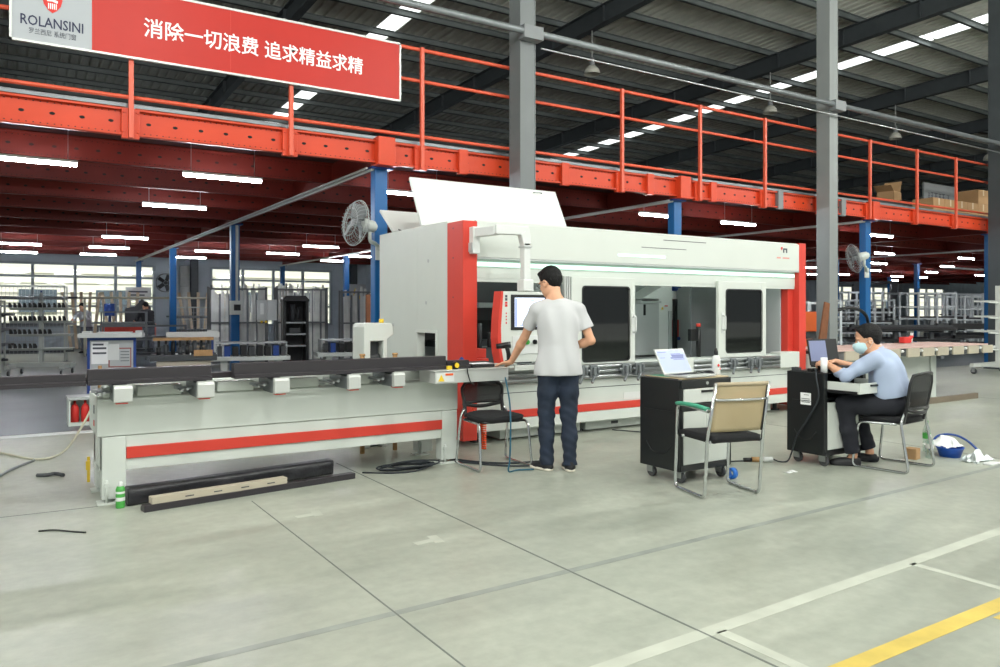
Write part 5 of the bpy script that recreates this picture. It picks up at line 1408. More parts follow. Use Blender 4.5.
shelf_rack('storage_rack', 'low storage rack of dark tubes right of the white trolley', (2.75, 23.8, 0), 1.1, 0.7, 1.35, 3, math.radians(-10), 'storage racks in the left workshop', mesh=False)
shelf_rack('storage_rack', 'grey rack of tubes in front of the grey wall, right of the far worker', (5.6, 27.0, 0), 1.9, 0.6, 1.5, 3, math.radians(-10), 'storage racks in the left workshop')
shelf_rack('storage_rack', 'tube rack behind the notice stand', (2.9, 21.4, 0), 2.0, 0.5, 1.0, 2, math.radians(-12), 'storage racks in the left workshop', mesh=False)
# long pale tube lying over stands in front of the windows
tag(obj('long_tube', MB().cyl((1.2, 26.0, 1.75), (6.3, 26.2, 1.78), 0.035, n=8).box(1.9, 1.96, 25.97, 26.08, 0, 1.72).box(5.6, 5.66, 26.15, 26.26, 0, 1.75), CABLE_B), 'long pale tube resting on two stands in front of the windows', 'tube')
# red bed machine at which the far worker stands
rm = thing('saw_machine', 'dark saw machine with a red bed where the far worker in black stands', 'machine', (3.6, 27.5, 0), math.radians(-12))
obj('bed', MB().box(-1.1, 0.5, -0.3, 0.3, 0.5, 0.95), RED_P, rm, local=True, bevel=0.01)
obj('base', MB().box(-0.9, 0.4, -0.25, 0.25, 0, 0.5), GREY_D, rm, local=True)
obj('housing', MB().prism([(-0.4, 0.95), (0.35, 0.95), (0.35, 1.5), (0.1, 1.75), (-0.1, 1.5), (-0.4, 1.45)], (0, -0.25, 0), (1, 0, 0), (0, 0, 1), (0, 0.5, 0)), GREY_D, rm, local=True, bevel=0.01)
obj('blue_motor', MB().box(-1.0, -0.7, -0.2, 0.1, 1.2, 1.6).cyl((-0.85, 0, 0.95), (-0.85, 0, 1.2), 0.05), BLUE2, rm, local=True, bevel=0.02)
# leaning pale boards at the windows
lb_ = tag(obj('leaning_board', MB().box(-0.05, 0.05, -0.015, 0.015, 0, 2.1), M('pale_timber', (206, 188, 160), 0.7, var=0.12, scale=6), pivot=False), '', 'board')
sets = [((1.9, 31.3), 5, 'pale board leaning at the left windows, left of the far worker', 'boards leaning left of the far worker'),
        ((3.1, 30.6), 5, 'pale board leaning at the left windows, right beside the white notice', 'boards leaning beside the white notice'),
        ((6.85, 31.2), 5, 'pale board leaning at the second window bank, right of the grey wall', 'boards leaning right of the grey wall'),
        ((5.55, 29.8), 4, 'pale board standing in front of the grey wall beside the round duct', 'boards by the round duct')]
first = True
for (sx, sy), n, lb, g in sets:
    for k in range(n):
        o = lb_ if first else copy_tree(lb_)
        first = False
        o.location = (sx + 0.17 * k, sy, 0)
        o.rotation_euler = (math.radians(-12), math.radians(-7 + 14 * k / (n - 1)), 0)
        o['label'] = lb; o['group'] = g
# back wall fittings
wf = thing('exhaust_fan', 'round exhaust fan in a grey square frame on the back wall', 'fan', (5.15, 32.1, 2.45))
obj('frame', MB().ring(-0.45, 0.45, -0.45, 0.45, -0.36, 0.36, -0.36, 0.36, -0.06, 0.06), WALLP, wf, local=True)
obj('ring', MB().lathe([(0.36, -0.08), (0.38, 0.0), (0.36, 0.08), (0.33, 0.0), (0.36, -0.08)], R=rotm('X', 90), n=28), GREY_M, wf, local=True)
fb_ = MB()
for k in range(5):
    q = 2 * PI * k / 5
    R = rotm('Y', math.degrees(q)) @ rotm('Z', 28)
    fb_.obox(rotm('Y', math.degrees(q)) @ Vector((0.2, 0, 0)), (0.24, 0.01, 0.16), rotm('Y', math.degrees(q)) @ rotm('X', 30))
fb_.cyl((0, -0.05, 0), (0, 0.05, 0), 0.07)
obj('blades', fb_, GREY_D, wf, local=True)
tag(obj('round_duct', MB().cyl((5.75, 31.6, 0), (5.75, 31.6, 3.1), 0.17, n=20).cyl((5.75, 31.6, 1.0), (5.75, 31.6, 1.04), 0.18, n=20).cyl((5.75, 31.6, 2.3), (5.75, 31.6, 2.34), 0.18, n=20), ALU), 'round grey duct standing in front of the back wall', 'duct')
for x, lb in ((6.15, 'a'), (12.75, 'b')):
    o = obj('steel_column', MB().box(x - 0.13, x + 0.13, 31.75, 31.77, 0, 8.5).box(x - 0.13, x + 0.13, 32.0, 32.02, 0, 8.5).box(x - 0.01, x + 0.01, 31.77, 32.0, 0, 8.5), RAFTER); o['kind'] = 'structure'
wn_ = thing('notice_sign', 'white notice hung on the blue column in front of the left windows', 'sign', (4.12, 31.512, 1.75))
obj('board', MB().box(-0.45, 0.42, -0.01, 0.01, 0, 0.5), W_WHITE, wn_, local=True)
obj('print', MB().box(-0.35, 0.3, -0.012, -0.01, 0.3, 0.36).box(-0.35, 0.2, -0.012, -0.01, 0.18, 0.23).box(-0.35, 0.3, -0.012, -0.01, 0.08, 0.12), INK_G, wn_, local=True)
cbx = thing('panel_box', 'small grey panel box on the blue column behind the left work bench', 'control box', (4.125, 16.98, 1.28))
obj('case', MB().box(-0.13, 0.13, -0.07, 0.04, 0, 0.3), W_PAINT, cbx, local=True, bevel=0.006)
obj('window', MB().box(-0.06, 0.08, -0.074, -0.07, 0.09, 0.22), BLACK, cbx, local=True)
tag(obj('white_conduit', MB().cyl((4.15, 17.0, 1.58), (4.15, 17.0, 3.2), 0.03, n=8), W_PAINT), 'white conduit running up the blue column from the grey panel box', 'conduit')
ws = thing('warning_sign', 'grey board with a yellow warning triangle, left of the white machine', 'sign', (12.5, 31.0, 1.5))
obj('board', MB().box(-0.55, 0.45, -0.02, 0.02, 0, 1.0), GREY_P, ws, local=True)
wt = obj('triangle', MB().prism([(-0.3, 0.36), (0.26, 0.36), (-0.02, 0.84)], (0, -0.03, 0), (1, 0, 0), (0, 0, 1), (0, 0.01, 0)), YELLOW, ws, local=True)
obj('bolt_mark', MB().prism([(-0.03, 0.42), (0.05, 0.6), (0.0, 0.6), (0.02, 0.74), (-0.07, 0.56), (-0.02, 0.56)], (0, -0.035, 0), (1, 0, 0), (0, 0, 1), (0, 0.005, 0)), BLACK, wt, local=True)
obj('post', MB().box(-0.05, 0.0, 0.02, 0.06, -1.5, 1.0), GREY_M, ws, local=True)
tag(obj('timber_post', MB().box(4.73, 4.80, 11.28, 11.33, 0, 1.62), WOOD_D, bevel=0.004), 'brown timber post standing beside the tall blue column left of the machine', 'post')
fs_ = crumple(9.6, 21.0, 0.9, 0.5, 0.3, 0.9, 5)
tag(obj('film_heap', fs_, glass_mat('cloudy_film', (0.8, 0.84, 0.86, 1), 0.35, 0.3)), 'heap of clear film on a table behind the white guide block', 'plastic film')
tag(obj('film_table', MB().box(9.0, 10.2, 20.6, 21.4, 0.86, 0.9).box(9.05, 9.12, 20.65, 20.72, 0, 0.86).box(10.08, 10.15, 20.65, 20.72, 0, 0.86).box(9.05, 9.12, 21.3, 21.36, 0, 0.86).box(10.08, 10.15, 21.3, 21.36, 0, 0.86), GREY_M), 'grey table under the heap of clear film', 'table')

# ================================================================ WALL FANS
def wall_fan(label, col, c, axis, r):
    """axis points out of the guard's front"""
    t = thing('wall_fan', label, 'fan', c)
    c = Vector(c); ax = Vector(axis).normalized()
    a = ax.orthogonal().normalized(); b = ax.cross(a)
    g = MB()
    for k in range(28):
        q = 2 * PI * k / 28
        d = a * math.cos(q) + b * math.sin(q)
        g.tube([c + ax * 0.10 + d * 0.05, c + ax * 0.08 + d * (r * 0.8), c + d * r, c - ax * 0.07 + d * (r * 0.8), c - ax * 0.1 + d * 0.08], 0.0022, n=4)
    for rr, o in ((r, 0.0), (r * 0.97, 0.02), (r * 0.6, 0.09), (0.06, 0.1), (r * 0.6, -0.085)):
        g.tube([c + ax * o + (a * math.cos(2 * PI * k / 32) + b * math.sin(2 * PI * k / 32)) * rr for k in range(32)], 0.005 if rr == r else 0.003, n=6, closed=True)
    obj('guard', g, GREY_P, t)
    bl = MB()
    for k in range(3):
        q = 2 * PI * k / 3
        d = a * math.cos(q) + b * math.sin(q); e = ax.cross(d)
        def P(u, v):
            rr = 0.05 + (r * 0.82 - 0.05) * u
            wv = (v - 0.5) * (0.12 + 0.22 * u) * (1 - 0.35 * u * u)
            return c + d * rr + e * wv + ax * (0.12 * (v - 0.5) * (1 - 0.3 * u))
        bl.sheet(P, 8, 6, thick=0.003)
    bl.cyl(c - ax * 0.04, c + ax * 0.05, 0.05)
    obj('blades', bl, GREY_M, t)
    obj('motor', MB().cyl(c - ax * 0.26, c - ax * 0.08, 0.075, 0.09, n=16).cyl(c - ax * 0.29, c - ax * 0.26, 0.05, n=16), W_PAINT2, t, bevel=0.006)
    m = c - ax * 0.2
    col = Vector(col)
    obj('bracket', MB().tube(arc_path([m, m + Vector((0, 0, -0.2)), Vector((col.x, col.y, m.z - 0.22)) * 0.6 + (m + Vector((0, 0, -0.2))) * 0.4, Vector((col.x, col.y, m.z - 0.3))], 0.06), 0.025, n=8).obox((col.x, col.y, m.z - 0.32), (0.14, 0.02, 0.2)), W_PAINT2, t)
wall_fan('pale wall fan on the tall blue column left of the white machine', (4.105, 9.325, 0), (3.70, 9.16, 2.47), (-0.95, -0.15, 0.12), 0.29)
wall_fan('pale wall fan seen from behind on the blue column near the seated man', (14.96, 9.33, 0), (14.4, 9.25, 2.42), (-0.75, 0.6, -0.25), 0.3)

# ================================================================ RIGHT SIDE
# wheeled rack at the right edge
wr = thing('cantilever_trolley', 'white wheeled cantilever trolley at the right picture edge', 'trolley', (17.9, 8.15, 0))
obj('mast', MB().box(-0.05, 0.05, -0.05, 0.05, 0.2, 1.9).box(-0.05, 0.6, -0.05, 0.05, 1.85, 1.9).box(0.55, 0.6, -0.05, 0.05, 0.2, 1.85), W_PAINT, wr, local=True, bevel=0.004)
obj('base_beam', MB().box(-0.4, 1.0, -0.4, -0.32, 0.15, 0.23).box(-0.4, 1.0, 0.32, 0.4, 0.15, 0.23).box(-0.05, 0.05, -0.4, 0.4, 0.15, 0.23).box(0.55, 0.62, -0.4, 0.4, 0.15, 0.23), W_PAINT, wr, local=True, bevel=0.004)
for z in (0.55, 0.9, 1.22, 1.55):
    for x in (0, 0.575):
        obj('arm', MB().bar((x, -0.5, z + 0.02), (x, 0.5, z + 0.02), 0.04, 0.04), W_PAINT, wr, local=True)
    obj('arm', MB().bar((-0.42, 0, z), (0, 0, z - 0.02), 0.03, 0.03), W_PAINT, wr, local=True)
for x in (-0.33, 0.9):
    for y in (-0.36, 0.36): caster(wr, x, y, 0.15, 0.062)
tag(obj('red_box', MB().box(20.7, 21.1, 8.6, 8.9, 0, 0.3), RED_P, bevel=0.01), 'small red box on the floor behind the right wheeled trolley', 'box')

# tube frame trolleys and dark profile racks
TUBEW = M('pale_grey_tube_paint', (206, 213, 215), 0.4, var=0.04)
def tube_trolley(label, loc, rz, w=1.7, h=1.75, group='pale tube frame trolleys'):
    t = thing('tube_frame_trolley', label, 'trolley', loc, rz, group)
    f_ = MB()
    n = 4
    for k in range(n):
        x = -w / 2 + w * k / (n - 1)
        for y in (-0.35, 0.35): f_.box(x - 0.03, x + 0.03, y - 0.03, y + 0.03, 0.15, h)
    for z in (0.18, h * 0.36, h * 0.55, h * 0.75, h - 0.04):
        for y in (-0.35, 0.35): f_.box(-w / 2, w / 2, y - 0.025, y + 0.025, z - 0.025, z + 0.025)
        for x in (-w / 2, w / 2): f_.box(x - 0.025, x + 0.025, -0.35, 0.35, z - 0.025, z + 0.025)
    obj('frame', f_, TUBEW, t, local=True)
    for x in (-w / 2 + 0.1, w / 2 - 0.1):
        for y in (-0.33, 0.33): obj('wheel', MB().cyl((x, y - 0.02, 0.075), (x, y + 0.02, 0.075), 0.075, n=14).box(x - 0.02, x + 0.02, y - 0.03, y + 0.03, 0.1, 0.16), RUBBER, t, local=True)
    for q, z in enumerate((h * 0.36, h * 0.55)):
        for r in range(3):
            obj('stored_profile', MB().box(-w / 2 - 0.2, w / 2 + 0.2, -0.28 + 0.2 * r, -0.16 + 0.2 * r, z + 0.026, z + 0.08), PROFILE if (q + r) % 2 else GREY_D, t, local=True)
for k, (x, y, h) in enumerate(((24.0, 15.2, 1.75), (26.3, 14.4, 2.0), (28.5, 14.6, 1.9), (30.7, 14.2, 1.95), (27.0, 17.4, 2.1), (32.2, 14.6, 2.0), (33.8, 16.5, 2.1))):
    tube_trolley(['pale tube frame trolley right of the seated man\'s head, leftmost of its row', 'second pale tube frame trolley from the seated man\'s head', 'third pale tube frame trolley from the seated man\'s head', 'fourth pale tube frame trolley from the seated man\'s head', 'pale tube frame trolley in the back row behind the others', 'pale tube frame trolley beside the dark blue column at the right', 'rear pale tube frame trolley beside the dark blue column at the right'][k], (x, y, 0), math.radians(-32), 1.9, h)
tube_trolley('pale tube frame trolley seen between the grey column and the blue column', (17.2, 12.3, 0), math.radians(-25), 1.3, 1.6)
tube_trolley('farther pale tube frame trolley between the grey column and the blue column', (19.2, 15.2, 0), math.radians(-25), 1.4, 1.9)
# dark profile stacks on cantilever arms in front of the trolleys
def dark_rack(label, loc, rz, w):
    t = thing('profile_rack', label, 'rack', loc, rz, 'dark profile racks on the right')
    f_ = MB()
    for x in (-w / 2 + 0.3, 0, w / 2 - 0.3):
        f_.box(x - 0.05, x + 0.05, -0.05, 0.05, 0, 1.1)
        for z in (0.2, 0.5, 0.8): f_.box(x - 0.03, x + 0.03, -0.6, 0.6, z - 0.05, z)
        f_.box(x - 0.05, x + 0.05, -0.5, 0.5, 0, 0.08)
    obj('frame', f_, GREY_M, t, local=True)
    for z in (0.2, 0.5, 0.8):
        for y in (-0.5, -0.34, -0.18, 0.14, 0.3, 0.46):
            obj('stored_profile', MB().box(-w / 2 - random.uniform(0, 0.4), w / 2 + random.uniform(0, 0.4), y - 0.06, y + 0.06, z, z + random.choice((0.06, 0.1, 0.16))), [PROFILE, GREY_D, BLACK][int(abs(y * 10)) % 3], t, local=True)
dark_rack('rack of long dark profiles in front of the pale tube trolleys', (27.4, 11.9, 0), math.radians(-28), 5.0)
dark_rack('rack of dark profiles just right of the blue column behind the seated man', (21.6, 12.6, 0), math.radians(-28), 2.8)
# tall dark presses and frames in the far right
for k, (x, y, h) in enumerate(((29.5, 19.8, 2.6), (33.0, 20.2, 2.7))):
    t = thing('glazing_frame', ['dark leaning steel frame left of the pale trolleys', 'dark leaning steel frame behind the pale trolleys'][k], 'rack', (x, y, 0), math.radians(-30))
    obj('a_frame', MB().bar((-0.7, 0, 0), (-0.35, 0, h), 0.14, 0.3).bar((0.7, 0, 0), (0.9, 0, h), 0.14, 0.3).box(-0.7, 0.9, -0.1, 0.1, h * 0.5, h * 0.5 + 0.1).box(-0.4, 0.95, -0.1, 0.1, h - 0.1, h), GREY_D, t, local=True)
    obj('panel', MB().box(-0.3, 0.7, 0.06, 0.09, 0.4, h * 0.5), ALU_D, t, local=True)
tag(obj('white_conduit', MB().tube(arc_path([(24.5, 12.8, 2.72), (31.5, 12.8, 2.72), (31.5, 12.8, 0)], 0.05), 0.03, n=6), TUBEW), 'white conduit crossing in front of the racks then dropping to the floor', 'conduit')
# orange robot cell and plywood between machine and grey column
om = thing('orange_machine', 'orange machine housing seen between the machine end and the grey column', 'machine', (13.6, 9.9, 0))
obj('housing', MB().box(-0.55, 0.45, -0.3, 0.5, 0.95, 1.35).box(-0.55, 0.0, -0.3, 0.5, 0.3, 0.8), M('orange_housing', (226, 98, 30), 0.45), om, local=True, bevel=0.02)
obj('head', MB().box(-0.4, 0.2, -0.2, 0.3, 0.8, 0.95).cyl((-0.2, -0.3, 0.88), (-0.2, -0.25, 0.88), 0.06), GREY_D, om, local=True)
obj('stand', MB().box(-0.5, 0.4, -0.2, 0.4, 0, 0.3).box(0.0, 0.3, -0.1, 0.3, 0.3, 0.8), GREY_D, om, local=True)
tag(obj('plywood_sheet', MB().prism([(0, 0), (0.3, 0), (0.52, 1.5), (0.38, 1.53)], (12.3, 8.72, 0), (1, 0, 0), (0, 0, 1), (0, 0.03, 0)), WOOD_D), 'brown plywood offcut leaning on the middle grey column', 'plywood')
tag(obj('black_hose', MB().tube(spline([(13.3, 9.0, 1.35), (13.8, 8.95, 1.42), (14.3, 8.98, 1.32), (14.65, 9.1, 1.0), (14.68, 9.15, 0.0)]), 0.032, n=8), BLACK), 'thick black hose arched between the grey column and the blue column', 'hose')
ob_ = thing('power_tool', 'orange and white power tool lying at the far end of the outfeed table', 'tool', (12.3, 7.0, 0.839))
obj('body', MB().box(-0.12, 0.1, -0.05, 0.05, 0, 0.1).cyl((0.1, 0, 0.06), (0.2, 0, 0.12), 0.03), INK_R, ob_, local=True, bevel=0.02)
obj('handle', MB().cyl((0.15, 0, 0), (0.18, 0, 0.16), 0.025), W_WHITE, ob_, local=True)

# ---- things on the mezzanine deck at the right
for k in range(6):
    carton(18.55 + 0.52 * k, 10.0, ZD, 0.5, 0.5, 0.4, 0, ['cardboard box on the mezzanine, leftmost of the row by the grey sign', 'cardboard box on the mezzanine, second of the row from the grey sign', 'cardboard box on the mezzanine, third of the row from the grey sign', 'cardboard box on the mezzanine, fourth of the row from the grey sign', 'lower cardboard box on the mezzanine, fifth of the row', 'lower cardboard box on the mezzanine, last of the row at the dark column'][k], 'cardboard boxes on the mezzanine')
for k in range(2):
    carton(20.63 + 0.52 * k, 10.0, ZD + 0.402, 0.5, 0.5, 0.36, 0, ['upper cardboard box on the mezzanine, left of the topmost pair', 'upper cardboard box on the mezzanine, right of the topmost pair'][k], 'cardboard boxes on the mezzanine')
slab = tag(obj('dark_tabletop', MB().box(17.0, 19.3, 10.5, 11.4, ZD + 0.3, ZD + 0.36).box(17.1, 17.2, 10.6, 10.7, ZD, ZD + 0.3).box(19.1, 19.2, 10.6, 10.7, ZD, ZD + 0.3).box(17.1, 17.2, 11.2, 11.3, ZD, ZD + 0.3).box(19.1, 19.2, 11.2, 11.3, ZD, ZD + 0.3), GREY_D), 'dark low table on the mezzanine under the open cardboard box', 'table')
carton(18.25, 10.8, ZD + 0.3602, 0.5, 0.4, 0.28, 0.2, 'open cardboard box with raised flaps on the dark mezzanine table', 'cardboard boxes on the mezzanine', True)
tag(obj('cardboard_sheet', MB().box(18.62, 19.1, 10.6, 11.0, ZD + 0.3602, ZD + 0.4), CARD), 'flat cardboard sheet beside the open box on the mezzanine', 'cardboard')
gs = thing('grey_sign', 'grey sign board with dark lettering standing among the mezzanine boxes', 'sign', (20.3, 10.75, ZD))
obj('board', MB().box(-0.6, 0.9, -0.02, 0.02, 0.42, 1.02), GREY_M, gs, local=True)
for x0, w_, h_ in ((-0.42, 0.1, 0.13), (-0.28, 0.12, 0.15), (-0.12, 0.16, 0.15), (0.1, 0.12, 0.14), (0.26, 0.13, 0.15), (0.52, 0.1, 0.13)):
    obj('faded_character', MB().box(x0, x0 + w_, -0.023, -0.02, 0.64, 0.66).box(x0 + w_ * 0.4, x0 + w_ * 0.6, -0.023, -0.02, 0.64, 0.64 + h_).box(x0, x0 + w_, -0.023, -0.02, 0.62 + h_, 0.64 + h_).box(x0 + w_ * 0.1, x0 + w_ * 0.9, -0.023, -0.02, 0.69, 0.71), INK_G, gs, local=True)
obj('post', MB().box(-0.5, -0.44, 0.02, 0.06, 0, 1.0).box(0.7, 0.76, 0.02, 0.06, 0, 1.0), GREY_D, gs, local=True)
# ================================================================ PEOPLE
SKIN = M('skin', (212, 160, 128), 0.55, var=0.05, scale=20)
HAIR = M('black_hair', (12, 11, 12), 0.6, var=0.4, scale=60, bump=0.6, bscale=140, spec=0.3)
TSHIRT = M('white_cotton', (192, 193, 195), 0.85, var=0.02)
SHIRT_B = M('light_blue_cotton', (166, 180, 206), 0.85, var=0.05)
JEANS = M('dark_blue_denim', (30, 41, 58), 0.85, var=0.3, scale=7, bump=0.2)
SLACKS = M('navy_black_wool', (27, 29, 38), 0.85, var=0.1)
SHOE = M('black_shoe', (26, 27, 30), 0.6, var=0.1)
SOLE = M('cream_sole', (220, 214, 200), 0.6, var=0.04)
MASK = M('pale_blue_mask', (196, 228, 234), 0.8, var=0.02)
EYE_W = M('eye_white', (230, 228, 224), 0.3, var=0)
EYE_D = M('eye_iris', (30, 22, 18), 0.2, var=0)

class SDF:
    """smooth union of simple rounded solids, turned into one skin by surface nets"""
    def __init__(s): s.p = []; s.cuts = []; s.warp = None
    def cone(s, a, b, ra, rb=None, k=0.02):
        s.p.append(('c', np.array(a, float), np.array(b, float), ra, ra if rb is None else rb, k)); return s
    def chain(s, pts, rs, k=0.02):
        for i in range(len(pts) - 1): s.cone(pts[i], pts[i + 1], rs[i], rs[i + 1], k)
        return s
    def ell(s, c, r, R=None, k=0.02, sub=False):
        R = np.array(R if R is not None else Matrix.Identity(3))
        s.p.append(('s' if sub else 'e', np.array(c, float), np.array(r, float), R, None, k)); return s
    def ell2(s, c, r, R=None, k=0.02, sub=False):
        return s.ell(c, tuple(q * HS for q in r), R, k, sub)
    def cut(s, n, o):
        """drop everything on the side n points to"""
        n = np.array(n, float); s.cuts.append((n / np.linalg.norm(n), np.array(o, float))); return s
    def cutif(s, n, o, c, r):
        n = np.array(n, float); s.cuts.append((n / np.linalg.norm(n), np.array(o, float), np.array(c, float), r)); return s
    def dist(s, q, P):
        if q[0] == 'c':
            a, b, ra, rb = q[1], q[2], q[3], q[4]
            ba = b - a; L = max(1e-9, ba @ ba)
            t = np.clip(((P - a) @ ba) / L, 0, 1)
            return np.linalg.norm(P - a - t[:, None] * ba, axis=1) - (ra + (rb - ra) * t)
        x = (P - q[1]) @ q[3]
        k0 = np.linalg.norm(x / q[2], axis=1)
        k1 = np.linalg.norm(x / q[2] ** 2, axis=1) + 1e-9
        return k0 * (k0 - 1) / k1
    def bound(s):
        lo, hi = [], []
        for q in s.p:
            if q[0] == 'c':
                r = max(q[3], q[4]); lo.append(np.minimum(q[1], q[2]) - r); hi.append(np.maximum(q[1], q[2]) + r)
            elif q[0] == 'e':
                r = max(q[2]); lo.append(q[1] - r); hi.append(q[1] + r)
        return np.min(lo, 0) - 0.04, np.max(hi, 0) + 0.04
    def evalp(s, P, sel):
        d = np.full(len(P), 1.0)
        for q in sel:
            e = s.dist(q, P); k = q[5]
            if q[0] == 's':
                h = np.clip(0.5 - 0.5 * (d + e) / k, 0, 1)
                d = d * (1 - h) - e * h + k * h * (1 - h)
            else:
                h = np.clip(0.5 + 0.5 * (d - e) / k, 0, 1)
                d = d * (1 - h) + e * h - k * h * (1 - h)
        if s.warp is not None: d = d + s.warp(P)
        for c in s.cuts:
            e = (P - c[1]) @ c[0]
            if len(c) == 4: e = np.where(np.linalg.norm(P - c[2], axis=1) < c[3], e, -1.0)
            d = np.maximum(d, e)
        return d
    def mesh(s, res):
        lo, hi = s.bound()
        B = 12
        nb = np.ceil((hi - lo) / res / B).astype(int)
        n = nb * B + 1
        G = np.full(tuple(n), 1.0, np.float32)
        hd = B * res * 0.5 * math.sqrt(3)
        idx = np.array([(i, j, k) for i in range(nb[0]) for j in range(nb[1]) for k in range(nb[2])])
        cen = lo + (idx + 0.5) * B * res
        D = np.stack([s.dist(q, cen) for q in s.p])
        D2 = D.copy()
        for i, q in enumerate(s.p):
            if q[0] == 's': D2[i] = 9
        near = np.abs(D2).min(0) < hd * 1.6 + 0.06
        near |= (np.abs(D).min(0) < hd * 1.6 + 0.06)
        ax = np.arange(B + 1) * res
        off = np.stack(np.meshgrid(ax, ax, ax, indexing='ij'), -1).reshape(-1, 3)
        for m in range(len(idx)):
            i, j, k = idx[m] * B
            if near[m]:
                sel = [q for t, q in enumerate(s.p) if D[t, m] < hd * 1.8 + 0.08]
                if sel:
                    G[i:i + B + 1, j:j + B + 1, k:k + B + 1] = s.evalp(off + lo + idx[m] * B * res, sel).reshape(B + 1, B + 1, B + 1)
                    continue
            v = 1.0 if D2[:, m].min() > 0 else -1.0
            if v < 0:
                c = cen[m:m + 1]
                for ct in s.cuts:
                    if len(ct) == 2 and ((c - ct[1]) @ ct[0])[0] > 0: v = 1.0
            G[i:i + B + 1, j:j + B + 1, k:k + B + 1] = v
        # surface nets
        ins = G < 0
        c8 = [(a, b, c) for a in (0, 1) for b in (0, 1) for c in (0, 1)]
        sh = tuple(x - 1 for x in G.shape)
        def corner(A, o): return A[o[0]:o[0] + sh[0], o[1]:o[1] + sh[1], o[2]:o[2] + sh[2]]
        cnt = sum(corner(ins, o).astype(np.int8) for o in c8)
        act = (cnt > 0) & (cnt < 8)
        ids = np.argwhere(act)
        vid = -np.ones(sh, np.int64); vid[act] = np.arange(len(ids))
        vals = np.stack([G[ids[:, 0] + o[0], ids[:, 1] + o[1], ids[:, 2] + o[2]] for o in c8], 1)
        acc = np.zeros((len(ids), 3)); num = np.zeros(len(ids))
        for a in range(8):
            for b in range(a + 1, 8):
                oa, ob = np.array(c8[a]), np.array(c8[b])
                if np.abs(oa - ob).sum() != 1: continue
                va, vb = vals[:, a], vals[:, b]
                x = (va < 0) != (vb < 0)
                t = np.where(x, va / np.where(x, va - vb, 1), 0)
                acc += np.where(x[:, None], oa + (ob - oa) * t[:, None], 0); num += x
        V = lo + (ids + acc / num[:, None]) * res
        F = []
        for d in range(3):
            e1, e2 = [(1, 2), (2, 0), (0, 1)][d]
            s0 = [slice(1, -1)] * 3; s1 = [slice(1, -1)] * 3
            s0[d] = slice(0, -1); s1[d] = slice(1, None)
            A, Bq = ins[tuple(s0)], ins[tuple(s1)]
            for flip, mask in ((False, A & ~Bq), (True, ~A & Bq)):
                q = np.argwhere(mask)
                if not len(q): continue
                base = q + 1; base[:, d] -= 1
                u = np.zeros(3, int); u[e1] = 1; w = np.zeros(3, int); w[e2] = 1
                g = lambda z: vid[z[:, 0], z[:, 1], z[:, 2]]
                f = np.stack([g(base - u - w), g(base - w), g(base), g(base - u)], 1)
                f = f[(f >= 0).all(1)]
                F.append(f[:, ::-1] if flip else f)
        F = np.concatenate(F) if F else np.zeros((0, 4), int)
        return V, F

def skin_obj(name, sdf, res, mats, parent, smooth_it=2, label=None):
    V, F = sdf.mesh(res)
    mb = MB()
    mb.add(V.tolist(), F.tolist(), True)
    o = obj(name, mb, mats, parent, local=True, label=label)
    if smooth_it:
        m = o.modifiers.new('soften', 'SMOOTH'); m.iterations = smooth_it; m.factor = 0.5
    return o

def v3(*a): return np.array(a, float)

def add_hand(S, wrist, d, n, side, curl=0.35, spread=0.1, k=0.006, sc=1.0):
    """wrist point, d = direction of the fingers, n = back of the hand, side = towards the thumb"""
    d = d / np.linalg.norm(d); n = n - d * (n @ d); n /= np.linalg.norm(n)
    t = np.cross(n, d); t = t if t @ side > 0 else -t
    R = np.stack([t, d, n], 1)
    S.ell(wrist + d * 0.048 * sc, v3(0.041, 0.052, 0.0155) * sc, R, k=0.02)
    S.ell(wrist + d * 0.03 * sc + t * 0.02 * sc - n * 0.006 * sc, v3(0.022, 0.036, 0.016) * sc, R, k=0.015)
    for i, (o, L, r) in enumerate(((0.029, 0.075, 0.0088), (0.0098, 0.083, 0.0091), (-0.0098, 0.077, 0.0086), (-0.028, 0.06, 0.0076))):
        b = wrist + d * (0.088 - 0.006 * abs(i - 1)) * sc + t * o * sc
        dd = d + t * spread * (1.5 - i) * 0.6; dd /= np.linalg.norm(dd)
        c = curl * (1 + 0.12 * i)
        p = [b - dd * 0.01]
        a = c * 0.5
        for f_ in (0.46, 0.30, 0.24):
            dirn = dd * math.cos(a) - n * math.sin(a)
            p.append(p[-1] + dirn * L * f_ * sc); a += c
        S.chain(p, [r * 1.05 * sc, r * sc, r * 0.93 * sc, r * 0.8 * sc], k=k)
    b = wrist + d * 0.022 * sc + t * 0.03 * sc - n * 0.006 * sc
    e1 = t * 0.75 + d * 0.62 - n * 0.25; e1 /= np.linalg.norm(e1)
    e2 = t * 0.42 + d * 0.85 - n * 0.3; e2 /= np.linalg.norm(e2)
    S.chain([b, b + e1 * 0.035 * sc, b + e1 * 0.035 * sc + e2 * 0.03 * sc, b + e1 * 0.035 * sc + e2 * 0.056 * sc], [0.0125 * sc, 0.0105 * sc, 0.0098 * sc, 0.0082 * sc], k=0.008)

HS = 1.06
def head_frame(c, yaw, pitch, roll=0.0):
    R = np.array(Matrix.Rotation(yaw, 3, 'Z') @ Matrix.Rotation(-pitch, 3, 'X') @ Matrix.Rotation(roll, 3, 'Y'))
    return lambda x, y, z: np.array(c, float) + R @ v3(x * HS, y * HS, z * HS), R

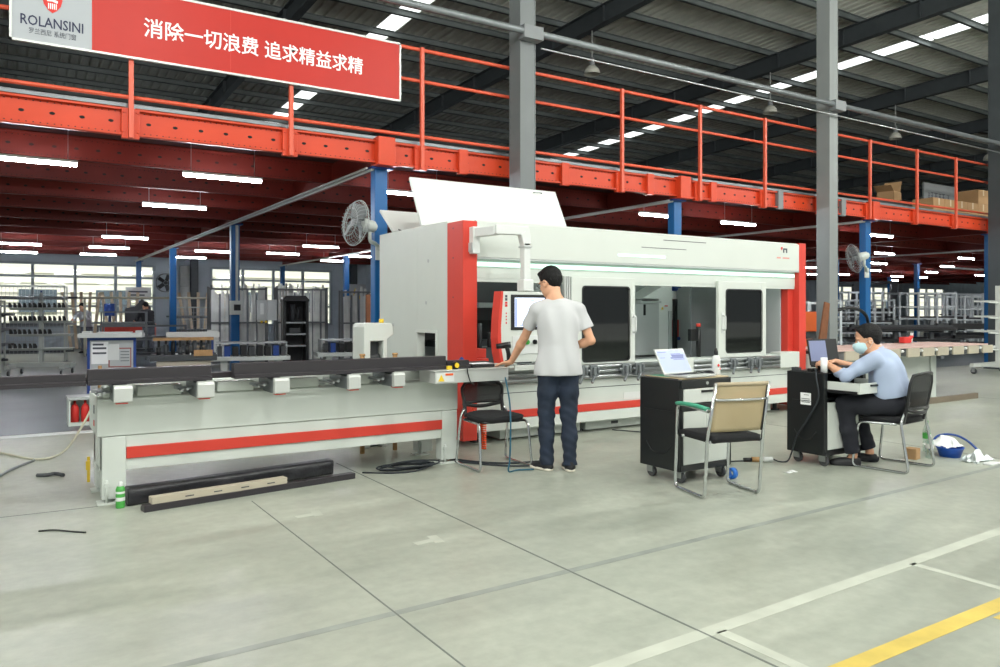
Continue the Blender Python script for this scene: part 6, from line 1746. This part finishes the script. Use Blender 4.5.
def add_head(S, c, R, H):
    """H maps head coordinates (x right, y forward, z up; eyes at z = 0)"""
    S.ell2(H(0, -0.012, 0.035), (0.077, 0.097, 0.087), R, k=0.02)
    S.ell2(H(0, 0.022, -0.03), (0.063, 0.066, 0.078), R, k=0.03)
    S.ell2(H(0, 0.05, -0.085), (0.038, 0.036, 0.03), R, k=0.03)          # chin
    for s in (-1, 1):
        S.ell2(H(0.045 * s, 0.015, -0.065), (0.022, 0.05, 0.035), R, k=0.03)   # jaw
        S.ell2(H(0.036 * s, 0.068, -0.028), (0.022, 0.016, 0.018), R, k=0.02)  # cheek
        S.ell2(H(0.03 * s, 0.076, 0.022), (0.024, 0.012, 0.009), R, k=0.014)   # brow
        S.ell2(H(0.031 * s, 0.094, 0.002), (0.017, 0.014, 0.011), R, k=0.014, sub=True)  # eye hollow
    S.cone(H(0, 0.083, 0.008), H(0, 0.103, -0.032), 0.008, 0.0125, k=0.012)   # nose
    for s in (-1, 1): S.ell2(H(0.011 * s, 0.092, -0.038), (0.009, 0.011, 0.008), R, k=0.006)
    S.ell2(H(0, 0.082, -0.06), (0.024, 0.012, 0.0065), R, k=0.006)
    S.ell2(H(0, 0.08, -0.071), (0.021, 0.012, 0.0075), R, k=0.006)
    S.ell2(H(0, 0.1, -0.0652), (0.026, 0.012, 0.0018), R, k=0.003, sub=True)
    for s in (-1, 1):
        E = R @ np.array(Matrix.Rotation(math.radians(-22 * s), 3, 'Z'))
        S.ell2(H(0.079 * s, -0.008, -0.012), (0.009, 0.021, 0.032), E, k=0.006)
        S.ell2(H(0.087 * s, -0.003, -0.008), (0.006, 0.012, 0.02), E, k=0.004, sub=True)

def eyes_obj(t, H, R):
    for s in (-1, 1):
        m = MB(); c = Vector(H(0.031 * s, 0.073, 0.0)); 
        m.lathe([(0.0, -0.012), (0.0085, -0.0085), (0.012, 0), (0.0085, 0.0085), (0.0, 0.012)], c, Matrix(R.tolist()) @ rotm('X', -90), n=14)
        e = obj('eye', m, EYE_W, t, local=True)
        f = Vector(R @ v3(0, 1, 0))
        obj('iris', MB().cyl(c + f * 0.0105, c + f * 0.0125, 0.0055, n=12), EYE_D, e, local=True)
        q = MB()
        for k in range(5):
            a = H((0.018 + 0.0065 * k) * s, 0.0895 - 0.0022 * k - 0.0004 * k * k, 0.019 + 0.004 * math.sin(PI * k / 4.5))
            b = H((0.0245 + 0.0065 * k) * s, 0.0873 - 0.0025 * k - 0.0004 * k * k, 0.019 + 0.004 * math.sin(PI * (k + 1) / 4.5))
            q.bar(a, b, 0.004, 0.006)
        obj('eyebrow', q, HAIR, t, local=True)

def hair_sdf(H, R, crop=0.0):
    S = SDF()
    S.ell2(H(0, -0.016, 0.043), (0.084, 0.102, 0.091 + crop), R, k=0.01)
    S.ell2(H(0, -0.045, 0.0), (0.077, 0.066, 0.075), R, k=0.02)
    S.ell2(H(0, 0.05, 0.09), (0.06, 0.04, 0.028 + crop), R, k=0.02)
    ph = np.array
    zt = H(0, -0.03, -0.02)
    up = R @ v3(0, -0.1, 1)
    S.warp = lambda P: 0.003 * np.sin(P[:, 0] * 260 + 4 * np.sin(P[:, 2] * 150)) * np.sin(P[:, 1] * 230 + 3 * np.sin(P[:, 2] * 90)) + 0.0085 * np.clip(1 - ((P - zt) @ up) / 0.05, 0, 1.2)
    n1 = R @ v3(0, 0.9, -0.43)
    S.cut(n1, H(0, 0.058, 0.07))
    S.cut(R @ v3(0, 0.45, -0.9), H(0, -0.04, -0.05))
    for s in (-1, 1): S.ell2(H(0.083 * s, 0.0, -0.02), (0.03, 0.028, 0.036), R, k=0.006, sub=True)
    return S

def person(name, label, loc, rz, J, fit, res=0.006, group=None):
    """J: joints in the person's own frame (x right, y forward); fit: clothes"""
    t = thing(name, label, 'person', loc, rz, group)
    J = {k: (v3(*v) if isinstance(v, (tuple, list)) and len(v) == 3 and not k.startswith('hand') else v) for k, v in J.items()}
    H, R = head_frame(J['head'], J['yaw'], J['pitch'], J.get('roll', 0))
    chest, belly, pelvis, neck = J['chest'], J['belly'], J['pelvis'], J['neck']
    body = SDF()
    Rt = np.array(Matrix.Rotation(-J.get('lean', 0), 3, 'X'))
    body.ell(chest, (0.155, 0.10, 0.16), Rt, k=0.04)
    body.ell(belly, (0.14, 0.10, 0.15), Rt, k=0.06)
    body.ell(pelvis, (0.15, 0.105, 0.10), None, k=0.06)
    body.cone(neck, H(0, -0.022, -0.06), 0.053, 0.05, k=0.03)
    body.cone(neck, chest * 0.4 + neck * 0.6, 0.06, 0.08, k=0.04)
    for s in 'LR':
        body.cone(neck + (J['sh' + s] - neck) * 0.35 - v3(0, 0, 0.01), J['sh' + s], 0.05, 0.045, k=0.04)
        el, wr = J['el' + s], J['wr' + s]
        body.chain([J['sh' + s], J['sh' + s] * 0.55 + el * 0.45, el], [0.05, 0.043, 0.036], k=0.02)
        body.chain([el, el * 0.7 + wr * 0.3, wr], [0.036, 0.039, 0.026], k=0.015)
        hp, kn, an = J['hip' + s], J['kn' + s], J['an' + s]
        body.chain([hp, kn, an], [0.078, 0.054, 0.036], k=0.03)
        body.cone(an - v3(0, 0, 0.035), J['toe' + s] * 0.9 + an * v3(0.1, 0.1, 0) , 0.026, 0.014, k=0.02)
        hd = J.get('hand' + s)
        add_hand(body, wr, hd[0], hd[1], hd[2], hd[3], hd[4] if len(hd) > 4 else 0.12)
    add_head(body, J['head'], R, H)
    skin_obj('body', body, res, SKIN, t, 1)
    eyes_obj(t, H, R)
    skin_obj('hair', hair_sdf(H, R, fit.get('crop', 0.0)), res * 0.85, HAIR, t, 1)
    # ---- top
    top = SDF()
    ease = fit.get('ease', 0.014)
    top.ell(chest + v3(0, -0.006, 0), (0.168 + ease * 0.8, 0.112 + ease * 0.6, 0.19), Rt, k=0.04)
    top.ell(belly, (0.148 + ease, 0.106 + ease, 0.24), Rt, k=0.09)
    hs = J.get('hemscale', 1.0)
    top.ell(J['hem'] + v3(0, 0, 0.02), ((0.176 + ease) * hs, (0.124 + ease) * hs, 0.2 * hs), None, k=0.09)
    top.cone(neck * 0.7 + chest * 0.3, neck + (chest - neck) * 0.12, 0.085, 0.066, k=0.04)
    for s in 'LR':
        sh, el, wr = J['sh' + s], J['el' + s], J['wr' + s]
        top.cone(neck + (sh - neck) * 0.4 - v3(0, 0, 0.012), sh, 0.058, 0.06, k=0.04)
        if fit['sleeve'] == 'short':
            c = sh + (el - sh) * 0.62
            top.chain([sh, c + (el - sh) * 0.1], [0.062, 0.062], k=0.025)
            top.cutif(el - sh, c, c + (el - sh) * 0.25, 0.12)
        else:
            f_ = fit.get('cuff', 0.6)
            c = el + (wr - el) * f_
            top.chain([sh, sh * 0.5 + el * 0.5, el, c + (wr - el) * 0.08], [0.064, 0.058, 0.054, 0.045], k=0.03)
            top.cutif(wr - el, c, c + (wr - el) * 0.3, 0.09)
    nb = J['neckdir'] if 'neckdir' in J else v3(0, 0.25, 1)
    top.cut(nb, neck + nb * 0.012)
    top.cut(v3(0, J.get('hemtilt', 0.0), -1), J['hem'])
    amp = fit.get('fold', 0.004)
    top.warp = lambda P: amp * (np.sin(P[:, 2] * 18 + 26 * P[:, 0] + 3 * np.sin(P[:, 1] * 17)) * 0.35 + np.sin(P[:, 0] * 44 + 6 * P[:, 2] + 2.0) * 0.8) * np.clip((1.6 - np.abs(P[:, 2] - belly[2]) * 3), 0.25, 1)
    skin_obj('shirt', top, res, fit['top'], t, 1)
    if fit.get('collar'):
        cl = MB(); tilt = fit.get('collar_tilt', 0.0)
        c0 = neck + v3(0, 0.004, 0.0)
        def P(u, v):
            q = 2 * PI * u + PI / 2
            r = 0.064 + 0.012 * (1 - v) 
            z = -0.012 + 0.045 * v - 0.02 * math.sin(q) * 1.0
            return (c0[0] + r * math.cos(q), c0[1] + r * 1.02 * math.sin(q), c0[2] + z)
        cl.sheet(P, 28, 4, thick=0.004)
        obj('collar', cl, fit['top'], t, local=True)
    # ---- trousers
    tr = SDF()
    tr.ell(pelvis, (0.166, 0.122, 0.115), None, k=0.05)
    lw = fit.get('leg', 0.0)
    for s in 'LR':
        hp, kn, an = J['hip' + s], J['kn' + s], J['an' + s]
        e = an + (an - kn) * 0.10
        tr.chain([hp, hp * 0.5 + kn * 0.5, kn, kn * 0.5 + an * 0.5, e], [0.096 + lw, 0.086 + lw, 0.070 + lw, 0.064 + lw, 0.058 + lw], k=0.035)
        q = an + (an - kn) * fit.get('trim', 0.02)
        tr.cutif(an - kn, q, q, 0.11)
    if not J.get('seated'): tr.cut(v3(0, 0, 1), pelvis + v3(0, 0, 0.09))
    fa = fit.get('tfold', 0.004)
    kL, kR = J['knL'], J['knR']
    def twarp(P):
        w = np.exp(-((np.linalg.norm(P - kL, axis=1)) / 0.16) ** 2) + np.exp(-((np.linalg.norm(P - kR, axis=1)) / 0.16) ** 2)
        low = np.clip((0.42 - P[:, 2]) / 0.3, 0, 1)
        return fa * (np.sin(P[:, 2] * 80 + 60 * P[:, 0] + 30 * P[:, 1]) * (0.35 * w + 0.5 * low) + 0.5 * np.sin(P[:, 2] * 24 - 50 * P[:, 0] + 20 * P[:, 1]))
    tr.warp = twarp
    skin_obj('trousers', tr, res, fit['legs'], t, 1)
    if fit.get('belt'):
        b = MB()
        c = fit['belt']
        b.sheet(lambda u, v: (c[0] + 0.172 * math.cos(2 * PI * u), c[1] + 0.128 * math.sin(2 * PI * u), c[2] + 0.04 * v + c[3] * math.sin(2 * PI * u)), 32, 1, thick=0.004)
        obj('belt', b, BLACK, t, local=True)
    # ---- shoes
    for s in 'LR':
        an, toe = J['an' + s], J['toe' + s]
        f = toe - an; f[2] = 0; f /= np.linalg.norm(f)
        sd = v3(-f[1], f[0], 0)
        Rf = np.stack([sd, f, v3(0, 0, 1)], 1)
        z0 = an[2] - 0.088
        S = SDF()
        S.ell(an + f * 0.05 + v3(0, 0, -0.06), (0.045, 0.115, 0.042), Rf, k=0.02)
        S.ell(an + f * 0.12 + v3(0, 0, -0.066), (0.047, 0.075, 0.032), Rf, k=0.02)
        S.cone(an + v3(0, 0, -0.05) - f * 0.015, an + v3(0, 0, -0.005) - f * 0.012, 0.044, 0.042, k=0.02)
        S.cut(v3(0, 0, -1), v3(0, 0, z0 + 0.016)); S.cut(v3(0, 0, 1), v3(0, 0, an[2] + fit.get('shoe_top', 0.0)))
        sh = skin_obj('shoe', S, 0.006, SHOE, t, 1)
        so = SDF()
        so.cone(an * v3(1, 1, 0) + v3(0, 0, z0 + 0.012) - f * 0.02, an * v3(1, 1, 0) + v3(0, 0, z0 + 0.012) + f * 0.14, 0.043, 0.05, k=0.01)
        so.cut(v3(0, 0, -1), v3(0, 0, z0)); so.cut(v3(0, 0, 1), v3(0, 0, z0 + 0.026))
        skin_obj('sole', so, 0.006, fit.get('sole', SOLE), sh, 0)
    return t, H, R

# ---- standing man at the console, back to the camera, left hand on the table end
Jm = dict(head=(-0.045, 0.095, 1.605), yaw=math.radians(30), pitch=math.radians(20), neck=(-0.02, 0.035, 1.455), neckdir=v3(-0.05, 0.08, 1),
          chest=(0.0, 0.03, 1.27), belly=(0.0, 0.01, 1.05), pelvis=(0.0, 0.0, 0.89), hem=(0.0, 0.0, 0.815), lean=math.radians(4),
          shL=(-0.175, 0.06, 1.37), elL=(-0.245, 0.215, 1.13), wrL=(-0.325, 0.385, 0.905),
          shR=(0.185, 0.02, 1.37), elR=(0.285, -0.02, 1.105), wrR=(0.13, 0.16, 1.03),
          hipL=(-0.088, 0.0, 0.86), knL=(-0.10, 0.03, 0.49), anL=(-0.10, 0.015, 0.09), toeL=(-0.17, 0.15, 0.04),
          hipR=(0.088, 0.0, 0.86), knR=(0.09, 0.0, 0.49), anR=(0.085, -0.05, 0.09), toeR=(0.10, 0.10, 0.04),
          handL=(v3(-0.85, 0.45, -0.16), v3(0.05, 0.1, 1), v3(0.3, 0.9, 0), 0.16, 0.22),
          handR=(v3(-0.9, 0.3, 0.0), v3(0, 0.4, 0.8), v3(0, 0.3, 0.9), 0.5))
man, H, R = person('person', 'standing person in white t-shirt and dark jeans with one hand on the table end', (3.965, 5.275, 0), math.radians(-20), Jm,
                   dict(top=TSHIRT, sleeve='short', legs=JEANS, ease=0.03, fold=0.008, tfold=0.007, leg=-0.001, trim=0.10, crop=0.004), 0.0055)
gl = MB()
for s in (-1, 1):
    gl.tube([H(0.032 * s + 0.024 * math.cos(2 * PI * k / 20), 0.096, 0.002 + 0.017 * math.sin(2 * PI * k / 20)) for k in range(20)], 0.0018, n=6, closed=True)
    gl.tube([H(0.055 * s, 0.094, 0.006), H(0.078 * s, 0.06, 0.006), H(0.084 * s, 0.0, 0.004), H(0.082 * s, -0.02, -0.01)], 0.0018, n=6)
gl.tube([H(-0.009, 0.097, 0.006), H(0, 0.099, 0.009), H(0.009, 0.097, 0.006)], 0.0018, n=6)
obj('glasses', gl, BLACK, man, local=True)
obj('shoe_lace', MB().bar((-0.155, 0.07, 0.085), (-0.115, 0.09, 0.083), 0.006, 0.004).bar((-0.165, 0.095, 0.075), (-0.125, 0.115, 0.073), 0.006, 0.004), W_WHITE, man, local=True)

# ---- seated man at the second cart
Js = dict(head=(-0.07, 0.185, 1.11), yaw=math.radians(14), pitch=math.radians(14), neck=(-0.04, 0.125, 1.005), neckdir=v3(0, 0.55, 0.85), seated=True,
          chest=(-0.02, 0.045, 0.85), belly=(0, 0.02, 0.69), pelvis=(0, 0.0, 0.565), hem=(0, 0.02, 0.61), hemscale=0.82, hemtilt=-0.2, lean=math.radians(14),
          shL=(-0.20, 0.12, 0.945), elL=(-0.265, 0.335, 0.80), wrL=(-0.145, 0.50, 0.885),
          shR=(0.165, 0.10, 0.935), elR=(0.24, 0.31, 0.83), wrR=(0.10, 0.47, 0.90),
          hipL=(-0.095, 0.0, 0.555), knL=(-0.15, 0.36, 0.545), anL=(-0.09, 0.30, 0.09), toeL=(-0.13, 0.44, 0.04),
          hipR=(0.095, 0.0, 0.555), knR=(0.17, 0.35, 0.545), anR=(0.20, 0.20, 0.09), toeR=(0.20, 0.34, 0.04),
          handL=(v3(0.35, 0.75, 0.1), v3(-0.5, 0.1, 0.85), v3(0.5, 0.3, 0.4), 0.55, 0.12),
          handR=(v3(-0.3, 0.9, -0.1), v3(0.2, 0.1, 0.95), v3(-1, 0, 0), 0.4))
sm, H2, R2 = person('person', 'seated person in blue shirt, dark trousers and pale face mask at the farther cart', (6.47, 3.80, 0), math.radians(25), Js,
                    dict(top=SHIRT_B, sleeve='long', cuff=0.45, legs=SLACKS, ease=0.028, fold=0.009, tfold=0.004, leg=0.004, trim=-0.06, collar=True, sole=SHOE, shoe_top=-0.02), 0.0055)
mk = SDF()
mk.ell(H2(0, 0.04, -0.048), (0.079, 0.078, 0.068), R2, k=0.02).ell(H2(0, 0.09, -0.03), (0.044, 0.037, 0.05), R2, k=0.03)
mk.cut(R2 @ v3(0, -1, 0.1), H2(0, 0.028, -0.05)); mk.cut(R2 @ v3(0, 0.25, 1), H2(0, 0.1, -0.008))
mko = skin_obj('face_mask', mk, 0.005, MASK, sm, 1)
lo_ = MB()
for s in (-1, 1):
    lo_.tube([H2(0.062 * s, 0.035, -0.02), H2(0.078 * s, 0.0, -0.005), H2(0.088 * s, -0.025, -0.012)], 0.0018, n=6)
    lo_.tube([H2(0.06 * s, 0.035, -0.08), H2(0.076 * s, 0.0, -0.055), H2(0.088 * s, -0.025, -0.02)], 0.0018, n=6)
obj('ear_loop', lo_, W_WHITE, mko, local=True)

# ---- two workers far behind
def stand(dx=0.0, bend=0.1, arm=0.35):
    return dict(head=(0, 0.06 + bend * 1.2, 1.58 - bend * 0.5), yaw=0.0, pitch=math.radians(25), neck=(0, 0.03 + bend, 1.43 - bend * 0.3), chest=(0, 0.02 + bend * 0.7, 1.25 - bend * 0.1), belly=(0, 0.01 + bend * 0.3, 1.04), pelvis=(0, 0, 0.89), hem=(0, 0, 0.85),
                lean=bend * 1.2, shL=(-0.185, 0.03 + bend, 1.35 - bend * 0.3), elL=(-0.25, 0.12 + bend, 1.1), wrL=(-0.17, arm + bend, 1.08), shR=(0.185, 0.03 + bend, 1.35 - bend * 0.3), elR=(0.25, 0.12 + bend, 1.1), wrR=(0.17, arm + bend, 1.08),
                hipL=(-0.09, 0, 0.86), knL=(-0.11, 0.02, 0.48), anL=(-0.13, 0, 0.09), toeL=(-0.15, 0.14, 0.04), hipR=(0.09, 0, 0.86), knR=(0.11, 0.02, 0.48), anR=(0.13, -0.02, 0.09), toeR=(0.15, 0.12, 0.04),
                handL=(v3(0.1, 0.9, -0.2), v3(0, 0.2, 1), v3(1, 0, 0), 0.5), handR=(v3(-0.1, 0.9, -0.2), v3(0, 0.2, 1), v3(-1, 0, 0), 0.5))
BLK = M('black_jacket', (26, 27, 30), 0.9, var=0.1)
GRYT = M('grey_work_trousers', (112, 118, 128), 0.9, var=0.1)
WHTJ = M('pale_jacket', (188, 192, 196), 0.9, var=0.05)
person('person', 'distant person in black jacket and grey trousers, back turned, at the red saw machine', (3.72, 26.3, 0), math.radians(20), stand(bend=0.12),
       dict(top=BLK, sleeve='long', cuff=0.9, legs=GRYT, ease=0.03, sole=SHOE), 0.011)
person('person', 'distant person in pale jacket bending behind the notice stand', (2.15, 28.2, 0), math.radians(150), stand(bend=0.2),
       dict(top=WHTJ, sleeve='long', cuff=0.9, legs=GRYT, ease=0.03, sole=SHOE), 0.011)
